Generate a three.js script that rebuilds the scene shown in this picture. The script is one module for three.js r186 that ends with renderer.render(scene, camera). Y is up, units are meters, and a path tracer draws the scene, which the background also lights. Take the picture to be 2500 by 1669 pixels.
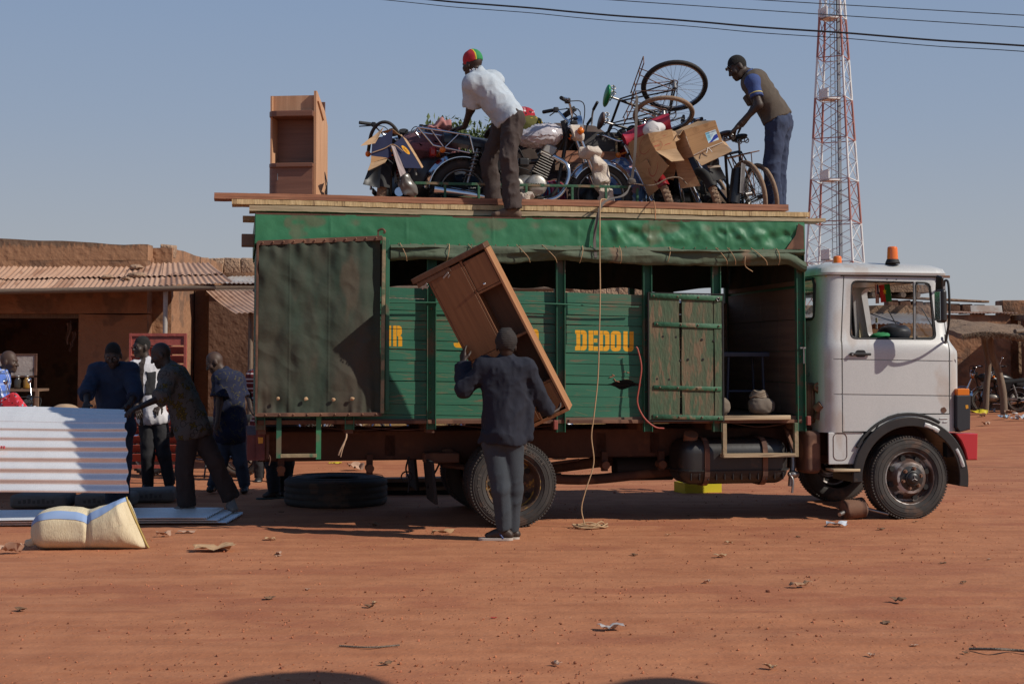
import * as THREE from 'three';
import { mergeGeometries, mergeVertices, toCreasedNormals } from 'three/addons/utils/BufferGeometryUtils.js';
import { FontLoader } from 'three/addons/loaders/FontLoader.js';
import { TextGeometry } from 'three/addons/geometries/TextGeometry.js';
import { RoundedBoxGeometry } from 'three/addons/geometries/RoundedBoxGeometry.js';
import { Brush, Evaluator, SUBTRACTION, INTERSECTION } from 'three-bvh-csg';

// ---------------------------------------------------------------- camera, sky, sun, exposure
const scene = new THREE.Scene();
const camera = new THREE.PerspectiveCamera(2 * Math.atan(834.5 / 3600) * 180 / Math.PI, 2500 / 1669, 0.1, 900);
camera.position.set(0, 1.6, 0);
camera.rotation.x = 3 * Math.PI / 180;
camera.setViewOffset(2500, 1669, 0, 153.5, 2500, 1669);     // the frame is cropped a little from the top
const renderer = new THREE.WebGLRenderer({ antialias: true });
renderer.setSize(1024, 683);
renderer.toneMapping = THREE.LinearToneMapping;
renderer.toneMappingExposure = 0.85;
renderer.shadowMap.enabled = true;
{
  const W = 256, H = 128, d = new Float32Array(W * H * 4);
  const stops = [[-90, .20, .16, .13], [-4, .38, .38, .40], [0, .475, .488, .500], [4, .432, .475, .530], [9, .335, .420, .556], [15, .262, .368, .555], [30, .135, .235, .43], [60, .072, .145, .31], [90, .052, .112, .26]];
  for (let y = 0; y < H; y++) {
    const e = (y + .5) / H * 180 - 90;
    let k = 0; while (k < stops.length - 2 && stops[k + 1][0] < e) k++;
    const a = stops[k], b = stops[k + 1], t = THREE.MathUtils.clamp((e - a[0]) / (b[0] - a[0]), 0, 1);
    for (let x = 0; x < W; x++) { const o = (y * W + x) * 4; for (let c = 0; c < 3; c++) d[o + c] = a[c + 1] + (b[c + 1] - a[c + 1]) * t; d[o + 3] = 1; }
  }
  const t = new THREE.DataTexture(d, W, H, THREE.RGBAFormat, THREE.FloatType);
  t.mapping = THREE.EquirectangularReflectionMapping; t.magFilter = t.minFilter = THREE.LinearFilter; t.needsUpdate = true;
  scene.background = t; scene.environment = t;
}
const sun = new THREE.DirectionalLight(new THREE.Color().setRGB(1, .93, .82), 5);
sun.position.set(1.18, 1.0, .47).multiplyScalar(40); sun.target.position.set(0, 0, -15); sun.position.z -= 15;
sun.castShadow = true; sun.shadow.mapSize.set(4096, 4096); sun.shadow.radius = 1;
Object.assign(sun.shadow.camera, { left: -30, right: 30, top: 30, bottom: -30, near: 1, far: 140 });
scene.add(sun, sun.target);

// ---------------------------------------------------------------- helpers
const V = (x, y, z) => new THREE.Vector3(x, y, z), R = Math.PI / 180;
function rng(s) { return () => { s = (s + 0x6d2b79f5) | 0; let t = Math.imul(s ^ (s >>> 15), 1 | s); t = (t + Math.imul(t ^ (t >>> 7), 61 | t)) ^ t; return ((t ^ (t >>> 14)) >>> 0) / 4294967296; }; }
const hash = (x, y, s) => { let h = Math.imul(x, 374761393) + Math.imul(y, 668265263) + Math.imul(s, 974634777); h = Math.imul(h ^ (h >>> 13), 1274126177); return ((h ^ (h >>> 16)) >>> 0) / 4294967296; };
const sm = (t) => t * t * (3 - 2 * t), mix = (a, b, t) => a + (b - a) * t, clamp = THREE.MathUtils.clamp, ss = THREE.MathUtils.smoothstep;
const pm = (a, n) => ((a % n) + n) % n;
function vn(x, y, fx, fy, s) {                                // periodic value noise, x and y in 0..1
  x *= fx; y *= fy; const xi = Math.floor(x), yi = Math.floor(y), u = sm(x - xi), v = sm(y - yi);
  const x0 = pm(xi, fx), x1 = pm(xi + 1, fx), y0 = pm(yi, fy), y1 = pm(yi + 1, fy);
  return mix(mix(hash(x0, y0, s), hash(x1, y0, s), u), mix(hash(x0, y1, s), hash(x1, y1, s), u), v);
}
function fbm(x, y, fx, fy, oct, s) { let a = 0, w = .5, n = 0; for (let i = 0; i < oct; i++) { a += w * vn(x, y, fx, fy, s + i * 17); n += w; w *= .55; fx *= 2; fy *= 2; } return a / n; }
function noise3(x, y, z, s = 1) {                             // plain value noise in space
  const X = Math.floor(x), Y = Math.floor(y), Z = Math.floor(z), u = sm(x - X), v = sm(y - Y), w = sm(z - Z), h = (a, b, c) => hash(a + c * 57, b - c * 131, s + c * 7);
  return mix(mix(mix(h(X, Y, Z), h(X + 1, Y, Z), u), mix(h(X, Y + 1, Z), h(X + 1, Y + 1, Z), u), v), mix(mix(h(X, Y, Z + 1), h(X + 1, Y, Z + 1), u), mix(h(X, Y + 1, Z + 1), h(X + 1, Y + 1, Z + 1), u), v), w);
}
const s8 = (c) => Math.round(255 * clamp(c <= .0031308 ? 12.92 * c : 1.055 * Math.pow(c, 1 / 2.4) - .055, 0, 1));
function tex(n, metres, fn, data = false) {                   // fn(x, y) gives linear rgb (or one value for data)
  const d = new Uint8Array(n * n * 4);
  for (let y = 0; y < n; y++) for (let x = 0; x < n; x++) {
    const v = fn((x + .5) / n, (y + .5) / n), o = (y * n + x) * 4;
    for (let c = 0; c < 3; c++) d[o + c] = data ? clamp(v * 255, 0, 255) : s8(v[c]);
    d[o + 3] = 255;
  }
  const t = new THREE.DataTexture(d, n, n); t.wrapS = t.wrapT = THREE.RepeatWrapping; t.magFilter = THREE.LinearFilter; t.minFilter = THREE.LinearMipmapLinearFilter; t.generateMipmaps = true;
  if (!data) t.colorSpace = THREE.SRGBColorSpace;
  t.repeat.set(1 / metres, 1 / metres); t.needsUpdate = true; return t;
}
const L3 = (a, b, t) => [mix(a[0], b[0], t), mix(a[1], b[1], t), mix(a[2], b[2], t)];
const rgb = (r, g, b) => new THREE.Color().setRGB(r, g, b);
function mat(c, rough = .8, o = {}) { return new (o.clearcoat || o.transmission || o.sheen ? THREE.MeshPhysicalMaterial : THREE.MeshStandardMaterial)({ color: Array.isArray(c) ? rgb(...c) : c, roughness: rough, ...o }); }
const bumps = {};
// surface whose colour wanders between two tones with a few stains; bump in metres
function grainy(a, b, rough, { m = 1.5, n = 256, fx = 4, fy = 4, oct = 5, seed = 1, bump = .004, stain, contrast = 1.6, bfx = 0, ...o } = {}) {
  const map = tex(n, m, (x, y) => {
    const t = clamp((fbm(x, y, fx, fy, oct, seed) - .5) * contrast + .5, 0, 1); let c = L3(a, b, t);
    if (stain) { const k = ss(fbm(x, y, fx, fy, 4, seed + 91), stain[1], stain[1] + .12) * (stain[2] ?? .8); c = L3(c, stain[0], k); }
    const g = .9 + .2 * hash(Math.floor(x * n), Math.floor(y * n), seed + 5); return c.map((v) => v * g);
  });
  const kx = bfx || fx * 4, ky = bfx || fy * 4, key = kx + ',' + ky, bm = (bumps[key] ??= tex(256, 1, (x, y) => fbm(x, y, kx, ky, 4, 33), true)).clone(); bm.repeat.set(1 / m, 1 / m); bm.needsUpdate = true;
  return mat([1, 1, 1], rough, { map, bumpMap: bm, bumpScale: bump, ...o });
}
// ---- geometry makers: every one non-indexed, with uv in metres by the way its faces point
function fin(g, uv = true) {
  if (g.index) g = g.toNonIndexed();
  for (const k of Object.keys(g.attributes)) if (!['position', 'normal', 'uv', 'color'].includes(k)) g.deleteAttribute(k);
  if (!g.attributes.normal) g.computeVertexNormals();
  if (uv) {
    const p = g.attributes.position, u = new Float32Array(p.count * 2), a = V(), b = V(), c = V();
    for (let i = 0; i < p.count; i += 3) {
      a.fromBufferAttribute(p, i); b.fromBufferAttribute(p, i + 1); c.fromBufferAttribute(p, i + 2);
      const n = b.clone().sub(a).cross(c.clone().sub(a)), X = Math.abs(n.x), Y = Math.abs(n.y), Z = Math.abs(n.z);
      [a, b, c].forEach((q, k) => { const [s, t] = Z >= X && Z >= Y ? [q.x, q.y] : Y >= X ? [q.x, q.z] : [q.z, q.y]; u[(i + k) * 2] = s; u[(i + k) * 2 + 1] = t; });
    }
    g.setAttribute('uv', new THREE.BufferAttribute(u, 2));
  }
  g.morphAttributes = {}; g.clearGroups?.(); return g;
}
const mrg = (...gs) => { gs = gs.flat(9); return gs.length === 1 ? gs[0] : mergeGeometries(gs.map((g) => (g.index ? g.toNonIndexed() : g)).map((g) => { for (const k of Object.keys(g.attributes)) if (!['position', 'normal', 'uv', 'color'].includes(k)) g.deleteAttribute(k); return g; })); };
function place(g, x = 0, y = 0, z = 0, rx = 0, ry = 0, rz = 0) { return g.applyMatrix4(new THREE.Matrix4().compose(V(x, y, z), new THREE.Quaternion().setFromEuler(new THREE.Euler(rx, ry, rz, 'YXZ')), V(1, 1, 1))); }
// box by its centre; r rounds the edges
const box = (w, h, d, x = 0, y = 0, z = 0, r = 0, rx = 0, ry = 0, rz = 0) => place(fin(r ? new RoundedBoxGeometry(w, h, d, 2, Math.min(r, w / 2.01, h / 2.01, d / 2.01)) : new THREE.BoxGeometry(w, h, d)), x, y, z, rx, ry, rz);
// box by its corners
const bb = (x0, x1, y0, y1, z0, z1, r = 0) => fin(place(box(Math.abs(x1 - x0), Math.abs(y1 - y0), Math.abs(z1 - z0), 0, 0, 0, r), (x0 + x1) / 2, (y0 + y1) / 2, (z0 + z1) / 2));
function rod(a, b, r0, r1 = r0, n = 8) {
  const d = b.clone().sub(a), l = d.length(), g = fin(new THREE.CylinderGeometry(r1, r0, l, n));
  g.applyQuaternion(new THREE.Quaternion().setFromUnitVectors(V(0, 1, 0), d.normalize())); return g.translate((a.x + b.x) / 2, (a.y + b.y) / 2, (a.z + b.z) / 2);
}
// square bar between two points
function bar(a, b, w, h = w) { const d = b.clone().sub(a), l = d.length(), g = box(w, h, l, 0, 0, 0, Math.min(w, h) * .15), m = new THREE.Matrix4().lookAt(b, a, Math.abs(d.y) > .95 * l ? V(0, 0, 1) : V(0, 1, 0)); g.applyMatrix4(m); return g.translate((a.x + b.x) / 2, (a.y + b.y) / 2, (a.z + b.z) / 2); }
const tube = (pts, r, seg = 24, n = 6, closed = false, tension = .5) => fin(new THREE.TubeGeometry(new THREE.CatmullRomCurve3(pts, closed, 'catmullrom', tension), seg, r, n, closed));
const lathe = (pts, n = 24, a0 = 0, al = Math.PI * 2) => fin(new THREE.LatheGeometry(pts.map((p) => new THREE.Vector2(p[0], p[1])), n, a0, al));
const torus = (R0, r, n = 24, m = 8) => fin(new THREE.TorusGeometry(R0, r, m, n));
const sph = (r, x = 0, y = 0, z = 0, sx = 1, sy = 1, sz = 1, n = 14) => fin(new THREE.SphereGeometry(r, n, Math.max(6, n * .7 | 0)).scale(sx, sy, sz).translate(x, y, z));
function shape(pts, holes = []) { const s = new THREE.Shape(pts.map((p) => new THREE.Vector2(p[0], p[1]))); for (const h of holes) s.holes.push(new THREE.Path(h.map((p) => new THREE.Vector2(p[0], p[1])))); return s; }
const ext = (pts, depth, bevel = 0, holes = [], seg = 1) => fin(new THREE.ExtrudeGeometry(shape(pts, holes), { depth, bevelEnabled: bevel > 0, bevelSize: bevel, bevelThickness: bevel, bevelSegments: seg, curveSegments: 6 }));
// rounded polygon outline
function roundRect(x0, x1, y0, y1, r, n = 5) { const o = []; for (const [cx, cy, a] of [[x1 - r, y1 - r, 0], [x0 + r, y1 - r, 90], [x0 + r, y0 + r, 180], [x1 - r, y0 + r, 270]]) for (let i = 0; i <= n; i++) { const t = (a + 90 * i / n) * R; o.push([cx + r * Math.cos(t), cy + r * Math.sin(t)]); } return o; }
// a grid surface f(s, t) -> Vector3
function sheet(f, ns, nt, flip = false) {
  const p = [], uv = [], ix = [];
  for (let j = 0; j <= nt; j++) for (let i = 0; i <= ns; i++) { const q = f(i / ns, j / nt); p.push(q.x, q.y, q.z); uv.push(i / ns, j / nt); }
  for (let j = 0; j < nt; j++) for (let i = 0; i < ns; i++) { const a = j * (ns + 1) + i, b = a + 1, c = a + ns + 1, d = c + 1; flip ? ix.push(a, c, b, b, c, d) : ix.push(a, b, c, b, d, c); }
  const g = new THREE.BufferGeometry(); g.setAttribute('position', new THREE.Float32BufferAttribute(p, 3)); g.setAttribute('uv', new THREE.Float32BufferAttribute(uv, 2)); g.setIndex(ix); g.computeVertexNormals(); return g;
}
// the same with thickness: f(s, t, k), k = 0 outside, 1 inside
function slab(f, ns, nt) {
  const edge = [], A = sheet((s, t) => f(s, t, 0), ns, nt), B = sheet((s, t) => f(s, t, 1), ns, nt, true);
  const rim = (q, n) => edge.push(sheet((s, t) => { const [a, b] = q(s); return f(a, b, t); }, n, 1));
  rim((s) => [1 - s, 0], ns); rim((s) => [s, 1], ns); rim((s) => [0, s], nt); rim((s) => [1, 1 - s], nt);
  return fin(mrg([A, B, ...edge].map((g) => g.toNonIndexed())));
}
function blob(f, n = 24) { const g = new THREE.SphereGeometry(1, n, n * .7 | 0), p = g.attributes.position, v = V(); for (let i = 0; i < p.count; i++) { v.fromBufferAttribute(p, i); const q = f(v.clone()); p.setXYZ(i, q.x, q.y, q.z); } g.computeVertexNormals(); return fin(smoothJoin(g)); }
function smoothJoin(g) { g.deleteAttribute('uv'); g.deleteAttribute('normal'); g = mergeVertices(g, 1e-5); g.computeVertexNormals(); return g; }
const bumpy = (g, amp, f, s = 1) => { const p = g.attributes.position, v = V(); for (let i = 0; i < p.count; i++) { v.fromBufferAttribute(p, i); p.setXYZ(i, v.x + amp * (noise3(v.x * f, v.y * f, v.z * f, s) - .5), v.y + amp * (noise3(v.x * f + 40, v.y * f, v.z * f, s) - .5), v.z + amp * (noise3(v.x * f, v.y * f + 40, v.z * f, s) - .5)); } g.deleteAttribute('normal'); g.deleteAttribute('uv'); g = mergeVertices(g.index ? g.toNonIndexed() : g, 1e-4); return fin(toCreasedNormals(g, 55 * R)); };
// ---- objects
const taken = {};
function numbered(name) { const n = taken[name] = (taken[name] ?? -1) + 1; return n ? name + '_' + String(n).padStart(3, '0') : name; }
function part(name, geo, material, parent) { const m = new THREE.Mesh(mrg(geo), material); m.name = name; m.castShadow = m.receiveShadow = true; parent.add(m); return m; }
function tag(o, label, category, group, kind) { if (label) o.userData.label = label; if (category) o.userData.category = category; if (group) o.userData.group = group; if (kind) o.userData.kind = kind; return o; }
function thing(name, label, category, pos = [0, 0, 0], turn = 0, group) { const g = new THREE.Group(); g.name = numbered(name); g.position.set(...pos); g.rotation.y = turn; scene.add(g); return tag(g, label, category, group); }
function single(name, geo, material, label, category, group, pos, rot) { const m = part(numbered(name), geo, material, scene); if (pos) m.position.set(...pos); if (rot) m.rotation.set(...rot); return tag(m, label, category, group); }
function struct(name, geo, material) { const m = part(numbered(name), geo, material, scene); m.userData.kind = 'structure'; return m; }
const grp = (name, parent, x = 0, y = 0, z = 0) => { const g = new THREE.Group(); g.name = name; g.position.set(x, y, z); parent.add(g); return g; };
// where the truck stands: local x runs to its nose, y up, z towards the street side that we see
const font = await new FontLoader().loadAsync('fonts/droid/droid_sans_bold.typeface.json');
const TR = 10.5 * R, T0 = [.015, 0, -13.89];
const W = (u, v, z) => V(T0[0] + u * Math.cos(TR) + z * Math.sin(TR), v, T0[2] - u * Math.sin(TR) + z * Math.cos(TR));

// ---------------------------------------------------------------- the ground
const groundH = (x, z) => { const d = -z; return .03 * (noise3(x * .35, 0, z * .6, 3) - .5) * ss(Math.abs(x - 1) + Math.abs(z + 14) * .5, 0, 40) + .010 * Math.sin(z * 5 + 1.5 * noise3(x * .3, 0, z * .5, 5) * 6) * noise3(x * .5, 3, z * .9, 8) * ss(d, 3, 6) * ss(-d, -13, -9.5) + .24 * ss(d, 20, 36) * ss(x, 6, 12); };
{
  const far = [[-60, -22], [-40, -60], [60, -60]];
  const xs = [], zs = [];
  for (let x = -9; x <= 9.001; x += .06) xs.push(x); for (let k = 1; k <= 40; k++) { xs.push(9 + k * .25 * (1 + k * .28)); xs.unshift(-9 - k * .25 * (1 + k * .28)); }
  for (let z = 6; z > -3; z -= 1) zs.push(z); for (let z = -3; z > -20; z -= .045) zs.push(z); for (let k = 0; k <= 70; k++) zs.push(-20 - k * .2 * (1 + k * .09)); zs.push(-180, -320, -600);
  xs.push(400); xs.unshift(-400);
  const nx = xs.length, p = [], uv = [], ix = [], col = [];
  zs.forEach((z, j) => xs.forEach((x, i) => {
    const fine = (noise3(x * 9, 0, z * 14, 21) - .5) * .006 + (noise3(x * .8 + z * .1, 0, z * 13, 23) - .5) * .007 + (noise3(x * 1.5, 0, z * 32, 24) - .5) * .003 + (noise3(x * 24, 0, z * 30, 22) - .5) * .006;
    const near = ss(-z, 2, 5) * ss(z, -24, -18) * ss(-Math.abs(x), -10, -8);
    p.push(x, groundH(x, z) + fine * near, z); uv.push(x, z);
    const t = noise3(x * .55, 1, z * 1.3, 31) * .6 + noise3(x * 2, 1, z * 5, 32) * .4;
    const a = L3([.88, .87, .86], [1.0, 1.0, 1.0], t); col.push(...a);
  }));
  for (let j = 0; j < zs.length - 1; j++) for (let i = 0; i < nx - 1; i++) { const a = j * nx + i; ix.push(a, a + 1, a + nx, a + 1, a + nx + 1, a + nx); }
  const g = new THREE.BufferGeometry(); g.setAttribute('position', new THREE.Float32BufferAttribute(p, 3)); g.setAttribute('uv', new THREE.Float32BufferAttribute(uv, 2)); g.setAttribute('color', new THREE.Float32BufferAttribute(col, 3)); g.setIndex(ix); g.computeVertexNormals();
  const map = tex(1024, 4, (x, y) => {
    const streak = fbm(x, y, 6, 40, 4, 41), sp = fbm(x, y, 24, 24, 5, 42), fine = hash(Math.floor(x * 1024), Math.floor(y * 1024), 43), wet = fbm(x, y, 5, 9, 5, 47);
    let c = L3([.350, .122, .050], [.455, .178, .079], clamp(.5 + (streak - .5) * 1.1 + (sp - .5) * 1.1, 0, 1));
    c = L3(c, [.31, .092, .040], ss(wet, .56, .72) * .55);
    if (vn(x, y, 260, 260, 44) > .955) c = L3(c, [.20, .075, .045], .7); if (vn(x, y, 300, 300, 45) > .965) c = L3(c, [.56, .30, .20], .7);
    return c.map((v) => v * (.93 + .14 * fine));
  });
  const bump = tex(1024, 4, (x, y) => .45 * fbm(x, y, 120, 120, 4, 46) + .3 * fbm(x, y, 12, 60, 4, 48) + .25 * ss(vn(x, y, 210, 210, 44), .8, .98), true);
  const m = mat([1, 1, 1], .95, { map, bumpMap: bump, bumpScale: .009, vertexColors: true });
  const gm = new THREE.Mesh(g, m); gm.name = 'ground'; gm.userData.kind = 'structure'; gm.receiveShadow = true; gm.castShadow = true; scene.add(gm);
  // loose grit and pebbles: real stones, thicker in drifts
  const rr = rng(77), geo = new THREE.IcosahedronGeometry(1, 0), N = 7500, im = new THREE.InstancedMesh(geo, mat([.34, .12, .058], .95), N), q = new THREE.Object3D(); let k = 0;
  while (k < N) {
    const d = 6.5 + 15 * Math.pow(rr(), 1.4), x = (rr() - .5) * d * .78, z = -d; if (noise3(x * .8, 0, z * 1.6, 61) + .25 * rr() < .42) continue;
    const s = .0022 + .0055 * Math.pow(rr(), 3) + (rr() > .993 ? .009 * rr() : 0); q.position.set(x, groundH(x, z) + s * .35, z); q.rotation.set(rr() * 6, rr() * 6, rr() * 6); q.scale.set(s * (1 + .7 * rr()), s * (.6 + .4 * rr()), s * (1 + .5 * rr())); q.updateMatrix(); im.setMatrixAt(k, q.matrix);
    const c = .55 + .9 * rr(); im.setColorAt(k, rgb(c, c, c * (.9 + .2 * rr()))); k++;
  }
  im.name = 'loose_gravel'; im.castShadow = im.receiveShadow = true; scene.add(tag(im, 'loose red grit and small pebbles strewn over the dirt', 'gravel', null, 'stuff'));
}

// ---------------------------------------------------------------- materials shared by several things
const dust = [.33, .15, .085];
const M = {};
M.green = grainy([.021, .142, .060], [.032, .180, .080], .54, { m: 1.7, n: 512, fx: 6, fy: 6, seed: 2, bump: .003, bfx: 24, stain: [[.15, .10, .065], .57, .5] });
M.greenDull = grainy([.016, .088, .050], [.026, .135, .074], .6, { m: 1.1, seed: 3, bump: .001, stain: [[.15, .08, .05], .60, .7] });
M.tarp = grainy([.022, .042, .027], [.052, .042, .028], .85, { m: 2.3, n: 512, fx: 9, fy: 3, seed: 4, bump: .002, bfx: 90, contrast: 1.9, stain: [[.105, .066, .042], .56, .4] });
M.tarpRoll = grainy([.050, .088, .052], [.105, .118, .075], .8, { m: 1.3, seed: 5, bump: .003, bfx: 40, stain: [[.20, .115, .07], .56, .7] });
M.rust = grainy([.075, .034, .022], [.135, .062, .038], .85, { m: .9, seed: 6, bump: .002, stain: [[.24, .12, .07], .60, .6] });
M.chassis = grainy([.050, .025, .018], [.100, .046, .030], .9, { m: 1.2, seed: 7, bump: .003, stain: [[.17, .08, .045], .58, .6] });
M.rubber = grainy([.026, .025, .025], [.055, .046, .041], .85, { m: .7, seed: 8, bump: .0015, stain: [[.13, .075, .05], .62, .55] });
M.rubberBlack = mat([.018, .018, .019], .75);
M.black = grainy([.012, .012, .013], [.026, .023, .022], .42, { m: .8, seed: 9, bump: .0006, stain: [[.12, .065, .04], .66, .55] });
M.blackDull = mat([.014, .013, .013], .85);
M.silver = new THREE.MeshPhysicalMaterial({ color: 0xffffff, roughness: .45, metalness: .12, clearcoat: .25, clearcoatRoughness: .25, map: grainy([.475, .480, .474], [.53, .53, .52], .4, { m: 1.9, n: 512, fx: 7, fy: 3, seed: 10, stain: [[.38, .275, .205], .57, .40] }).map });
M.chrome = mat([.66, .66, .68], .16, { metalness: 1 });
M.steel = grainy([.26, .25, .245], [.42, .40, .385], .42, { m: .5, seed: 11, metalness: .85, bump: .0005 });
M.glass = new THREE.MeshPhysicalMaterial({ color: 0xffffff, roughness: .03, transmission: 1, thickness: 0, ior: 1.5 });
M.cream = mat([.50, .42, .24], .6);
M.amber = new THREE.MeshPhysicalMaterial({ color: rgb(.80, .22, .02), roughness: .18, transmission: .25, thickness: 0 });
M.redPlastic = mat([.46, .028, .035], .38);
M.grain = (a, b, o = {}) => grainy(a, b, o.rough ?? .7, { m: o.m ?? 1.2, n: 512, fx: o.v ? 40 : 2, fy: o.v ? 2 : 40, oct: 4, seed: o.seed ?? 12, bump: o.bump ?? .0015, contrast: o.contrast ?? 1.7, stain: o.stain });
M.plankRed = M.grain([.235, .090, .046], [.345, .148, .080], { seed: 13, m: 1.6, bump: .003, stain: [[.15, .055, .03], .62, .6] });
M.plankPale = grainy([.44, .29, .135], [.60, .43, .23], .8, { m: 1.0, n: 512, fx: 30, fy: 5, oct: 4, seed: 14, bump: .004, stain: [[.17, .09, .045], .63, .75] });
M.plankGrey = M.grain([.29, .20, .115], [.46, .35, .22], { seed: 15, m: 1.1, bump: .004, stain: [[.11, .07, .045], .60, .8] });
M.boardDark = M.grain([.145, .085, .055], [.205, .125, .082], { seed: 16, m: 1.5 });
M.cabinet = M.grain([.150, .060, .026], [.215, .092, .040], { seed: 17, v: true, m: .9, rough: .42, bump: .0004 });
M.cabinetSide = M.grain([.30, .135, .058], [.42, .20, .095], { seed: 18, v: true, m: 1.1, rough: .5, bump: .0006 });
M.rope = mat([.42, .27, .15], .95);
M.card = grainy([.38, .235, .125], [.46, .295, .165], .9, { m: .5, seed: 19, fx: 4, fy: 40, bump: .0012, stain: [[.27, .155, .08], .62, .6] });

// ---------------------------------------------------------------- wheels of the truck
function tyre(rO, rI, w, lug = 0, n = 56) {                    // axis along z, from z = 0 (outer face) to -w
  const s = [[rI, -.02], [rI + .015, .0], [mix(rI, rO, .35), .012], [mix(rI, rO, .7), .008], [rO - .028, -.006], [rO - .008, -.022], [rO, -.04]];
  const pts = [...s.map(([r, z]) => [r, z])];
  for (const k of [.28, .5, .72]) pts.push([rO, -w * k + .012], [rO - .012, -w * k + .008], [rO - .012, -w * k - .008], [rO, -w * k - .012]);
  pts.push(...s.slice().reverse().map(([r, z]) => [r, -w - z]));
  const g = [place(lathe(pts, n), 0, 0, 0, Math.PI / 2)];
  for (const rr of [mix(rI, rO, .28), mix(rI, rO, .55), mix(rI, rO, .82)]) g.push(place(torus(rr, .004, n, 4), 0, 0, .010));
  if (lug) for (let i = 0; i < lug; i++) { const a = i / lug * Math.PI * 2, b = box(.016, .020, .034, rO - .006, 0, -.026, .003); g.push(b.rotateZ(a)); const c = box(.016, .020, .034, rO - .006, 0, -w + .026, .003); g.push(c.rotateZ(a)); }
  return g;
}
function truckWheel(parent, x, y, z, kind, steer = 0, mirror = 1) {
  const w = grp('wheel', parent, x, y, z); w.rotation.y = steer + (mirror < 0 ? Math.PI : 0);
  part('tyre', tyre(.412, .258, .225, 84), M.rubber, w);
  if (kind === 'front') {
    const disc = place(lathe([[.262, -.035], [.268, -.012], [.255, -.004], [.246, -.03], [.236, -.075], [.215, -.085], [.19, -.045], [.165, .005], [.150, .022], [.11, .026], [.09, .022], [.09, -.05]], 40), 0, 0, 0, Math.PI / 2);
    const r = part('rim', [disc], M.wheelSteel, w);
    for (let i = 0; i < 8; i++) { const a = (i + .4) / 8 * 6.283; part('hand_hole', place(fin(new THREE.CylinderGeometry(.027, .027, .04, 14)), Math.cos(a) * .2, Math.sin(a) * .2, -.043, Math.PI / 2, 0, 0), M.blackDull, w); }
    part('hub', [place(lathe([[0, .055], [.03, .055], [.055, .045], [.065, .02], [.07, .0], [.118, .0], [.13, -.01], [.13, -.03]], 28), 0, 0, .03, Math.PI / 2), place(torus(.066, .012, 24, 8), 0, 0, .048)], M.black, w);
    for (let i = 0; i < 6; i++) { const a = (i + .25) / 6 * 6.283; part('wheel_nut', mrg(place(fin(new THREE.CylinderGeometry(.013, .013, .03, 6)), Math.cos(a) * .098, Math.sin(a) * .098, .045, Math.PI / 2), place(fin(new THREE.CylinderGeometry(.02, .02, .012, 12)), Math.cos(a) * .098, Math.sin(a) * .098, .033, Math.PI / 2)), M.rust, w); }
    part('hub_star', [0, 1, 2].map((i) => { const a = i * 2.094 + 1.571; return rod(V(0, 0, .088), V(Math.cos(a) * .03, Math.sin(a) * .03, .088), .004); }), M.steel, w);
  } else {
    part('rim', place(lathe([[.262, -.03], [.266, -.008], [.254, -.002], [.245, -.03], [.235, -.09], [.225, -.14], [.16, -.155], [.10, -.14], [.10, -.06], [.04, -.05], [0, -.05]], 40), 0, 0, 0, Math.PI / 2), M.rimYellow, w);
    for (let i = 0; i < 6; i++) { const a = i / 6 * 6.283; part('wheel_nut', place(fin(new THREE.CylinderGeometry(.014, .014, .04, 6)), Math.cos(a) * .128, Math.sin(a) * .128, -.13, Math.PI / 2), M.rust, w); }
    for (let i = 0; i < 5; i++) { const a = (i + .5) / 5 * 6.283; part('hand_hole', place(fin(new THREE.CylinderGeometry(.028, .028, .03, 14)), Math.cos(a) * .195, Math.sin(a) * .195, -.138, Math.PI / 2), M.blackDull, w); }
  }
  return w;
}
M.wheelSteel = grainy([.10, .075, .065], [.44, .42, .41], .5, { m: .7, seed: 20, metalness: .35, contrast: 3, bump: .001, stain: [[.10, .05, .035], .5, .8] });
M.rimYellow = grainy([.055, .035, .028], [.095, .055, .035], .65, { m: .5, seed: 21, stain: [[.50, .28, .04], .58, .8] });

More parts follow.
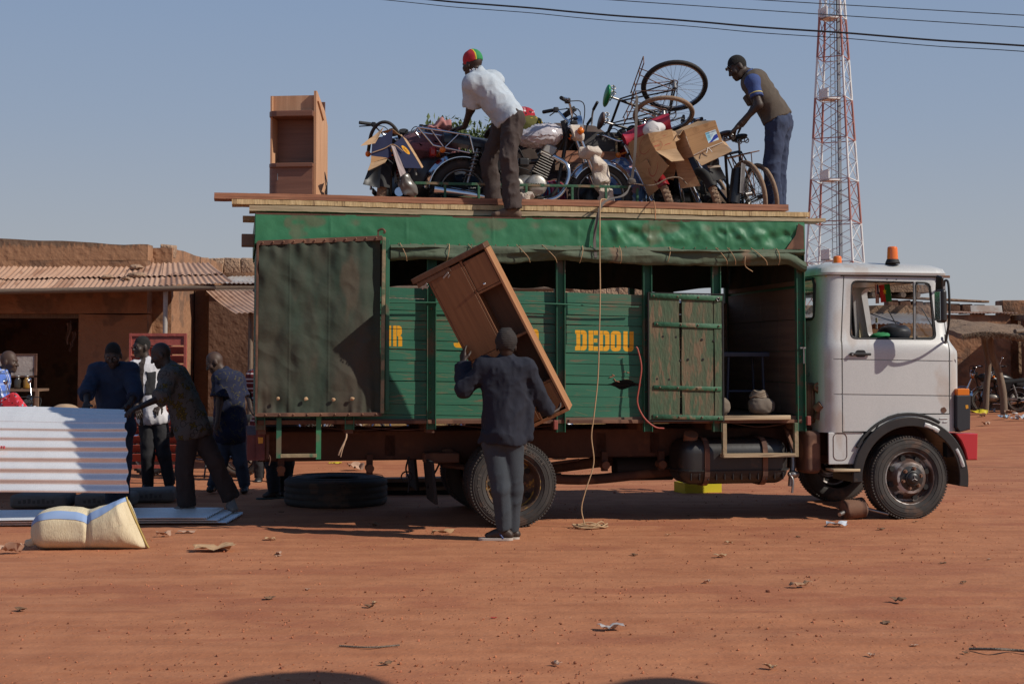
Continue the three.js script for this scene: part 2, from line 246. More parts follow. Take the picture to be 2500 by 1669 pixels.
// ---------------------------------------------------------------- the truck
const truck = thing('truck', 'green slatted cargo truck with silver cab, loaded high on its roof', 'truck', T0, TR);
{
  const t = truck, rr = rng(5), SL = -.021;
  // chassis
  for (const z of [-.62, -1.5]) part('chassis_rail', [bb(-2.36, 4.5, .60, .885, z - .012, z), bb(-2.36, 4.5, .60, .612, z - .08, z), bb(-2.36, 4.5, .873, .885, z - .08, z)], M.chassis, t);
  for (const u of [-2.2, -1.1, .1, 1.0, 1.55, 2.6, 3.4]) part('cross_member', bb(u - .05, u + .05, .64, .84, -1.5, -.62), M.chassis, t);
  for (const u of [-2.33, -1.535, -.775, -.15, .458, 1.31, 2.005, 2.84]) part('floor_bearer', bb(u - .035, u + .035, .888, .975, -2.2, -.07), M.rust, t);
  part('floor', bb(-2.38, 2.88, .977, 1.02, -2.22, -.05), M.boardDark, t);
  part('floor_edge', box(5.24, .035, .03, .25, .985, -.035, .004, 0, 0, -.006), M.rust, t);
  // posts: channels open to the outside
  const U = (u, v0, v1, z, s = 1, lean = 0) => { const g = [bb(u - .042, u + .042, v0, v1, z - s * .062, z - s * .055), bb(u - .0425, u - .036, v0, v1, z - s * .055, z), bb(u + .036, u + .0425, v0, v1, z - s * .055, z)]; return g; };
  [-2.345, -1.535, -.776, .458, 1.312, 2.003, 2.862].forEach((u, i) => {
    const p = part('post', U(u, [.93, .925, .92, .885, .882, .875, .872][i], 2.66, .0), M.greenDull, t);
    for (let v = 1.08; v < 2.25; v += .115 + .1 * rr()) part('bolt', place(lathe([[0, .007], [.006, .006], [.009, 0]], 8), u + (rr() - .5) * .03, v, -.055, Math.PI / 2), M.rust, p);
  });
  for (const u of [-2.345, -1.3, -.2, .9, 1.75, 2.2, 2.862]) part('post', bb(u - .03, u + .03, .9, 2.66, -2.26, -2.2), M.greenDull, t);
  // side boards, each a plank with its own tone; the yellow lettering is painted across them
  {
    const Wd = 3.80, Hd = 1.36, PW = 2048, PH = 732, cv = document.createElement('canvas'); cv.width = PW; cv.height = PH; const c = cv.getContext('2d'), img = c.createImageData(PW, PH);
    const X = (u) => (u + 2.44) / Wd * PW, Y = (v) => (2.30 - v) / Hd * PH;
    for (let y = 0; y < PH; y++) for (let x = 0; x < PW; x++) {
      const a = x / PW, b = y / PH, o = (y * PW + x) * 4, st = fbm(a, b, 10, 90, 4, 71), w = fbm(a, b, 7, 6, 4, 72), sc = fbm(a, b, 26, 200, 3, 73), g = hash(x, y, 74);
      let q = L3([.019, .118, .068], [.030, .158, .092], clamp(.5 + (st - .5) * 1.0 + (w - .5), 0, 1));
      q = L3(q, [.19, .105, .06], ss(sc + (w - .5) * .55, .66, .78) * .7); q = L3(q, [.15, .10, .06], ss(w, .5, .8) * .28);
      for (let k = 0; k < 3; k++) img.data[o + k] = s8(q[k] * (.86 + .28 * g)); img.data[o + 3] = 255;
    }
    c.putImageData(img, 0, 0);
    c.fillStyle = 'rgb(226,160,18)';
    const rect = (u0, u1, v0, v1, r = [0, 0, 0, 0]) => { const S = (u) => SL * (u + 1.17), m = (u0 + u1) / 2; c.beginPath(); c.roundRect(X(u0), Y(v1 + S(m)), X(u1) - X(u0), Y(v0) - Y(v1), r); c.fill(); };
    const V0 = 1.695, V1 = 1.888, h = V1 - V0, bar2 = .036;
    const rr0 = 18;
    const letter = {
      I: (u) => rect(u, u + .036, V0, V1), J: (u) => { rect(u, u + .05, V0, V0 + .045, [0, 0, 0, rr0]); rect(u + .045, u + .08, V0, V1); },
      R: (u) => { rect(u, u + .032, V0, V1); rect(u + .037, u + .082, V0 + .095, V1, [0, rr0, rr0, 0]); rect(u + .048, u + .085, V0, V0 + .10, [0, 14, 0, 0]); },
      D: (u, s) => { if (s) { rect(u - .012, u + .04, V1 - .035, V1); rect(u - .012, u + .04, V0, V0 + .04); } rect(u, u + .038, V0, V1); rect(u + .043, u + .075, V1 - .04, V1); rect(u + .043, u + .075, V0, V0 + .04); rect(u + .06, u + .102, V0, V1, [0, rr0, rr0, 0]); },
      E: (u) => { rect(u, u + .046, V0, V1); rect(u + .05, u + .092, V1 - .042, V1); rect(u + .05, u + .086, V0 + .08, V0 + .115); rect(u + .05, u + .092, V0, V0 + .042); },
      O: (u) => { rect(u, u + .040, V0, V1, [rr0, 0, 0, rr0]); rect(u + .036, u + .062, V1 - .035, V1); rect(u + .036, u + .062, V0, V0 + .035); rect(u + .058, u + .1, V0, V1, [0, rr0, rr0, 0]); },
      U: (u) => { rect(u, u + .042, V0, V1, [0, 0, 0, rr0]); rect(u + .038, u + .064, V0, V0 + .036); rect(u + .06, u + .102, V0, V1, [0, 0, rr0, 0]); },
    };
    letter.I(-1.185); letter.R(-1.13); letter.J(-.56); letter.O(.155);
    letter.D(.622, 1); letter.E(.742); letter.D(.845, 0); letter.O(.96); letter.U(1.085);
    // worn flecks in the lettering
    c.fillStyle = 'rgba(70,95,55,.75)'; for (let k = 0; k < 260; k++) { const u = -1.2 + 2.45 * rr(), v = 1.68 + .22 * rr(); c.fillRect(X(u), Y(v + SL * (u + 1.17)), 3 + 16 * rr() * rr(), 1.2); }
    // long pale scratches
    c.strokeStyle = 'rgba(150,110,75,.75)'; for (let k = 0; k < 90; k++) { const u = -1.2 + 2.5 * rr(), v = 1.02 + 1.2 * rr(), l = .02 + .16 * rr(), d = (rr() - .35) * .5; c.lineWidth = .6 + 1.4 * rr(); c.beginPath(); c.moveTo(X(u), Y(v)); c.lineTo(X(u + l), Y(v - d * l)); c.stroke(); }
    const tx = new THREE.CanvasTexture(cv); tx.colorSpace = THREE.SRGBColorSpace;
    const pm2 = mat([1, 1, 1], .62, { map: tx, bumpMap: tex(512, 1, (x, y) => fbm(x, y, 4, 60, 4, 75), true), bumpScale: .0007 }); pm2.bumpMap.repeat.set(3.8 / 1.2, 1.36 / 1.2);
    const vs = [2.245, 2.146, 2.034, 1.938, 1.859, 1.752, 1.667, 1.566, 1.456, 1.375, 1.257, 1.158, 1.06, 1.012], gap = [.004, .004, .006, .009, .004, .005, .010, .004, .004, .010, .004, .004, .004];
    const wall = grp('side_wall', t);
    for (let k = 0; k < vs.length - 1; k++) {
      const z1 = -.066 - .004 * rr(), vT = vs[k] - gap[k] / 2, vB = vs[k + 1] + gap[Math.min(k + 1, 12)] / 2;
      const holeP = k === 8 || k === 9 ? [[.93, 0], [.985, .4], [1.02, .25], [1.10, .55], [1.18, .35], [1.275, .5], [1.275, 0]] : null;
      const n = 40, g = slab((s, q, kk) => {                   // planks follow the tilt of the body and bow a little
        const u = -2.335 + 3.62 * s; let a = vT, b = vB;
        if (k === 8) b = Math.max(b, vB + ss(u, .93, 1.06) * ss(-u, -1.285, -1.275) * (.010 + .034 * ss(-u, -1.24, -1.15)) * (.8 + .5 * noise3(u * 34, 0, 0, 4)));
        if (k === 9) a = Math.min(a, vT - ss(u, .985, 1.03) * ss(-u, -1.19, -1.08) * .032 * (.8 + .4 * noise3(u * 40, 4, 0, 4)) - ss(u, .95, .98) * .004);
        return V(u, mix(b, a, q) + SL * (u + 1.17) + .002 * Math.sin(u * 3 + k), (kk ? z1 - .026 : z1) + .003 * Math.sin(u * 2 + k * 1.7));
      }, 90, 1);
      const p = g.attributes.position, uv = g.attributes.uv; for (let i = 0; i < p.count; i++) uv.setXY(i, (p.getX(i) + 2.44) / Wd, 1 - (2.30 - p.getY(i)) / Hd);
      part('plank', g, pm2, wall);
    }
  }
  for (const [u, v, l, a] of [[.965, 1.405, .07, .2], [.985, 1.42, .05, -.5], [1.0, 1.375, .06, -.9], [1.03, 1.36, .05, -.3], [1.09, 1.452, .05, .3], [1.13, 1.446, .04, -.2]]) part('splinter', box(l * .6, .007, .005, u, v, -.064, .001, 0, .2, a), M.plankRed, t);
  // far side: boards inside, daylight above them, then the hanging canvas
  { const far = grp('side_wall', t); for (let k = 0; k < 9; k++) part('plank', box(5.2, .128, .025, .25, 1.085 + k * .131, -2.19, .003), M.boardDark, far); }
  part('canvas_curtain', slab((s, q, k) => V(-2.38 + 5.22 * s, mix(2.37 + .03 * Math.sin(s * 31) * Math.sin(s * 11 + 2) - .035 * ss(s, .6, .62) * ss(-s, -.98, -.9), 2.66, q), -2.16 + .02 * Math.sin(s * 60) * (1 - q) - k * .006), 120, 2), M.tarp, t);
  // rear wall and front wall
  { const rear = grp('rear_wall', t); for (let k = 0; k < 11; k++) part('plank', box(.03, .142, 2.12, -2.375, 1.095 + k * .146, -1.13, .003), M.greenDull, rear); }
  const fw = grp('front_wall', t);
  part('front_panel', bb(2.885, 2.90, .98, 2.66, -2.2, -.062), M.green, fw);
  for (let i = 0; i < 4; i++) for (let k = 0; k < 4; k++) part('board', bb(2.858, 2.882, 1.03 + k * .312, 1.335 + k * .312, -2.17 + i * .525, -1.652 + i * .525), M.boardDark, fw);
  part('board', bb(2.862, 2.882, 2.30, 2.345, -2.17, -.075), M.boardDark, fw); part('canvas_lining', bb(2.866, 2.880, 2.35, 2.66, -2.17, -.075), M.tarp, fw);
  // roof and the beaten sheet fascia round it
  part('roof', bb(-2.40, 2.90, 2.86, 2.885, -2.24, -.02), M.green, t);
  const fasc = part('roof_fascia', slab((s, q, k) => {
    const u = -2.405 + 5.30 * s, v = mix(2.632, 2.908, q) - .004 * Math.sin(u * 1.4), am = .007 + .026 * ss(u, -.1, 1.2);
    let d = am * (noise3(u * 5, v * 8, 0, 81) - .5) + am * .9 * (noise3(u * 13, v * 14, 0, 82) - .5) + .004 * Math.sin(u * 7) + .030 * ss(u, .0, 1.2) * (.25 - Math.abs(noise3(u * 8 + v * 7, v * 9 - u * 3, 0, 83) - .5)) + .016 * ss(u, .2, 1.3) * (.25 - Math.abs(noise3(u * 19 - v * 12, v * 20, 0, 87) - .5));
    for (const e of [-1.72, -1.02, -.2, .62, 1.33, 2.1]) d += .005 * Math.exp(-Math.pow((u - e) / .008, 2));
    return V(u + (q > .98 ? .004 * noise3(u * 30, 0, 0) : 0), v + (q > .95 ? .010 * (noise3(u * 4, 0, 0, 84) - .5) : 0), .012 + d * Math.sin(Math.PI * clamp(q, .08, .92)) - k * .004);
  }, 420, 14), M.green, t);
  for (let u = -2.36; u < 2.86; u += .115) part('rivet', place(lathe([[0, .005], [.005, .004], [.007, 0]], 7), u, 2.645, .018, Math.PI / 2), M.rust, fasc);
  part('fascia_edge', bumpy(bb(-2.405, 2.895, 2.898, 2.912, -.05, .012), .012, 9), M.rust, t);
  part('roof_fascia', bb(-2.41, -2.404, 2.63, 2.905, -2.24, .01), M.green, t); part('roof_fascia', bb(2.898, 2.904, 2.6, 2.905, -2.24, .01), M.green, t); part('roof_fascia', bb(-2.405, 2.895, 2.6, 2.905, -2.256, -2.25), M.green, t);
  // patch of bare rusted sheet at the front corner
  part('rust_patch', bumpy(fin(ext([[2.70, 2.645], [2.885, 2.645], [2.885, 2.87], [2.83, 2.90], [2.80, 2.78]], .002)).translate(0, 0, .030), .004, 20), M.rust, t);
  // rolled-up side curtain, tied with cord
  const roll = part('rolled_tarpaulin', blob2((s, a) => {
    const u = -1.17 + 4.07 * s, c = Math.cos(a), si = Math.sin(a), sag = .010 * Math.sin(u * 5.3) + .012 * Math.sin(u * 2.1 + 1);
    const end = ss(s, .93, 1), rv = (.074 - .030 * end) * (1 + .22 * Math.sin(u * 4.1 + 2) * (si > 0 ? .3 : .6)), rz = .052 + .010 * Math.sin(u * 6 + a * 2);
    const pin = .22 * Math.exp(-Math.pow(((u + 20 + .18) % .74 - .37) / .09, 2)), f = 1 + .34 * (noise3(u * 5, c * 2, si * 2, 85) - .5) + .20 * (noise3(u * 14, c * 3, si * 3, 88) - .5) + .12 * Math.sin(a * 3 + u * 3) - pin * .35 * (c > 0 ? 1 : .4);
    return V(u, 2.562 + sag - .10 * end * end + rv * si * f, .022 + rz * c * f);
  }, 260, 26), M.tarpRoll, t);
  part('curtain_flap', slab((s, q, k) => { const u = -1.17 + 4.05 * s, w = Math.sin(u * 4.3) * .5 + .5; return V(u, mix(2.585, 2.640 - .014 * w, q), .028 + .05 * Math.sin(q * 3.1) * (.4 + w) + .05 * (noise3(u * 5, q * 3, 0, 86) - .5) - k * .004); }, 200, 5), M.tarpRoll, t);
  for (const u of [-1.08, -.62, -.44, .02, .27, .66, 1.02, 1.52, 1.98, 2.1, 2.34, 2.6]) { const l = (rr() - .2) * .2; part('tie_cord', tube([V(u, 2.65, .035), V(u + l * .3, 2.60, .09), V(u + l * .8, 2.53, .092), V(u + l, 2.485, .05)], .004, 14, 5), M.rope, t); }
  part('tie_cord', tube([V(2.28, 2.63, .04), V(2.26, 2.55, .09), V(2.27, 2.47, .07), V(2.35, 2.42, .05)], .004, 16, 5), M.rope, t);
  part('reinforcing_bar', tube([V(-1.3, 2.098, .012), V(-.8, 2.10, .012), V(.3, 2.098, .012), V(.8, 2.075, .012), V(1.22, 2.072, .006)], .0075, 90, 6), M.greenDull, t);
  // swung-back rear side door: angle-iron frame with canvas laced over it
  const d = grp('door', t, 0, 0, .075);
  const iron = M.rust;
  part('door_frame', [bar(V(-2.385, 2.628, 0), V(-1.25, 2.692, 0), .028, .045), bar(V(-2.385, 1.072, 0), V(-1.25, 1.070, 0), .028, .035), bar(V(-2.385, 1.06, 0), V(-2.385, 2.64, 0), .022, .03)], iron, d);
  part('door_edge', bar(V(-1.243, 1.075, -.002), V(-1.235, 2.70, -.002), .034, .04), M.plankPaint = grainy([.20, .16, .09], [.30, .22, .13], .7, { m: .6, seed: 22, stain: [[.03, .10, .05], .55, .8] }), d);
  part('door_stop', [bb(-1.215, -1.178, 1.10, 2.685, -.075, -.02, .004)], M.greenDull, d);
  part('latch', [bb(-1.295, -1.280, 2.69, 2.765, -.01, .005), tube([V(-1.29, 2.76, 0), V(-1.25, 2.775, .01), V(-1.225, 2.75, .012), V(-1.24, 2.735, .01)], .011, 14, 6)], iron, d);
  part('canvas', slab((s, q, k) => {
    const u = mix(-2.372, -1.262, s), v = mix(1.085, 2.612 + .06 * s, q), e = Math.sin(Math.PI * s) * Math.sin(Math.PI * q);
    let z = .022 * (noise3(u * 3.2, v * 1.7, 0, 91) - .5) * 2 * Math.pow(e, .4) + .012 * (Math.abs(noise3(u * 5 - v * 2.5, v * 3 + u * 2, 0, 98) - .5) * 2 - .5) + .012 * (noise3(u * 9, v * 5, 0, 92) - .5) * 2;
    z += .026 * Math.exp(-Math.pow((s - .10) / .10, 2)) * (noise3(u * 2, v * 7, 0, 93) - .5) * 2.4 + .010 * Math.sin((u * 1.0 + v * .9) * 22) * ss(q, .45, .9) * ss(-s, -.8, -.2);
    z += .020 * (noise3(s * 26, q * 3, 0, 97) - .5) * 2 * Math.pow(1 - q, 9) + .012 * Math.sin(s * 60) * Math.pow(q, 20) - .045 * Math.exp(-Math.pow((s - .97) / .07, 2)) ;
    z += .009 * (noise3(u * 9 + v * 4, v * 6 - u * 3, 0, 99) - .5) + .005 * (noise3(u * 22, v * 14, 0, 100) - .5) + .010 * (.5 - Math.abs(noise3(u * 4 + v * 6, v * 5 - u * 5, 3, 101) - .5) * 2); for (const e2 of [.25, .57]) z += .0035 * Math.exp(-Math.pow((s - e2) / .006, 2));
    return V(u, v, .004 + z * .9 - k * .003);
  }, 150, 150), M.tarp, d);
  for (let k = 0; k < 12; k++) part('stud', place(lathe([[0, .008], [.006, .006], [.010, 0]], 8), -2.34 + k * .094, 2.632 + k * .0053, .022, Math.PI / 2), iron, d);
  for (let k = 0; k < 9; k++) part('stud', place(lathe([[0, .008], [.006, .006], [.010, 0]], 8), -2.30 + k * .125, 1.072, .016, Math.PI / 2), iron, d);
  for (const [u, v] of [[-2.19, 1.22], [-1.94, 1.215], [-1.69, 1.205], [-1.52, 1.215]]) part('knot', bumpy(sph(.018, u, v, .03, 1, 1, .6, 8), .012, 60), M.rope, d);
  // plank door swung back on its neighbour
  const e = grp('door', t, 0, 0, .0);
  M.oldPlank = grainy([.045, .098, .052], [.105, .098, .058], .85, { m: 1.3, n: 512, fx: 30, fy: 7, oct: 5, seed: 23, bump: .005, contrast: 1.25, stain: [[.20, .115, .068], .55, .6] });
  for (const [a, b, z] of [[1.315, 1.615, 0], [1.640, 1.955, -.004], [1.966, 2.043, .002]]) part('plank', fin(bumpy(slab((s, q, k) => { const u = mix(a, b, s), v = mix(1.0, 2.192, q); return V(u + .004 * Math.sin(v * 6 + a * 9), v - .012 * (u - 1.3), z + .028 - k * .028 + (k ? 0 : .0012 * noise3(u * 60, v * 5, 0, 95))); }, 22, 40), .0015, 40)), M.oldPlank, e);
  part('door_frame', [bb(1.302, 1.314, .985, 2.21, 0, .036), bb(2.045, 2.058, .975, 2.20, 0, .036), bb(1.302, 2.058, .98, .99, -.002, .034), box(.756, .012, .036, 1.68, 2.203, .018, 0, 0, 0, -.012)], M.blackDull, e);
  for (const [v, a, b, h] of [[2.170, 1.325, 2.045, .05], [1.900, 1.36, 2.035, .042], [1.296, 1.352, 2.03, .042], [1.018, 1.345, 2.045, .042]]) {
    const s = part('strap', bumpy(box(b - a, h, .008, (a + b) / 2, v, .036, .002, 0, 0, -.03), .006, 12), M.greenDull2 ??= grainy([.016, .075, .036], [.026, .115, .054], .65, { m: .5, seed: 24, stain: [[.2, .11, .06], .58, .8] }), e);
    for (let k = 0; k < 4; k++) part('stud', place(lathe([[0, .011], [.007, .009], [.012, 0]], 8), mix(a + .05, b - .03, k / 3) + (rr() - .5) * .05, v - .03 * (k / 3 - .5) * .6, .039, Math.PI / 2), M.greenDull, s);
  }
  for (const [u, v] of [[1.45, 1.79], [1.58, 1.785], [1.62, 1.56], [1.84, 1.76], [1.96, 1.75], [1.70, 1.57], [1.85, 1.57], [1.39, 1.385], [1.51, 1.38]]) part('bolt_hole', place(fin(new THREE.CylinderGeometry(.010, .013, .006, 9)), u, v, .028, Math.PI / 2), M.blackDull, e);
  part('door_ring', torus(.016, .004, 14, 6).translate(2.0, 2.15, .045), M.steel, e);
  // doorway: sill, handle, hinge lugs
  part('sill', bumpy(bb(2.05, 2.74, .985, 1.028, -.05, .012, .004), .006, 14), M.plankGrey, t);
  part('handle', [bb(2.842, 2.90, 1.676, 1.69, 0, .02), rod(V(2.876, 1.53, .02), V(2.876, 1.69, .02), .007)], M.steel, t);
  for (const [u, v] of [[.40, .955], [2.92, .975]]) part('side_lamp', box(.04, .09, .05, u, v, .01, .008), M.lampRed = mat([.25, .06, .045], .6), t);
  part('loose_cable', tube([V(1.19, 1.69, .01), V(1.205, 1.66, .02), V(1.235, 1.5, .03), V(1.215, 1.33, .03), V(1.195, 1.16, .03), V(1.255, 1.02, .04), V(1.36, .93, .05), V(1.45, .915, .05)], .008, 60, 6), mat([.36, .07, .05], .6), t);
  for (const [a, b] of [[-1.5, -.6], [-.6, .5], [-1.9, -1.0], [2.1, 2.8]]) part('loose_wire', tube([V(a, .965, -.1), V((a + b) / 2, .915, -.08), V(b, .955, -.1)], .004, 20, 5), M.chassis, t);
  // ladder under the rear door and the crossbeam behind it
  const lad = grp('ladder', t);
  part('upright', bb(-2.20, -2.155, .675, 1.04, -.03, .0), M.greenDull, lad); part('upright', bb(-1.84, -1.795, .66, 1.06, -.03, 0), M.green, lad); part('rung', box(.33, .034, .035, -1.998, .694, -.015, .004), M.plankPaint, lad);
  const rb = grp('rear_crossbeam', t);
  part('beam', bb(-2.46, -2.36, .64, .875, -2.1, -.22), M.maroon = grainy([.085, .022, .022], [.13, .036, .034], .75, { m: .6, seed: 25, stain: [[.2, .1, .06], .6, .6] }), rb); part('end_plate', bb(-2.38, -2.30, .645, .93, -.235, -.19), M.maroon, rb);
  part('reflector', bumpy(bb(-2.362, -2.318, .80, .855, -.188, -.184), .012, 40), mat([.52, .25, .02], .5), rb);
  part('bent_bracket', [bb(-2.285, -2.262, .66, .885, -.2, -.17), tube([V(-2.27, .72, -.17), V(-2.25, .66, -.15), V(-2.262, .60, -.15)], .006, 12, 5)], M.rust, t);
  part('torn_strip', [tube([V(-1.56, .89, -.03), V(-1.57, .84, 0), V(-1.62, .74, .01), V(-1.635, .695, 0)], .008, 20, 4), tube([V(-1.575, .82, 0), V(-1.6, .75, .015), V(-1.617, .68, .01)], .005, 20, 4)], mat([.45, .3, .2], .95), t);
  for (const u of [-2.14, -1.30, 1.02, 1.6]) part('hanger_bracket', [bb(u - .03, u + .03, .47, .66, -.60, -.55), rod(V(u, .53, -.66), V(u, .53, -.5), .04, .04, 10)], M.chassis, t);
  // suspension, axles, shaft
  for (const z of [-.5, -1.62]) part('leaf_spring', [0, 1, 2, 3, 4].map((k) => tube([V(-.75 + k * .1, .60 - k * .014 - .01, z), V(0, .475 - k * .014 + .05, z), V(.75 - k * .1, .60 - k * .014 - .01, z)], .011, 16, 4)), M.chassis, t);
  part('rear_axle', [rod(V(0, .4, -.2), V(0, .4, -1.95), .062, .062, 12), sph(.17, 0, .4, -1.06, 1, 1, .9)], M.chassis, t);
  part('front_axle', [rod(V(3.985, .40, -.22), V(3.985, .40, -1.85), .05, .05, 10)], M.chassis, t);
  part('propeller_shaft', rod(V(.12, .42, -1.06), V(1.8, .60, -1.06), .055, .055, 12), M.chassis, t);
  part('exhaust_pipe', [tube([V(.35, .40, -.75), V(.9, .37, -.8), V(1.6, .42, -.85), V(2.2, .46, -.9)], .05, 20, 10), rod(V(.30, .385, -.75), V(.62, .39, -.77), .055, .055, 14)], M.chassis, t);
  part('silencer', place(fin(new THREE.CylinderGeometry(.13, .13, .6, 18)), 1.52, .47, -.95, 0, 0, Math.PI / 2), M.blackDull, t);
  part('gearbox', bumpy(box(.9, .34, .5, 2.9, .62, -1.05, .08), .05, 5), M.chassis, t);
  part('engine', bumpy(box(.9, .6, .7, 3.75, .80, -1.05, .1), .06, 5), M.chassis, t);
  part('mud_flap', box(.03, .40, .62, -.74, .42, -.36, .008, 0, 0, .10), M.blackDull, t); part('mud_flap', box(.03, .40, .62, -.74, .42, -1.8, .008, 0, 0, .10), M.blackDull, t);
  part('loose_straps', [tube([V(-.93, .64, -.5), V(-.96, .52, -.48), V(-.93, .42, -.47), V(-.94, .30, -.46)], .009, 24, 5), tube([V(-.62, .62, -.45), V(-.68, .50, -.44), V(-.74, .42, -.43), V(-.76, .34, -.43)], .010, 24, 5), torus(.05, .008, 16, 5).translate(-.955, .45, -.47)], M.blackDull, t);
  part('brake_chamber', [place(fin(new THREE.CylinderGeometry(.09, .09, .16, 14)), -.55, .62, -.62, Math.PI / 2), box(.34, .10, .2, -.62, .63, -.5, .02), rod(V(-.6, .55, -.52), V(-.2, .5, -.5), .02)], M.chassis, t);
  { const w = truckWheel(t, 0, .402, 0, 'rear'), put = (txt, a0, st, sz, rad) => part('lettering', [...txt].map((c, i) => { const a = a0 - i * st; return fin(new TextGeometry(c, { font, size: sz, depth: .002, curveSegments: 2 })).translate(-sz * .35, rad, .0115).rotateZ(a); }), M.rubberLight ??= mat([.10, .085, .075], .85), w); put('TRIANGLE', -.15, .115, .036, .318); put('TRIANGLE', 2.99, .115, .036, .318); put('12 PR', 1.7, .10, .028, .32); }
  truckWheel(t, 0, .402, -.27, 'rear'); truckWheel(t, 0, .402, -2.12, 'rear', 0, -1); truckWheel(t, 0, .402, -1.85, 'rear', 0, -1);
  truckWheel(t, 3.985, .402, -.01, 'front', .03); truckWheel(t, 3.985, .402, -2.03, 'front', .03, -1);
  // fuel tank with its straps, and the entry step
  const tk = grp('fuel_tank', t, 2.228, .575, -.37);
  part('tank_body', fin(bumpy(new RoundedBoxGeometry(1.12, .44, .52, 8, .14), .006, 6)), M.black, tk); part('seam', fin(new THREE.ExtrudeGeometry(shape(roundRect(-.57, .57, -.27, .27, .12), [roundRect(-.555, .555, -.255, .255, .11)]), { depth: .012, bevelEnabled: false })).rotateX(Math.PI / 2).translate(0, -.075, 0), M.blackDull, tk);
  for (const u of [-.30, .29]) part('tank_strap', fin(new THREE.ExtrudeGeometry(shape(roundRect(-.275, .275, -.235, .235, .14), [roundRect(-.262, .262, -.222, .222, .13)]), { depth: .05, bevelEnabled: false })).rotateY(Math.PI / 2).translate(u - .025, 0, 0), M.rust, tk);
  for (let k = 0; k < 12; k++) part('rib', box(.012, .07, .03, -.46 + k * .085, -.14, .245, .005), M.black, tk);
  part('filler_cap', [place(fin(new THREE.CylinderGeometry(.07, .07, .08, 20)), -.42, .235, .12, .5), bb(-.44, -.40, .06, .16, .19, .20), torus(.018, .004, 12, 5).translate(-.42, .05, .20)], M.rust, tk);
  const st = grp('entry_step', t);
  for (const u of [2.073, 2.803]) part('upright', bb(u - .02, u + .02, .625, .955, -.05, .0, .003), M.plankPaint, st); part('tread', [bb(2.06, 2.79, .625, .66, -.16, .004, .004)], M.plankGrey, st); part('brace', bar(V(2.8, .64, -.03), V(2.8, .90, -.3), .03), M.rust, st);
  // what hangs between box and cab
  part('air_filter', [box(.20, .40, .3, 3.0, 1.14, -.36, .03), ...[0, 1, 2, 3].map((k) => box(.012, .36, .31, 2.93 + k * .04, 1.14, -.355))], M.rust, t);
  part('air_intake_pipe', [tube([V(3.08, 1.30, -.18), V(3.13, 1.22, -.16), V(3.12, 1.10, -.15), V(3.08, .98, -.16)], .038, 20, 9), torus(.036, .012, 14, 6).translate(3.09, 1.30, -.15), rod(V(3.06, 1.08, -.14), V(3.10, 1.13, -.1), .04, .04, 12)], M.rust, t);
  part('water_tank', fin(new RoundedBoxGeometry(.17, .42, .3, 4, .05)).translate(3.02, .66, -.25), M.rust, t);
  part('battery_bracket', [bb(2.86, 2.95, .5, .9, -.4, -.36), bb(2.9, 3.3, .86, .9, -.6, -.3)], M.chassis, t);
  part('hanging_coupling', [tube([V(2.87, .70, -.3), V(2.86, .52, -.26), V(2.84, .42, -.24), V(2.83, .32, -.24)], .03, 20, 7), tube([V(2.80, .45, -.2), V(2.83, .38, -.18), V(2.82, .26, -.18)], .012, 12, 6), sph(.05, 2.85, .44, -.22, 1.2, .8, 1)], M.steel, t);
}
// a closed tube-like surface f(s, angle)
function blob2(f, ns, na) { return fin(sheet((a, s) => f(s, -a * Math.PI * 2), na, ns)); }

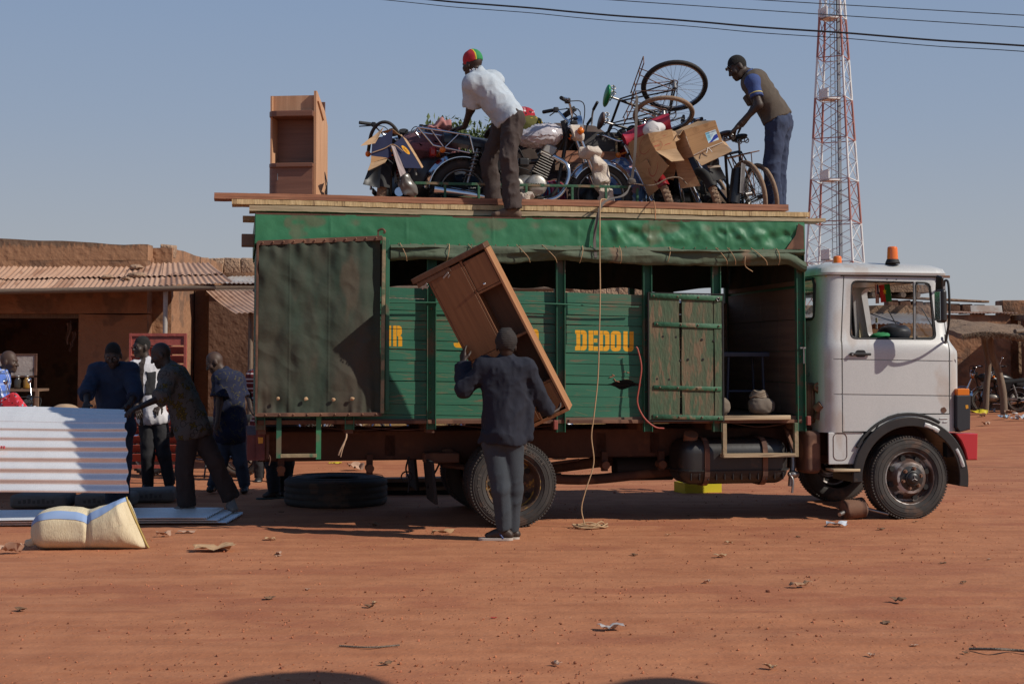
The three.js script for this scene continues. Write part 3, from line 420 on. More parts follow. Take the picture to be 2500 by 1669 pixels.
// ---------------------------------------------------------------- the cab
{
  const t = truck, ev = new Evaluator(); ev.useGroups = false; ev.attributes = ['position', 'normal', 'uv'];
  const plan = (x0, x1, z0, z1, r, n = 7) => roundRect(x0, x1, z0, z1, r, n);
  function loft(rings) {                                       // rings: [v, outline]; closed top and bottom
    const n = rings[0][1].length, p = [], ix = [];
    rings.forEach(([v, o]) => o.forEach(([x, z]) => p.push(x, v, z)));
    for (let k = 0; k < rings.length - 1; k++) for (let i = 0; i < n; i++) { const a = k * n + i, b = k * n + (i + 1) % n; ix.push(a, a + n, b, b, a + n, b + n); }
    for (const [k, s] of [[0, 0], [rings.length - 1, 1]]) { let cx = 0, cz = 0; rings[k][1].forEach(([x, z]) => { cx += x / n; cz += z / n; }); const c = p.length / 3; p.push(cx, rings[k][0], cz); for (let i = 0; i < n; i++) { const a = k * n + i, b = k * n + (i + 1) % n; s ? ix.push(a, c, b) : ix.push(a, b, c); } }
    const g = new THREE.BufferGeometry(); g.setAttribute('position', new THREE.Float32BufferAttribute(p, 3)); g.setIndex(ix); return fin(toCreasedNormals(g, 35 * R));
  }
  const zN = 0, zF = -2.05;
  const rings = (k) => [[.855, .0, 3.085, 4.56], [1.27, .0, 3.085, 4.563], [1.62, .0, 3.085, 4.566], [1.655, .0, 3.085, 4.56], [1.73, .006, 3.087, 4.505], [1.76, .022, 3.09, 4.494], [2.40, .055, 3.12, 4.425]].map(([v, i, a, b]) => [v + (k && v < .9 ? -.2 : k && v > 2.3 ? -.03 : 0), plan(a + k, b - k, zF + i + k, zN - i - k, .17 - k * .7)]);
  const B = (g, m) => { const b = new Brush(g, m); b.updateMatrixWorld(); return b; };
  const cut = (a, b, op = SUBTRACTION) => { const r = ev.evaluate(a, b, op); r.updateMatrixWorld(); return r; };
  let shell = cut(B(loft(rings(0))), B(loft(rings(.045))));
  const prism = (pts, z0, z1) => B(ext(pts, z1 - z0).translate(0, 0, z0));
  const win = [[3.43, 2.352], [4.25, 2.342], [4.29, 1.80], [4.265, 1.762], [3.43, 1.768], [3.385, 1.80]];
  const rounded = (pts, r) => { const o = [], n = pts.length; for (let i = 0; i < n; i++) { const p = new THREE.Vector2(...pts[i]), a = new THREE.Vector2(...pts[(i + n - 1) % n]).sub(p), b = new THREE.Vector2(...pts[(i + 1) % n]).sub(p), q = Math.min(r, a.length() * .45, b.length() * .45); a.setLength(q); b.setLength(q); for (let k = 0; k <= 5; k++) { const s = k / 5, w0 = (1 - s) * (1 - s), w1 = 2 * s * (1 - s), w2 = s * s; o.push([w0 * (p.x + a.x) + w1 * p.x + w2 * (p.x + b.x), w0 * (p.y + a.y) + w1 * p.y + w2 * (p.y + b.y)]); } } return o; };
  const winR = rounded([[3.405, 2.352], [4.252, 2.342], [4.296, 1.762], [3.372, 1.768]].reverse(), .07);
  shell = cut(shell, prism(winR, zF - .5, zN + .5));
  shell = cut(shell, B(place(fin(new THREE.CylinderGeometry(.605, .605, 3, 48)), 3.985, .40, -1, Math.PI / 2)));
  const rearWin = roundRect(-1.80, -.25, 1.975, 2.375, .05); shell = cut(shell, B(ext(rearWin, .6).rotateY(-Math.PI / 2).translate(3.4, 0, 0)));     // outline in z, v
  shell = cut(shell, B(ext(roundRect(-1.92, -.13, 1.80, 2.36, .07), .6).rotateY(-Math.PI / 2).translate(4.75, 0, 0)));
  // pressed lines along the side
  for (const v of [1.562, 1.218]) shell = cut(shell, B(box(1.6, .010, .03, 3.9, v - .0, 0, 0, 0, 0, -.018)));
  shell = cut(shell, B(box(.9, .006, .02, 4.05, 1.755, -.004, 0, 0, 0, -.008)));
  const doorOut = [[3.283, .868], [3.60, .866], [3.66, .95], [3.75, 1.01], [3.86, 1.04], [4.404, 1.035], [4.405, 1.2], [4.413, 1.735], [4.345, 2.398], [3.338, 2.398], [3.29, 1.75]];
  const grow = (pts, d) => { const n = pts.length; return pts.map((p, i) => { const a = pts[(i + n - 1) % n], b = pts[(i + 1) % n], e1 = [p[0] - a[0], p[1] - a[1]], e2 = [b[0] - p[0], b[1] - p[1]], l1 = Math.hypot(...e1), l2 = Math.hypot(...e2), nx = e1[1] / l1 + e2[1] / l2, ny = -e1[0] / l1 - e2[0] / l2, l = Math.hypot(nx, ny); return [p[0] + nx / l * d, p[1] + ny / l * d]; }); };
  const doorB = cut(shell, prism(doorOut, -.3, .3), INTERSECTION), bodyB = cut(shell, prism(grow(doorOut, .014), -.3, .3));
  const clean = (b) => fin(b.geometry.clone(), true);
  const body = part('cab_body', clean(bodyB), M.silver, t), door = part('cab_door', clean(doorB), M.silver, t);
  // roof cap with its rain gutter
  part('cab_roof', loft([[2.405, plan(3.095, 4.455, -2.02, -.03, .16)], [2.43, plan(3.10, 4.462, -2.025, -.022, .16)], [2.475, plan(3.12, 4.45, -2.0, -.05, .17)], [2.515, plan(3.18, 4.38, -1.93, -.13, .2)], [2.54, plan(3.30, 4.22, -1.8, -.28, .24)], [2.55, plan(3.5, 4.0, -1.55, -.55, .22)]]), M.silver, t);
  part('rain_gutter', tube([V(3.30, 2.398, -.045), V(3.45, 2.404, -.038), V(4.30, 2.398, -.038), V(4.43, 2.396, -.06)], .009, 30, 6), M.blackDull, t);
  const flat = M.rust;
  part('rust_spot', bumpy(place(fin(new THREE.CylinderGeometry(.028, .030, .004, 14)), 4.345, 1.07, .003, Math.PI / 2), .01, 60), flat, t); part('rust_spot', box(.10, .025, .01, 4.40, 2.395, -.03, .004), flat, t); part('rust_spot', bumpy(box(.05, .02, .01, 4.53, 1.585, -.012, .003), .008, 60), flat, t);
  for (const [a, b, v] of [[4.30, 4.385, 1.0 - .005], [4.335, 4.385, .962]]) part('louvre', box(b - a, .012, .012, (a + b) / 2, v - .01, .002, .004), M.silver, t);
  // windows: rubber seal, sliding pane, quarter light
  part('window_seal', tubeLoop(grow(winR, -.006).map(([x, y]) => V(x, y, -.040 - (y > 1.76 ? (y - 1.76) * .05 : 0))), .014), M.rubberBlack, door);
  part('window_divider', bar(V(4.058, 1.765, -.03), V(4.075, 2.345, -.05), .022), M.steel, door);
  part('quarter_light', ext(rounded([[4.075, 1.785], [4.272, 1.785], [4.235, 2.325], [4.088, 2.328]], .04), .004).translate(0, 0, -.045), M.glass, door); part('quarter_light_frame', tubeLoop(rounded([[4.072, 1.782], [4.275, 1.782], [4.238, 2.328], [4.085, 2.331]], .04).map(([x, y]) => V(x, y, -.042)), .010), M.rubberBlack, door);
  part('window_pane', ext(winR, .004).translate(0, 0, -2.02), M.glass, t); part('window_seal', tubeLoop(winR.map(([x, y]) => V(x, y, -2.015)), .02), M.rubberBlack, t);
  part('rear_window', ext(rearWin, .004).rotateY(-Math.PI / 2).translate(3.115, 0, 0), M.glass, t); part('window_seal', tubeLoop(rearWin.map(([z, v]) => V(3.100, v, z)), .016), M.rubberBlack, t);
  part('windscreen', ext(roundRect(-1.92, -.13, 1.80, 2.36, .07), .005).rotateY(-Math.PI / 2).rotateZ(.11).translate(4.69, -.49, 0), M.glass, t);
  part('wiper', [rod(V(4.50, 1.80, -.4), V(4.47, 2.1, -.7), .006), rod(V(4.50, 1.80, -1.2), V(4.47, 2.1, -1.5), .006)], M.rubberBlack, t);
  part('door_handle', [bb(3.352, 3.575, 1.608, 1.634, .012, .034, .008), place(fin(new THREE.CylinderGeometry(.018, .018, .03, 14)), 3.375, 1.621, .02, Math.PI / 2), fin(ext(roundRect(3.42, 3.53, 1.592, 1.662, .03), .004)).translate(0, 0, -.001)], M.black, door);
  part('key_lock', place(fin(new THREE.CylinderGeometry(.010, .010, .008, 12)), 3.375, 1.621, .037, Math.PI / 2), M.steel, door);
  for (const v of [2.362]) part('door_screw', [box(.012, .012, .006, 3.78, v, -.036), box(.012, .012, .006, 3.88, v, -.036)], M.blackDull, door);
  for (const v of [2.275, 1.80, 1.715]) part('mirror_bracket_plate', box(.03, .09, .012, 4.385, v > 2 ? 2.31 : 1.775, v > 2 ? -.03 : -.008, .006), M.steel, t);
  const mir = grp('wing_mirror', t);
  part('mirror_arm', [tube([V(4.385, 2.31, -.03), V(4.30, 2.345, .16), V(4.27, 2.30, .29), V(4.265, 2.0, .31), V(4.31, 1.80, .16), V(4.385, 1.76, 0)], .012, 40, 7)], M.rubberBlack, mir);
  part('mirror_shell', fin(new RoundedBoxGeometry(.07, .33, .13, 5, .034)).rotateY(.1).translate(4.19, 2.09, .29), M.black, mir); part('mirror_glass', box(.006, .28, .10, 4.153, 2.09, .287, .002, 0, .1), M.chrome, mir); part('mirror_flap', box(.03, .18, .09, 4.20, 2.30, .24, .012, .3, .3, .2), M.black, mir);
  const mir2 = grp('wing_mirror', t); part('mirror_arm', tube([V(4.38, 2.3, -2.0), V(4.4, 2.3, -2.25), V(4.4, 1.85, -2.25), V(4.38, 1.8, -2.02)], .012, 24, 6), M.rubberBlack, mir2); part('mirror_shell', fin(new RoundedBoxGeometry(.06, .32, .17, 4, .03)).translate(4.39, 2.06, -2.25), M.black, mir2);
  // rear corner vents
  for (const v of [1.90, 1.80, 1.42]) part('vent_trim', tube([V(3.078, v + .03, -.95), V(3.078, v + .028, -.33), V(3.079, v - .015, -.32), V(3.078, v - .015, -.95)], .003, 20, 4, false, .05), M.steel, t);
  // side panel below, step, wheel arch
  part('cab_skirt', [bb(3.135, 3.50, .545, .858, -.03, -.012, .008)], M.silver, t); part('skirt_bead', tubeLoop(roundRect(3.185, 3.325, .585, .85, .05).map(([x, y]) => V(x, y, -.011)), .004), M.rust, t);
  part('cab_step', bumpy(bb(3.16, 3.435, .478, .505, -.15, .05, .004), .004, 20), M.plankGrey, t);
  const arch = (r0, r1, z0, z1, a0, a1, n = 40) => fin(new THREE.ExtrudeGeometry(shape([...Array(n + 1)].map((_, i) => { const a = mix(a0, a1, i / n) * R; return [r1 * Math.cos(a), r1 * Math.sin(a)]; }).concat([...Array(n + 1)].map((_, i) => { const a = mix(a1, a0, i / n) * R; return [r0 * Math.cos(a), r0 * Math.sin(a)]; }))), { depth: z1 - z0, bevelEnabled: true, bevelSize: .008, bevelThickness: .008, bevelSegments: 2 })).translate(3.975, .40, z0);
  const arc2 = part('mudguard', [arch(.555, .595, -.48, .02, -8, 182), arch(.52, .60, .02, .032, -8, 182)], M.black, t); part('mudguard_bead', arch(.628, .638, -.01, .012, 60, 150), M.rubberBlack, t);
  part('mudguard', arch(.555, .595, -2.1, -1.7, 0, 180), M.black, t);
  part('paint_chip', [arch(.535, .56, .0405, .042, 58, 74, 10), arch(.55, .568, .0405, .042, 12, 30, 10)].map((g) => bumpy(g, .01, 30)), M.silver, arc2);
  part('mudguard_skirt', [fin(ext([[3.36, .88], [3.60, .86], [3.52, .72], [3.47, .58], [3.475, .42], [3.38, .40], [3.36, .5]], .40)).translate(0, 0, -.42)], M.black, t);
  // front: bumper, indicator, dark corner panel
  part('bumper', [fin(ext([[4.47, .83], [4.685, .825], [4.675, .582], [4.585, .582], [4.56, .68], [4.52, .77]], .16, .01)).translate(0, 0, -.14), bb(4.58, 4.68, .585, .825, -1.95, -.14, .02), fin(ext([[4.47, .83], [4.685, .825], [4.675, .582], [4.585, .582], [4.56, .68], [4.52, .77]], .16, .01)).translate(0, 0, -2.08)], M.redPlastic, t);
  part('bumper_bracket', [bb(4.40, 4.60, .60, .80, -.14, -.04), bb(4.52, 4.545, .48, .60, -.1, -.02)], M.blackDull, t); part('number_plate_stub', bb(4.555, 4.575, .47, .58, -.12, -.02), M.redPlastic, t);
  part('corner_panel', fin(ext([[4.475, 1.205], [4.61, 1.205], [4.60, .885], [4.50, .86], [4.47, .90]], .10, .01)).translate(0, 0, -.07), M.darkPanel = mat([.018, .020, .026], .5), t); part('sticker', bumpy(box(.028, .035, .003, 4.573, 1.10, .042, 0, 0, 0, .1), .006, 60), mat([.62, .28, .015], .5), t);
  part('corner_panel', bb(4.50, 4.61, .87, 1.21, -2.05, -1.95), M.darkPanel, t);
  part('indicator_lamp', [fin(new RoundedBoxGeometry(.135, .072, .11, 3, .012)).translate(4.545, 1.245, -.025)], M.amber, t); part('indicator_lamp', [fin(new RoundedBoxGeometry(.135, .072, .11, 3, .012)).translate(4.545, 1.245, -2.0)], M.amber, t);
  for (const z of [-.4, -1.65]) part('headlight', place(fin(new THREE.CylinderGeometry(.1, .1, .05, 24)), 4.57, 1.0, z, 0, 0, Math.PI / 2), M.glass, t);
  part('grille', bb(4.556, 4.572, .95, 1.18, -1.5, -.55), M.blackDull, t);
  // beacons
  for (const [u, z, s] of [[3.89, -.14, 1], [3.93, -1.62, .92]]) { const b = grp('beacon', t, u, 2.525 + (s < 1 ? .005 : .0), z); part('beacon_foot', lathe([[0, 0], [.074 * s, 0], [.072 * s, .012], [.058 * s, .045], [.052 * s, .048], [0, .048]], 24), M.rubberBlack, b); part('beacon_lens', lathe([[.056 * s, .045], [.053 * s, .11], [.05 * s, .16], [.042 * s, .172], [0, .176]], 24), M.amberSolid ??= new THREE.MeshPhysicalMaterial({ color: rgb(.78, .17, .02), roughness: .25, clearcoat: .6 }), b); }
  // inside
  part('cab_floor', bb(3.14, 4.5, 1.0, 1.03, -2.0, -.06), M.blackDull, t);
  part('seat', [fin(new RoundedBoxGeometry(.5, .16, .5, 3, .04)).translate(3.52, 1.24, -1.55), fin(new RoundedBoxGeometry(.14, .5, .5, 3, .05)).translate(3.24, 1.46, -1.55)], M.blackDull, t); part('seat', [fin(new RoundedBoxGeometry(.5, .16, .5, 3, .04)).translate(3.52, 1.24, -.5), fin(new RoundedBoxGeometry(.14, .45, .5, 3, .05)).translate(3.24, 1.42, -.5)], M.blackDull, t);
  part('engine_cover', bumpy(box(.9, .55, .6, 3.9, 1.3, -1.02, .08), .02, 6), M.blackDull, t);
  part('dashboard', bb(4.22, 4.49, 1.45, 1.74, -1.98, -.07, .05), M.blackDull, t);
  part('door_trim', [bb(3.16, 3.40, 1.76, 2.38, -1.985, -1.975), bb(4.33, 4.41, 1.76, 2.36, -1.985, -1.96), bb(3.15, 3.17, 1.1, 1.96, -1.95, -.1)], M.cream, t);
  part('head_lining', bb(3.16, 4.38, 2.385, 2.40, -1.95, -.1), M.cream, t);
  const sw = grp('steering_wheel', t, 3.96, 1.80, -1.5); sw.rotation.z = -1.05; sw.rotation.x = 0;
  part('steering_rim', torus(.235, .015, 40, 8).rotateX(Math.PI / 2).rotateZ(Math.PI * .0), M.rubberBlack, sw); part('spokes', [rod(V(-.23, 0, 0), V(.23, 0, 0), .012), rod(V(0, 0, 0), V(0, 0, .23), .012), rod(V(0, 0, 0), V(0, -.5, 0), .02), sph(.05)], M.rubberBlack, sw); sw.rotation.z = -.5;
  // pennants hanging inside the screen
  const fl = (name, w, h, draw, x, y, z, rz, ry) => { const cv = document.createElement('canvas'); cv.width = 128; cv.height = 128; draw(cv.getContext('2d')); const tx = new THREE.CanvasTexture(cv); tx.colorSpace = THREE.SRGBColorSpace; const g = sheet((s, q) => V((s - .5) * w, -q * h, .006 * Math.sin(s * 6 + q * 3)), 8, 6, true); const uv = g.attributes.uv; for (let i = 0; i < uv.count; i++) uv.setY(i, 1 - uv.getY(i)); const m = new THREE.Mesh(g, mat([1, 1, 1], .8, { map: tx, side: THREE.DoubleSide })); m.name = name; m.position.set(x, y, z); m.rotation.set(0, ry, rz); m.castShadow = true; t.add(m); };
  const star = (c, x, y, r) => { c.beginPath(); for (let k = 0; k < 10; k++) { const a = -Math.PI / 2 + k * Math.PI / 5, q = k % 2 ? r * .4 : r; c.lineTo(x + q * Math.cos(a), y + q * Math.sin(a)); } c.fill(); };
  fl('pennant', .125, .185, (c) => { c.fillStyle = '#c8281e'; c.fillRect(0, 0, 64, 128); c.fillStyle = '#1f7a3a'; c.fillRect(64, 0, 64, 128); c.fillStyle = '#f2cf2e'; star(c, 62, 52, 26); }, 4.10, 2.352, -.8, .12, 0);
  fl('pennant', .04, .20, (c) => { for (let k = 0; k < 6; k++) { c.fillStyle = k % 2 ? '#e8e0d8' : '#b03a34'; c.fillRect(k * 22, 0, 22, 128); } c.fillStyle = '#22306e'; c.fillRect(84, 0, 44, 64); }, 4.015, 2.352, -.8, .03, 0);
  part('pennant_cord', tube([V(3.98, 2.37, -.8), V(4.08, 2.355, -.8), V(4.19, 2.37, -.8)], .003, 10, 5), M.rope, t);
  part('green_cloth', blob((v) => V(3.93 + v.x * .10 + .02 * v.y, 1.80 + v.y * .035 + .02 * noise3(v.x * 3, v.y * 3, v.z * 3), -.55 + v.z * .1)), mat([.02, .20, .07], .85), t); part('dark_bag', blob((v) => V(4.20 + v.x * .17, 1.80 + v.y * .10 + .06 * noise3(v.x * 2, v.y * 2, v.z * 2), -.8 + v.z * .2)), mat([.02, .022, .028], .55), t);
  part('sticker', box(.004, .055, .05, 4.44, 2.0, -1.75), mat([.45, .4, .2], .7), t); part('sticker', box(.004, .045, .04, 4.44, 1.93, -1.75), mat([.5, .52, .5], .7), t);
}
function tubeLoop(pts, r) { return fin(new THREE.TubeGeometry(new THREE.CatmullRomCurve3(pts, true, 'catmullrom', .1), pts.length * 2, r, 6, true)); }

// ---------------------------------------------------------------- buildings
M.mud = grainy([.245, .118, .062], [.345, .180, .098], .95, { m: 2.2, n: 512, fx: 5, fy: 5, seed: 101, bump: .020, bfx: 30, stain: [[.125, .075, .050], .60, .65] });
M.mudDark = grainy([.085, .042, .026], [.135, .068, .040], .95, { m: 2.0, seed: 102, bump: .02, bfx: 26 });
M.mudGrey = grainy([.19, .115, .070], [.285, .180, .115], .95, { m: 1.8, n: 512, seed: 103, bump: .03, bfx: 24, stain: [[.10, .065, .045], .58, .6] });
M.dustyTin = grainy([.36, .205, .135], [.46, .285, .195], .75, { m: 1.6, n: 512, fx: 6, fy: 3, seed: 104, bump: .001, stain: [[.22, .10, .055], .55, .6] });
M.tinGrey = grainy([.30, .27, .25], [.42, .39, .36], .55, { m: 2, seed: 105, bump: .001, metalness: .2, stain: [[.24, .14, .09], .58, .6] });
M.stone = grainy([.27, .165, .105], [.40, .265, .175], .95, { m: .8, seed: 106, bump: .03, bfx: 20 });
M.thatch = grainy([.155, .095, .058], [.27, .175, .11], .95, { m: .8, fx: 30, fy: 4, seed: 107, bump: .03, bfx: 40 });
M.log = M.grain([.115, .078, .055], [.21, .15, .105], { seed: 108, v: true, m: .6, bump: .006 });
M.parapet = mat([1, 1, 1], .95, { map: tex(512, .5, (x, y) => { const w = fbm(x, y, 5, 5, 5, 113), d = ss(y + .45 * (fbm(x, y * .3, 9, 2, 4, 114) - .5), .58, .70), g = .9 + .2 * hash(Math.floor(x * 512), Math.floor(y * 512), 7); return L3(L3([.29, .145, .075], [.36, .19, .105], w), [.135, .090, .062], d * .8).map((v) => v * g); }), bumpMap: M.mud.bumpMap, bumpScale: .015 });
// uneven mud wall between two points, with thickness
function mudWall(x0, z0, x1, z1, y0, top, th = .3, seed = 1, amp = .05) {
  const d = V(x1 - x0, 0, z1 - z0), l = d.length(), nrm = V(-d.z, 0, d.x).divideScalar(l), tf = typeof top === 'function' ? top : () => top, ns = clamp(Math.round(l / .12), 2, 70);
  return slab((s, t, k) => { const h = tf(s), y = mix(y0, h, t), e = k ? 0 : 1, b = amp * (noise3(s * l * 1.3, y * 1.3, seed, seed) - .5) + amp * .4 * (noise3(s * l * 5, y * 5, seed, seed + 3) - .5); return V(mix(x0, x1, s), y + (t > .99 ? .03 * (noise3(s * l * 2.4, 0, seed, 7) - .5) : 0), mix(z0, z1, s)).addScaledVector(nrm, -(b * e) + (k ? th : 0)); }, ns, 22);
}
// corrugated sheet: corners a (top start), b (top end), c (low end), d (low start); the waves run from top to bottom
function tin(a, b, c, d, pitch = .076, amp = .009, sag = .01, seed = 1) {
  const w = a.distanceTo(b), n = Math.max(4, Math.round(w / pitch)) * 6, nrm = b.clone().sub(a).cross(d.clone().sub(a)).normalize(); if (nrm.y < 0) nrm.negate();
  return slab((s, t, k) => V().copy(a).lerp(b, s).lerp(V().copy(d).lerp(c, s), t).addScaledVector(nrm, amp * Math.cos(s * w / pitch * Math.PI * 2) - sag * Math.sin(Math.PI * t) + .014 * (noise3(s * 3, t * 2, seed, seed) - .5) - k * .0015), n, 5);
}
{
  // mud shop with the tin awning
  const h = thing('mud_shop', 'brown mud-walled shop with a dusty tin awning and a dark doorway', 'building', [0, 0, 0]);
  const pTop = (x) => mix(3.47, 3.31, (x + 9) / 3.4);
  part('wall', mudWall(-6.67, -23, -5.62, -23, -.05, 2.24, .32, 2), M.mud, h); part('wall', mudWall(-14, -23, -9.4, -23, -.05, 2.24, .32, 3), M.mud, h); part('wall', mudWall(-14, -23, -5.62, -23, 2.26, 3.075, .32, 4), M.mud, h); part('parapet', mudWall(-14, -23, -5.62, -23, 3.08, (s) => pTop(mix(-14, -5.62, s)), .32, 8, .02), M.parapet, h);
  part('wall', mudWall(-5.62, -23, -5.62, -28, -.05, 3.30, .3, 5), M.mud, h); part('wall', mudWall(-5.62, -28, -14, -28, -.05, 3.3, .3, 6), M.mud, h); part('wall', mudWall(-14, -28, -14, -23, -.05, 3.5, .3, 7), M.mud, h);
  part('roof', bb(-13.9, -5.75, 2.95, 3.02, -27.8, -23.2), M.mud, h); part('room_floor', bb(-13.9, -5.9, -.02, .02, -27.7, -23.3), M.mud, h);
  part('lintel', bumpy(bb(-9.5, -6.6, 2.20, 2.27, -23.32, -22.97), .02, 5), M.log, h);
  part('painted_band', bb(-9.4, -5.66, 2.275, 2.345, -22.972, -22.962), M.bandGreen = mat([.06, .082, .065], .9), h); part('painted_band', bb(-6.64, -5.64, 1.425, 1.485, -22.972, -22.962), mat([.19, .185, .165], .9), h);
  part('door_leaf', box(.05, 2.2, .9, -6.74, 1.1, -23.45, .01, 0, .25), M.log, h); part('door_post', bb(-6.70, -6.655, 0, 2.24, -23.02, -22.95), M.log, h);
  part('roof_block', bumpy(box(.22, .22, .25, -5.42, 3.24, -23.2, .02), .05, 9), M.stone, h);
  part('awning_ledge', bumpy(bb(-14, -5.6, 3.06, 3.13, -23.02, -22.90), .05, 6), M.mud, h);
  const aw = grp('awning', h);
  const xs = [-10.6, -9.86, -9.12, -8.38, -7.66, -6.92, -6.2, -5.42], xb = [-10.5, -9.78, -9.05, -8.33, -7.60, -6.90, -6.12, -5.10];
  const eave = (x) => 2.545 + .04 * ss(x, -8, -6.5) + .075 * ss(x, -6.4, -4), eavez = (x) => -21.55 + .35 * ss(x, -6.2, -4);
  for (let i = 0; i < 8; i++) {
    const a = V(xs[i], 3.09 - .006 * i, -22.9), b = V(i < 7 ? xs[i + 1] + .03 : -4.72, 3.085 - .006 * i, -22.9), lo = (x) => V(x, eave(x), eavez(x)), c = lo(i < 7 ? xb[i + 1] + .03 : -4.02), d = lo(xb[i]); const y = .006 * (i % 2);
    const m1 = a.clone().lerp(d, .64), m2 = b.clone().lerp(c, .64); [a, b, c, d, m1, m2].forEach((q) => { q.y += y; });
    part('roof_sheet', tin(a.clone().lerp(d, .55).add(V(0, .004, 0)), b.clone().lerp(c, .55).add(V(0, .004, 0)), c, d, .076, .011, .012, i + 20), M.dustyTin, aw); part('roof_sheet', tin(a, b, m2.add(V(0, .020, 0)), m1.add(V(0, .020, 0)), .076, .011, .012, i + 1), M.dustyTin, aw);
  }
  part('eave_beam', rod(V(-11, 2.49, -21.7), V(-4.3, 2.59, -21.3), .045, .04, 8), M.log, h); part('awning_pole', rod(V(-5.06, 0, -21.5), V(-5.06, 2.56, -21.5), .035, .035, 12), M.tinGrey, h); part('awning_pole', rod(V(-10.2, 0, -21.6), V(-10.2, 2.5, -21.6), .05, .045, 10), M.log, h);
  for (const [x, z, s] of [[-6.05, -22.0, .06], [-5.62, -22.05, .10], [-5.75, -21.9, .05], [-7.98, -21.9, .05], [-5.75, -22.5, .07]]) part('debris_stone', bumpy(sph(s, x, mix(eave(x), 3.08, (z + 21.5) / -1.4) + .02, z, 1.6, .5, 1, 8), .03, 20), M.stone, h);
}
{
  // second building behind, with its own low awning
  const h = thing('mud_store', 'dark mud store with block parapet beside the mud shop', 'building');
  part('wall', mudWall(-5.0, -24.6, 1.2, -24.6, -.05, 2.62, .3, 12), M.mudDark, h); part('wall', mudWall(-5.0, -30, -5.0, -24.6, -.05, 2.8, .3, 13), M.mudDark, h);
  for (let i = 0; i < 5; i++) part('roof_sheet', tin(V(-5.1 + i * .85, 3.08, -27), V(-4.23 + i * .85, 3.08, -27), V(-4.23 + i * .85, 2.80, -24.2), V(-5.1 + i * .85, 2.80 + .004 * i, -24.2), .076, .009, .01, 30 + i), M.tinGrey, h);
  part('roof_log', rod(V(-5.05, 2.72, -24.25), V(1.0, 2.72, -24.25), .05, .05, 8), M.log, h);
  for (let i = 0; i < 17; i++) part('parapet_block', bumpy(box(.29, .27 + .03 * hash(i, 1, 2), .22, -6.05 + i * .305, 3.26, -27.1, .02), .045, 7, i), M.stone, h); part('wall', mudWall(-6.2, -27.1, -.9, -27.1, 0, 3.13, .25, 14), M.mud, h);
  const aw = grp('awning', h);
  for (let i = 0; i < 4; i++) part('roof_sheet', tin(V(-4.72 + i * .75, 2.62, -22.6), V(-3.94 + i * .75, 2.62, -22.6), V(-3.0 + i * .78, 2.19, -20.1), V(-3.80 + i * .78, 2.19 + .004 * i, -20.1), .076, .010, .02, 40 + i), M.dustyTin, aw);
  part('awning_post', rod(V(-3.6, 0, -20.3), V(-3.6, 2.2, -20.3), .04, .035, 8), M.log, h); part('awning_beam', rod(V(-4.7, 2.58, -22.6), V(-1.4, 2.58, -22.6), .05, .05, 8), M.log, h);
  const cv = document.createElement('canvas'); cv.width = 128; cv.height = 192; const c = cv.getContext('2d'); c.fillStyle = '#b9b0a4'; c.fillRect(0, 0, 128, 192); c.fillStyle = 'rgba(60,55,50,.55)'; c.fillRect(44, 34, 40, 3); for (let k = 0; k < 9; k++) c.fillRect(18, 60 + k * 12, 70 + (k * 37 % 25), 1.5); const tx = new THREE.CanvasTexture(cv); tx.colorSpace = THREE.SRGBColorSpace;
  const n = new THREE.Mesh(sheet((s, t) => V(-4.78 + .19 * s, 1.80 + .275 * t + .008 * s, -24.53 + .01 * Math.sin(s * 3)), 6, 6), mat([1, 1, 1], .9, { map: tx, side: THREE.DoubleSide })); n.name = 'paper_notice'; h.add(n);
}
function mudHouse(label, x0, x1, z0, z1, hgt, m, seed, extra) {
  const h = thing('mud_house', label, 'building', [0, 0, 0], 0, 'mud houses behind the truck');
  part('wall', mudWall(x0, z0, x1, z0, -.1, hgt, .3, seed), m, h); part('wall', mudWall(x1, z0, x1, z1, -.1, hgt, .3, seed + 1), m, h); part('wall', mudWall(x0, z1, x0, z0, -.1, hgt, .3, seed + 2), m, h); part('roof', bb(x0 + .1, x1 - .1, hgt - .3, hgt - .24, z1, z0 - .1), M.mudDark, h);
  extra?.(h); return h;
}
mudHouse('long mud house with a ragged stone coping behind the cargo box', -2.2, 2.35, -27, -30, 2.66, M.mudGrey, 50, (h) => { for (let i = 0; i < 20; i++) part('coping_stone', bumpy(box(.25, .2 + .05 * hash(i, 3, 4), .3, -2.1 + i * .231, 2.77, -27.1, .03), .07, 7, i), M.stone, h); });
mudHouse('mud house with a grey tin roof behind the plank door', 2.6, 4.95, -26, -30, 2.3, M.mudGrey, 54, (h) => { for (let i = 0; i < 3; i++) part('roof_sheet', tin(V(2.4 + i * .82, 2.86, -29.8), V(3.24 + i * .82, 2.86, -29.8), V(3.24 + i * .82, 2.36, -25.7), V(2.4 + i * .82, 2.365 + .004 * i, -25.7), .076, .009, .01, 60 + i), M.tinGrey, h); });
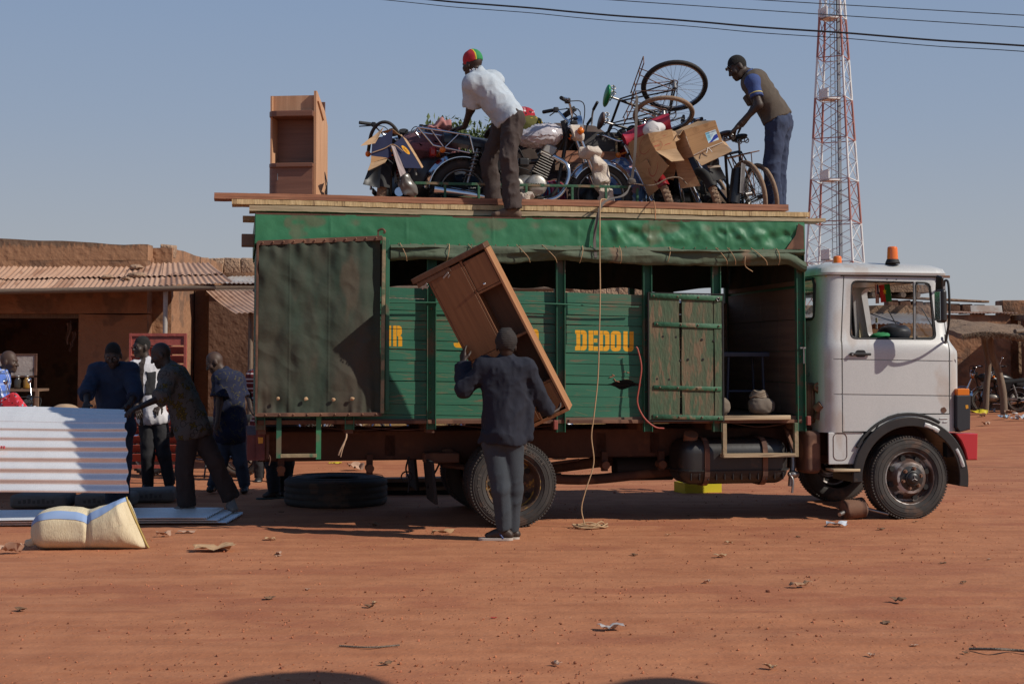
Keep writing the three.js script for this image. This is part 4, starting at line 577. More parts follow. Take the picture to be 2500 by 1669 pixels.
mudHouse('ochre house with a tin lean-to and log roof behind the silver cab', 5.3, 7.9, -28, -32, 2.55, M.mudGrey, 58, (h) => {
  for (let i = 0; i < 3; i++) part('roof_sheet', tin(V(5.1 + i * .82, 2.42, -27.8), V(5.94 + i * .82, 2.42, -27.8), V(5.94 + i * .82, 2.16, -25.6), V(5.1 + i * .82, 2.165 + .004 * i, -25.6), .076, .009, .01, 70 + i), M.tinGrey, h);
  part('front_wall', mudWall(5.2, -25.9, 7.45, -25.9, -.1, 2.08, .2, 61), M.ochre = grainy([.40, .265, .11], [.50, .345, .16], .95, { m: 1.4, seed: 111, bump: .01 }), h);
  for (let i = 0; i < 9; i++) part('roof_beam', rod(V(5.4 + i * .27, 2.74, -27.4), V(5.4 + i * .27, 2.78, -29), .05, .05, 7), M.log, h); part('thatch_layer', bumpy(bb(5.2, 7.9, 2.80, 2.95, -29.5, -27.6), .12, 3), M.thatch, h);
});
{
  // mud house at the right with the beam-end parapet, and the thatched shade before it
  const gy = .24;
  const h = thing('mud_house', 'mud house with beam-end parapet behind the thatched shade', 'building', [0, gy, 0], 0, 'mud houses behind the truck');
  part('wall', mudWall(10.2, -38, 12.75, -38, -.3, 2.42, .3, 80, .09), M.mud, h); part('wall', mudWall(12.75, -38, 12.9, -44, -.3, 2.4, .3, 81), M.mud, h);
  for (let i = 0; i < 4; i++) part('roof_sheet', tin(V(10.1 + i * .7, 2.58, -40), V(10.82 + i * .7, 2.58, -40), V(10.82 + i * .7, 2.46, -37.6), V(10.1 + i * .7, 2.464, -37.6), .09, .012, .01, 90 + i), M.dustyTin, h);
  for (let i = 0; i < 8; i++) part('beam_end', bumpy(box(.30, .26, .4, 10.3 + i * .335, 2.76 - .02 * i, -40, .03), .03, 8, i), M.mudDark, h); part('parapet_cap', bumpy(box(2.8, .06, .5, 11.5, 2.91, -40, .02, 0, 0, -.05), .03, 5), M.mudGrey, h);
  const h2 = thing('mud_house', 'dark mud house with a brick chimney block on its roof', 'building', [0, gy, 0], 0, 'mud houses behind the truck');
  part('wall', mudWall(12.95, -37.5, 18, -36, -.3, 2.3, .3, 84, .08), M.mudDark, h2); part('thatch_layer', bumpy(bb(12.9, 18, 2.28, 2.42, -39, -36.4), .14, 3), M.thatch, h2); part('wall', mudWall(13.4, -40, 18, -40, -.3, 2.5, .3, 85), M.mudGrey, h2);
  part('chimney_block', bumpy(box(1.05, .50, .6, 13.75, 2.62, -40, .03), .05, 5), M.mud, h2); part('tin_scrap', box(.85, .22, .03, 12.75, 2.62, -39.6, .01, -.3), M.tinGrey, h2); part('mat_panel', box(.9, .55, .05, 14.0, 1.98, -36.3, .01, .2, .2, -.08), M.thatch, h2);
  const t = thing('thatched_shade', 'ragged thatched shade roof on crooked poles beside the right mud house', 'shelter', [0, gy, 0]);
  const roof = part('thatch', fin(slab((s, q, k) => { const x = mix(10.2, 12.4, s), z = mix(-36.4, -33.4, q); return V(x + .1 * (noise3(q * 9, 0, 1) - .5), 2.20 - .34 * q + .06 * Math.sin(s * 5) - .18 * ss(s, .3, 1) * q * .4 + .07 * (noise3(x * 3, z * 3, 2, 4) - .5) - k * .14 + (k ? .05 * noise3(x * 8, z * 8, 0) : 0), z); }, 40, 30)), M.thatch, t);
  { const rr = rng(9), gs = []; for (let i = 0; i < 900; i++) { const s = rr(), q = rr() > .4 ? 1 : rr(), x = mix(10.2, 12.4, s), z = mix(-36.4, -33.4, q), y = 2.21 - .34 * q + .06 * Math.sin(s * 5) - .072 * ss(s, .3, 1) * q, d = V(rr() - .5, -.25 - .35 * rr() * (q > .98 ? 1.6 : .4), .4 + rr() * .8).setLength(.15 + .2 * rr()); gs.push(rod(V(x, y - rr() * .1, z), V(x, y, z).add(d), .006, .002, 3)); } const m = part('straw', gs, M.thatch, t); m.userData.kind = 'stuff'; }
  part('pole', tube([V(11.62, -.05, -34.9), V(11.60, .5, -34.9), V(11.50, 1.0, -34.9), V(11.30, 1.5, -34.8), V(11.28, 1.95, -34.8)], .085, 20, 9), M.log, t); part('pole', tube([V(11.47, .0, -35.8), V(11.50, .6, -35.8), V(11.55, 1.2, -35.8), V(11.36, 2.0, -35.6)], .075, 20, 9), M.log, t);
  part('roof_pole', rod(V(11.5, 1.93, -33.7), V(12.75, 2.02, -34.4), .055, .05, 7), M.log, t); part('roof_pole', rod(V(10.2, 1.86, -34), V(12.4, 1.84, -34), .05, .05, 7), M.log, t); part('roof_pole', tube([V(12.5, 1.5, -34), V(12.55, 2.1, -34.2), V(12.7, 2.35, -34.3)], .08, 12, 7), M.log, t);
}
// ---------------------------------------------------------------- radio mast
{
  const t = thing('radio_mast', 'tall red and white lattice radio mast beyond the houses', 'mast', [26.4, 0, -120], 18 * R);
  const red = mat([.36, .15, .125], .6), white = mat([.66, .66, .66], .6), grey = mat([.17, .19, .22], .6);  // red and white are lightened to paint distance haze into the mast
  const half = (y) => Math.max(.5, 2.66 * (1 - (y - 9) / 38)) , C = [[1, 0], [0, 1], [-1, 0], [0, -1]];
  const ys = [0, 1.6, 5.3, 9.2, 12.5, 15.95, 19.3, 22.65, 26.0, 29.35, 32.6, 35.8]; const P = (k, y) => V(C[k % 4][0] * half(y), y, C[k % 4][1] * half(y));
  for (let i = 0; i < ys.length - 1; i++) {
    const m = i % 2 ? white : red, s = grp('mast_section', t), y0 = ys[i], y1 = ys[i + 1], ym = (y0 + y1) / 2;
    for (let k = 0; k < 4; k++) {
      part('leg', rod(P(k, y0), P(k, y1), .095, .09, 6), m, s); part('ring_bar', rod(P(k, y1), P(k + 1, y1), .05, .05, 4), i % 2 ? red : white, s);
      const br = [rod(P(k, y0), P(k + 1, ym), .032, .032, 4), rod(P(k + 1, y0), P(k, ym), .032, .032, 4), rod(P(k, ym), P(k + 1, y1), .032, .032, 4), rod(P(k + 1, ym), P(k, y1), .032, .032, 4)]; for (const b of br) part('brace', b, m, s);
    }
  }
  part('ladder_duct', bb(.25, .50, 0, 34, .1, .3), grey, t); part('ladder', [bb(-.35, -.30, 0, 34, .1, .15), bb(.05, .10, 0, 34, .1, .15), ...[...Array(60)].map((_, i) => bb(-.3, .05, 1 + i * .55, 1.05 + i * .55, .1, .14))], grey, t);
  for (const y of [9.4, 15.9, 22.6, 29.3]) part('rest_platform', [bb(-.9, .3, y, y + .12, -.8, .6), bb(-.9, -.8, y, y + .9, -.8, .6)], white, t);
}
// overhead cables
{
  const rubberC = mat([.02, .02, .022], .7);
  const cab = (label, a, b, sag, r, wig = 0) => { const pts = []; for (let i = 0; i <= 40; i++) { const s = i / 40; pts.push(V(mix(a[0], b[0], s), mix(a[1], b[1], s) - sag * 4 * s * (1 - s) + wig * Math.sin(s * 70), mix(a[2], b[2], s))); } single('overhead_cable', tube(pts, r, 160, 6), rubberC, label, 'cable', 'overhead cables'); };
  cab('thick twisted overhead cable crossing the sky above the load', [-12, 9.2, -26.7], [14, 5.1, -18.7], .2, .014, .006); cab('thin cable hanging just below the thick twisted one', [-12, 9.15, -26.75], [14, 5.03, -18.75], .21, .006, .008);
  cab('thin overhead cable above the twisted pair', [-12, 9.2, -26.7], [14, 5.36, -18.7], .1, .0065); cab('uppermost thin overhead cable crossing before the radio mast', [-12, 9.27, -26.7], [14, 5.57, -18.7], .1, .0065);
}
// ---------------------------------------------------------------- trees
M.leaf = new THREE.MeshPhysicalMaterial({ color: rgb(.11, .15, .04), roughness: .65, transmission: .25, thickness: 0, side: THREE.DoubleSide });
M.bark = M.grain([.10, .075, .055], [.18, .135, .10], { seed: 112, v: true, m: .5, bump: .01 });
function tree(label, x, z, base, cy, rx, ry, n, seed, leaf = .10) {
  const rr = rng(seed), t = thing('tree', label, 'tree', [x, 0, z]), tips = [];
  const gs = [tube([V(0, base, 0), V(.08, cy * .4, .05), V(-.05, cy - ry * .6, 0)], .11, 14, 8)];
  for (let i = 0; i < 9; i++) { const a = rr() * 6.283, e = rr() * 1.5 - .2, p = V(Math.cos(a) * rx * .75 * Math.cos(e), cy + ry * .8 * Math.sin(e), Math.sin(a) * rx * .75 * Math.cos(e)); gs.push(tube([V(-.05, cy - ry * .7, 0), V(p.x * .4, mix(cy - ry * .6, p.y, .6), p.z * .4), p], .03, 10, 5)); tips.push(p); }
  part('trunk', gs, M.bark, t);
  const p = [], q = new THREE.Object3D(), g0 = [[0, 0, 0], [.22, .5, .03], [0, 1, -.05], [0, 0, 0], [0, 1, -.05], [-.22, .5, .03]].map((v) => V(...v)); const v = V();
  for (let i = 0; i < n; i++) {
    const c = tips[i % 9], r = .55; q.position.set(c.x + (rr() + rr() - 1) * rx * r, c.y + (rr() + rr() - 1) * ry * r, c.z + (rr() + rr() - 1) * rx * r); q.rotation.set(Math.PI * (.55 + .5 * rr()), rr() * 6.283, 0, 'YXZ'); q.scale.setScalar(leaf * (.7 + .7 * rr())); q.updateMatrix();
    for (const w of g0) { v.copy(w).applyMatrix4(q.matrix); p.push(v.x, v.y, v.z); }
  }
  const g = new THREE.BufferGeometry(); g.setAttribute('position', new THREE.Float32BufferAttribute(p, 3)); g.computeVertexNormals(); g.setAttribute('uv', new THREE.Float32BufferAttribute(new Float32Array(p.length / 3 * 2), 2)); part('crown', g, M.leaf, t);
}
tree('leafy green tree rising behind the roof load', -1.02, -31, 0, 5.45, 1.0, 1.0, 3600, 201, .15);
tree('young green tree in the gap between mud shop and store', -6.1, -29.4, 0, 2.3, .7, 1.0, 1800, 202, .14);

// ---------------------------------------------------------------- people: skeletons of tapered bones joined smoothly and meshed
function nets(bones, h, k, noise) {                           // surface nets over the union of the bones
  const lo = V(1e9, 1e9, 1e9), hi = V(-1e9, -1e9, -1e9), pad = .05; for (const b of bones) for (const q of [b.a, b.b]) { const r = Math.max(b.ra, b.rb) * (b.f ? Math.max(...b.f) : 1) + pad; lo.min(V(q.x - r, q.y - r, q.z - r)); hi.max(V(q.x + r, q.y + r, q.z + r)); }
  const nx = Math.ceil((hi.x - lo.x) / h) + 1, ny = Math.ceil((hi.y - lo.y) / h) + 1, nz = Math.ceil((hi.z - lo.z) / h) + 1, g = new Float32Array(nx * ny * nz).fill(.2), I = (x, y, z) => (z * ny + y) * nx + x;
  for (const b of bones) {
    const r = Math.max(b.ra, b.rb) * (b.f ? Math.max(...b.f) : 1) + pad, mn = V().copy(b.a).min(b.b).subScalar(r).sub(lo).divideScalar(h), mx = V().copy(b.a).max(b.b).addScalar(r).sub(lo).divideScalar(h), d = V().subVectors(b.b, b.a), l2 = d.lengthSq() || 1e-9, p = V(), q = V(), n = b.cut && d.clone().normalize(), inv = b.f && b.q.clone().invert();
    for (let z = Math.max(0, mn.z | 0); z <= Math.min(nz - 1, mx.z + 1); z++) for (let y = Math.max(0, mn.y | 0); y <= Math.min(ny - 1, mx.y + 1); y++) for (let x = Math.max(0, mn.x | 0); x <= Math.min(nx - 1, mx.x + 1); x++) {
      p.set(lo.x + x * h, lo.y + y * h, lo.z + z * h); let s;
      if (b.f) { q.subVectors(p, b.a).applyQuaternion(inv); const m = Math.min(...b.f) * b.ra; s = (Math.hypot(q.x / (b.ra * b.f[0]), q.y / (b.ra * b.f[1]), q.z / (b.ra * b.f[2])) - 1) * (m * 1.15); }
      else { q.subVectors(p, b.a); const t = clamp(q.dot(d) / l2, 0, 1); s = q.addScaledVector(d, -t).length() - mix(b.ra, b.rb, t); }
      if (n) { s = Math.max(s, (p.x - b.b.x) * n.x + (p.y - b.b.y) * n.y + (p.z - b.b.z) * n.z); }
      if (b.plane) for (const pl of b.plane) s = Math.max(s, q.copy(p).sub(pl[0]).dot(pl[1]));
      const i = I(x, y, z), o = g[i], kk = b.k ?? k;
      if (b.sub) { const e = clamp(.5 - .5 * (o + s) / kk, 0, 1); g[i] = mix(o, -s, e) + kk * e * (1 - e); } else { const e = clamp(.5 + .5 * (o - s) / kk, 0, 1); g[i] = mix(o, s, e) - kk * e * (1 - e); }
    }
  }
  if (noise) for (let z = 0; z < nz; z++) for (let y = 0; y < ny; y++) for (let x = 0; x < nx; x++) { const i = I(x, y, z); if (Math.abs(g[i]) < .045) g[i] += noise(lo.x + x * h, lo.y + y * h, lo.z + z * h); }
  const id = new Int32Array(nx * ny * nz).fill(-1), pos = [], ix = [];
  for (let z = 0; z < nz - 1; z++) for (let y = 0; y < ny - 1; y++) for (let x = 0; x < nx - 1; x++) {
    let m = 0; const c = []; for (let k2 = 0; k2 < 8; k2++) { const v = g[I(x + (k2 & 1), y + (k2 >> 1 & 1), z + (k2 >> 2))]; c.push(v); if (v < 0) m |= 1 << k2; }
    if (m === 0 || m === 255) continue; let sx = 0, sy = 0, sz = 0, n = 0;
    for (let a = 0; a < 8; a++) for (const bt of [1, 2, 4]) { if (a & bt) continue; const b2 = a | bt; if ((c[a] < 0) === (c[b2] < 0)) continue; const t = c[a] / (c[a] - c[b2]); sx += (a & 1) + (bt === 1 ? t : 0); sy += (a >> 1 & 1) + (bt === 2 ? t : 0); sz += (a >> 2) + (bt === 4 ? t : 0); n++; }
    id[I(x, y, z)] = pos.length / 3; pos.push(lo.x + (x + sx / n) * h, lo.y + (y + sy / n) * h, lo.z + (z + sz / n) * h);
  }
  for (let z = 1; z < nz - 1; z++) for (let y = 1; y < ny - 1; y++) for (let x = 1; x < nx - 1; x++) {
    const v = g[I(x, y, z)] < 0; const quad = (a, b, c, d, f) => { if (a < 0 || b < 0 || c < 0 || d < 0) return; f ? ix.push(a, b, c, a, c, d) : ix.push(a, c, b, a, d, c); };
    if (v !== g[I(x + 1, y, z)] < 0) quad(id[I(x, y - 1, z - 1)], id[I(x, y, z - 1)], id[I(x, y, z)], id[I(x, y - 1, z)], v);
    if (v !== g[I(x, y + 1, z)] < 0) quad(id[I(x - 1, y, z - 1)], id[I(x - 1, y, z)], id[I(x, y, z)], id[I(x, y, z - 1)], v);
    if (v !== g[I(x, y, z + 1)] < 0) quad(id[I(x - 1, y - 1, z)], id[I(x, y - 1, z)], id[I(x, y, z)], id[I(x - 1, y, z)], v);
  }
  const o = new THREE.BufferGeometry(); o.setAttribute('position', new THREE.Float32BufferAttribute(pos, 3)); o.setIndex(ix); o.computeVertexNormals(); return fin(o);
}
const bone = (a, b, ra, rb = ra, o = {}) => ({ a, b, ra, rb, ...o });
const ell = (c, r, q, o = {}) => ({ a: c, b: c, ra: 1, rb: 1, f: r, q, ...o });
const folds = (amp, fr, seed) => (x, y, z) => { const w = noise3(x * 4, y * 4, z * 4, seed) * 1.6, n = noise3(x * fr + w, y * fr * .75 + w, z * fr, seed), m = noise3(x * fr * 2.3, y * fr * 1.6 + w * 2, z * fr * 2.3, seed + 1); return -amp * (Math.pow(1 - Math.abs(2 * n - 1), 2) - .35) - amp * .45 * (Math.pow(1 - Math.abs(2 * m - 1), 2) - .35); };
function headBones(c, face, up, s = 1) {
  const z = face.clone().normalize(), x = up.clone().cross(z).normalize(), y = z.clone().cross(x), q = new THREE.Quaternion().setFromRotationMatrix(new THREE.Matrix4().makeBasis(x, y, z)), P = (a, b, d) => V(a, b, d).multiplyScalar(s).applyQuaternion(q).add(c), e = (a, b, d, r, o) => ell(P(a, b, d), r.map((v) => v * s), q, o);
  const B = [e(0, .035, -.012, [.077, .098, .097]), e(0, -.015, .028, [.064, .085, .068]), e(0, -.066, .040, [.047, .050, .052]), bone(P(-.034, .026, .080), P(.034, .026, .080), .013 * s, .013 * s, { k: .02 }), bone(P(0, .015, .094), P(0, -.022, .112), .009 * s, .014 * s, { k: .012 }), e(-.014, -.026, .100, [.010, .009, .011], { k: .008 }), e(.014, -.026, .100, [.010, .009, .011], { k: .008 }),
    bone(P(-.018, -.056, .090), P(.018, -.056, .090), .0085 * s, .0085 * s, { k: .01 }), bone(P(-.016, -.070, .088), P(.016, -.070, .088), .0095 * s, .0095 * s, { k: .01 }), e(0, -.095, .075, [.022, .018, .02]), e(-.045, -.02, .065, [.024, .022, .022], { k: .03 }), e(.045, -.02, .065, [.024, .022, .022], { k: .03 }),
    e(-.080, -.008, -.008, [.011, .034, .021], { k: .012 }), e(.080, -.008, -.008, [.011, .034, .021], { k: .012 }), e(-.031, .006, .094, [.017, .012, .013], { sub: 1, k: .01 }), e(.031, .006, .094, [.017, .012, .013], { sub: 1, k: .01 })];
  return { B, P, q, e };
}
// a hand: palm and five bent fingers, closing towards 'palm'
function handBones(w, dir, palm, thumbSide, curl = .5, spread = 1) {
  const f = dir.clone().normalize(), n = palm.clone().addScaledVector(f, -palm.dot(f)).normalize(), s = f.clone().cross(n).normalize().multiplyScalar(thumbSide), P = (a, b, c) => w.clone().addScaledVector(f, a).addScaledVector(s, b).addScaledVector(n, c), B = [];
  for (const b of [-.028, -.009, .010, .028]) B.push(bone(P(.0, b * .65, 0), P(.085, b, .002), .017, .0135, { k: .014 }));
  [[.028, .068, .1], [.010, .078, .05], [-.009, .072, 0], [-.028, .056, -.05]].forEach(([b, l, a], i) => { let p = P(.088, b, .002), an = curl * .55 + i * .05; for (const [q, r0, r1] of [[.46, .0100, .0092], [.30, .0092, .0085], [.24, .0085, .0072]]) { const e = p.clone().addScaledVector(f, Math.cos(an) * l * q * 1.15).addScaledVector(n, Math.sin(an) * l * q * 1.15).addScaledVector(s, a * l * q * spread); B.push(bone(p, e, r0, r1, { k: .004 })); p = e; an += curl * (.75 + .1 * i); } });
  const t0 = P(.022, .026, .006), t1 = P(.050, .052, .020 + .012 * curl), t2 = P(.078, .060, .030 + .028 * curl), t3 = P(.098, .058, .036 + .04 * curl); B.push(bone(t0, t1, .015, .012, { k: .012 }), bone(t1, t2, .012, .0105, { k: .005 }), bone(t2, t3, .0105, .0085, { k: .005 })); return B;
}
const SKIN = [grainy([.030, .0165, .0115], [.042, .0235, .016], .58, { m: .4, n: 128, seed: 120, bump: .0006 }), grainy([.055, .028, .018], [.075, .040, .026], .6, { m: .4, n: 128, seed: 121, bump: .0006 })];
M.hair = grainy([.006, .0055, .005], [.014, .012, .011], .95, { m: .1, n: 128, seed: 122, bump: .004 }); M.eyeWhite = mat([.30, .26, .22], .3); M.eyeDark = mat([.008, .006, .005], .2);
// o: skin, face (direction), up, shirt {m, fit, sleeve 0..1 of the whole arm, hem (metres below the waist), open}, trousers {m, fit, cuff}, shoe, hair, hands {l, r: palm direction and curl}, girth
function person(label, key, o) {
  const j = Object.fromEntries(Object.entries(J[key]).map(([k, v]) => [k, V(...v)])), t = thing('person', label, 'person', [j.pv.x, Math.min(j.al.y, j.ar.y), j.pv.z]), off = t.position.clone().negate(), S = o.girth ?? 1, sd = o.seed ?? 1, m2 = (a, b, s = .5) => a.clone().lerp(b, s);
  const up = o.up ?? j.hd.clone().sub(j.nk).normalize(), H = headBones(j.hd, o.face, up, o.head ?? 1), put = (name, g, m) => part(name, g.translate(off.x, off.y, off.z), m, t);
  const spine = (r, d = 0) => [bone(j.sl, j.sr, .066 * S + r, .066 * S + r), bone(m2(j.ch, j.sl, .55), m2(j.wa, j.hl, .5), .092 * S + r, .085 * S + r + d), bone(m2(j.ch, j.sr, .55), m2(j.wa, j.hr, .5), .092 * S + r, .085 * S + r + d), bone(j.ch, j.pv, .105 * S + r, .11 * S + r + d), bone(m2(j.ch, j.nk, .4), j.nk, .07 * S + r, .056 * S + r)];
  const limb = (a, b, c, r0, r1, r2) => [bone(a, b, r0, r1), bone(b, c, r1, r2)];
  const bodyB = [...spine(-.012), bone(j.nk, H.P(0, -.04, -.02), .054, .050), ...limb(j.sl, j.el, j.wl, .048, .040, .027), ...limb(j.sr, j.er, j.wr, .048, .040, .027), ...limb(j.hl, j.kl, j.al, .078, .052, .034), ...limb(j.hr, j.kr, j.ar, .078, .052, .034)];
  const foot = (a, to, r = 1) => { const d = to.clone().sub(a).setY(0).normalize(), h = a.clone().addScaledVector(d, -.045); h.y = to.y + .028; const b = to.clone(); b.y = to.y + .022; const mid = m2(h, b, .55).add(V(0, .012, 0)), sd2 = V(-d.z, 0, d.x).multiplyScalar(.018); return [bone(a, h, .034 * r, .034 * r), bone(h, m2(h, b, .65).add(sd2), .034 * r, .034 * r), bone(a, mid, .034 * r, .036 * r), bone(mid, b.clone().add(sd2), .034 * r, .024 * r), bone(mid, b.clone().sub(sd2).addScaledVector(d, -.02), .034 * r, .022 * r)]; };
  const bare = o.shoe === 'bare' || o.shoe === 'flipflop';
  const gs = [nets([...bodyB, ...(bare ? [...foot(j.al, j.tl, .92), ...foot(j.ar, j.tr, .92)] : [])], .015, .035), nets([...H.B, bone(H.P(0, -.05, -.02), m2(j.nk, j.hd, .2), .052, .054)], .0055, .022)];
  for (const [w, fi, k] of [['wl', 'fl', 'l'], ['wr', 'fr', 'r']]) { const hd = o.hands?.[k]; if (hd) gs.push(nets([...handBones(j[w], j[fi].clone().sub(j[w]), hd[0], hd[1], hd[2]), bone(j[k === 'l' ? 'el' : 'er'].clone().lerp(j[w], .8), j[w], .030, .024)], .0042, .01)); }
  const body = put('body', mrg(gs), SKIN[o.skin ?? 0]);
  if (o.eyes !== 0) for (const s of [-1, 1]) { part('eye', sph(.0105).translate(...H.P(s * .031, .006, .0795).add(off).toArray()), M.eyeWhite, body); part('iris', sph(.0062).translate(...H.P(s * .031, .004, .0862).add(off).toArray()), M.eyeDark, body); }
  if (o.hair) put('hair', nets([H.e(0, .038, -.014, [.0790, .099, .0985], { plane: [[H.P(0, .028, .05), V(0, -.85, .55).applyQuaternion(H.q).multiplyScalar(1)]] })], .006, .01, o.hair === 'short' ? (x, y, z) => .002 * (noise3(x * 160, y * 160, z * 160, 3) - .5) : null), M.hair);
  if (o.cap) o.cap(H, put);
  // shirt
  const s = o.shirt, fit = s.fit ?? .016, cutArm = (a, b, c, L) => { const out = [], l1 = a.distanceTo(b), l2 = b.distanceTo(c), d = L * (l1 + l2), w = s.cuff ?? 1; if (d <= 0) return out; if (d <= l1) out.push(bone(a, m2(a, b, d / l1), .058 * S + fit, (.052 * S + fit) * w, { cut: 1 })); else { out.push(bone(a, b, .056 * S + fit, .046 * S + fit)); out.push(bone(b, m2(b, c, (d - l1) / l2), .046 * S + fit, (.034 + fit) * w, { cut: 1 })); } return out; };
  const dn = j.pv.clone().sub(j.wa).normalize(), hem = j.pv.clone().addScaledVector(dn, s.hem ?? .02), pl = [[hem, s.hemDir ?? dn]];
  const nd = j.nk.clone().sub(j.ch).normalize();
  const shB = [...spine(fit, s.flare ?? .012).map((b) => ({ ...b, plane: pl })), { ...bone(j.hl, j.hr, .10 * S + fit, .10 * S + fit), plane: pl }, bone(m2(j.ch, j.sl, .3), j.sl, .075 * S + fit, .070 * S + fit), bone(m2(j.ch, j.sr, .3), j.sr, .075 * S + fit, .070 * S + fit), ...cutArm(j.sl, j.el, j.wl, s.sleeve ?? .35), ...cutArm(j.sr, j.er, j.wr, s.sleeve ?? .35)];
  if (s.extra) shB.push(...s.extra(j, S));
  shB.push({ ...bone(j.nk.clone().addScaledVector(nd, .012), j.nk.clone().addScaledVector(nd, .12), .054, .06), sub: 1, k: .006 });
  const shirt = put(s.name ?? 'shirt', nets(shB, .011, .028, folds(s.fold ?? .012, s.fr ?? 11, sd)), s.m);
  if (s.collar) part('collar', nets([0, 1, 2, 3, 4, 5, 6, 7, 8, 9].map((i) => { const a = i / 9 * 5.2 - 2.6, x = V(0, 1, 0).cross(o.face).normalize(), f = o.face.clone().setY(0).normalize(), c = j.nk.clone().addScaledVector(nd, .012); return bone(c.clone().addScaledVector(x, Math.sin(a) * .066).addScaledVector(f, -Math.cos(a) * .06), c.clone().addScaledVector(x, Math.sin(a) * .072).addScaledVector(f, -Math.cos(a) * .066).addScaledVector(nd, .028), .008, .006); }), .006, .012).translate(off.x, off.y, off.z), s.collarM ?? s.m, shirt);
  for (const p of s.patch ?? []) put(p.name, nets(shB.filter((b) => !b.sub).map((b) => ({ ...b, ra: b.ra + .006, rb: b.rb + .006, plane: [...(b.plane ?? []), ...p.planes(j)] })), .011, .028, folds(s.fold ?? .012, s.fr ?? 11, sd)), p.m);
  if (s.after) s.after(j, put, off, shirt, H);
  // trousers
  const tr = o.trousers, tf = tr.fit ?? .016, leg = (h, k, a) => { const e = k.clone().lerp(a, tr.to ?? 1); return [bone(h, k, .082 * S + tf, .056 * S + tf), bone(k, e, .056 * S + tf, (.044 + tf) * (tr.cuff ?? 1), { cut: 1 })]; };
  put('trousers', nets([{ ...bone(j.hl, j.hr, .088 * S + tf, .088 * S + tf) }, bone(j.pv, m2(j.pv, j.wa, .55), .11 * S + tf, .105 * S + tf * .6, { cut: 1 }), bone(m2(j.hl, j.pv, .3), m2(j.wa, j.hl, .5), .085 * S + tf, .080 * S + tf * .5), bone(m2(j.hr, j.pv, .3), m2(j.wa, j.hr, .5), .085 * S + tf, .080 * S + tf * .5), ...leg(j.hl, j.kl, j.al), ...leg(j.hr, j.kr, j.ar)], .011, .022, folds(tr.fold ?? .012, tr.fr ?? 12, sd + 5)), tr.m);
  for (const [a, to] of [[j.al, j.tl], [j.ar, j.tr]]) {
    if (bare) { if (o.shoe === 'flipflop') { const d = to.clone().sub(a).setY(0).normalize(), c = m2(a, to, .48); c.y = to.y - .004; const g = fin(ext(roundRect(-.148, .148, -.048, .048, .045), .016, .004)).rotateX(-Math.PI / 2).rotateY(Math.atan2(-d.z, d.x)); const sole = part('flip_flop', g.translate(c.x + off.x, c.y + off.y - .012, c.z + off.z), o.soleM, t), e = to.clone().addScaledVector(d, -.05).add(off), pp = V(-d.z, 0, d.x); part('thong_strap', [1, -1].map((q) => tube([e.clone().add(V(0, .03, 0)), e.clone().addScaledVector(d, -.05).addScaledVector(pp, q * .03).add(V(0, .052, 0)), e.clone().addScaledVector(d, -.10).addScaledVector(pp, q * .048).add(V(0, .0, 0))], .008, 14, 6)), o.strapM, sole); } }
    else put('shoe', nets([...foot(a, to, 1.12)], .008, .02, (x, y, z) => .003 * (noise3(x * 40, y * 40, z * 40, 5) - .5)), o.shoeM);
  }
  return t;
}
// joints of the people, in metres
const J={};
J.carrier={hd:[-0.050,1.685,-12.910],nk:[-0.050,1.563,-12.930],ch:[-0.061,1.438,-12.910],wa:[-0.075,1.135,-12.910],pv:[-0.086,0.900,-12.910],sl:[-0.233,1.499,-12.910],el:[-0.422,1.320,-12.910],wl:[-0.434,1.548,-13.150],fl:[-0.449,1.702,-13.250],sr:[0.122,1.492,-12.910],er:[0.219,1.269,-12.960],wr:[0.333,1.086,-13.070],fr:[0.414,1.127,-13.130],hl:[-0.161,0.868,-12.910],kl:[-0.100,0.452,-12.880],al:[-0.068,0.082,-12.930],tl:[-0.221,0.021,-12.940],hr:[0.000,0.868,-12.910],kr:[0.018,0.445,-12.960],ar:[-0.007,0.062,-13.040],tr:[-0.169,0.015,-13.050]};
J.roofcap={hd:[-0.380,4.410,-14.109],nk:[-0.323,4.313,-14.059],ch:[-0.268,4.214,-14.059],wa:[-0.098,4.011,-14.059],pv:[-0.028,3.900,-14.059],sl:[-0.381,4.204,-14.009],el:[-0.400,3.989,-14.159],wl:[-0.465,3.841,-14.339],fl:[-0.612,3.818,-14.399],sr:[-0.176,4.283,-14.239],er:[-0.154,4.059,-14.479],wr:[-0.184,3.891,-14.659],fr:[-0.226,3.858,-14.709],hl:[-0.075,3.869,-14.159],kl:[-0.223,3.497,-14.239],al:[-0.172,3.017,-14.309],tl:[-0.318,2.948,-14.259],hr:[0.012,3.857,-13.989],kr:[-0.035,3.482,-13.919],ar:[0.008,2.998,-13.919],tr:[-0.170,2.918,-13.899]};
J.roofvest={hd:[2.333,4.571,-15.084],nk:[2.451,4.511,-15.084],ch:[2.514,4.417,-15.084],wa:[2.681,4.179,-15.084],pv:[2.751,4.034,-15.084],sl:[2.458,4.396,-14.924],el:[2.509,4.149,-14.864],wl:[2.296,3.933,-14.924],fl:[2.214,3.860,-14.944],sr:[2.487,4.440,-15.254],er:[2.552,4.220,-15.324],wr:[2.418,4.026,-15.384],fr:[2.323,3.970,-15.384],hl:[2.713,3.977,-14.994],kl:[2.653,3.529,-14.984],al:[2.694,2.980,-15.034],tl:[2.545,2.911,-15.024],hr:[2.793,4.006,-15.174],kr:[2.753,3.552,-15.164],ar:[2.742,2.993,-15.184],tr:[2.589,2.925,-15.184]};
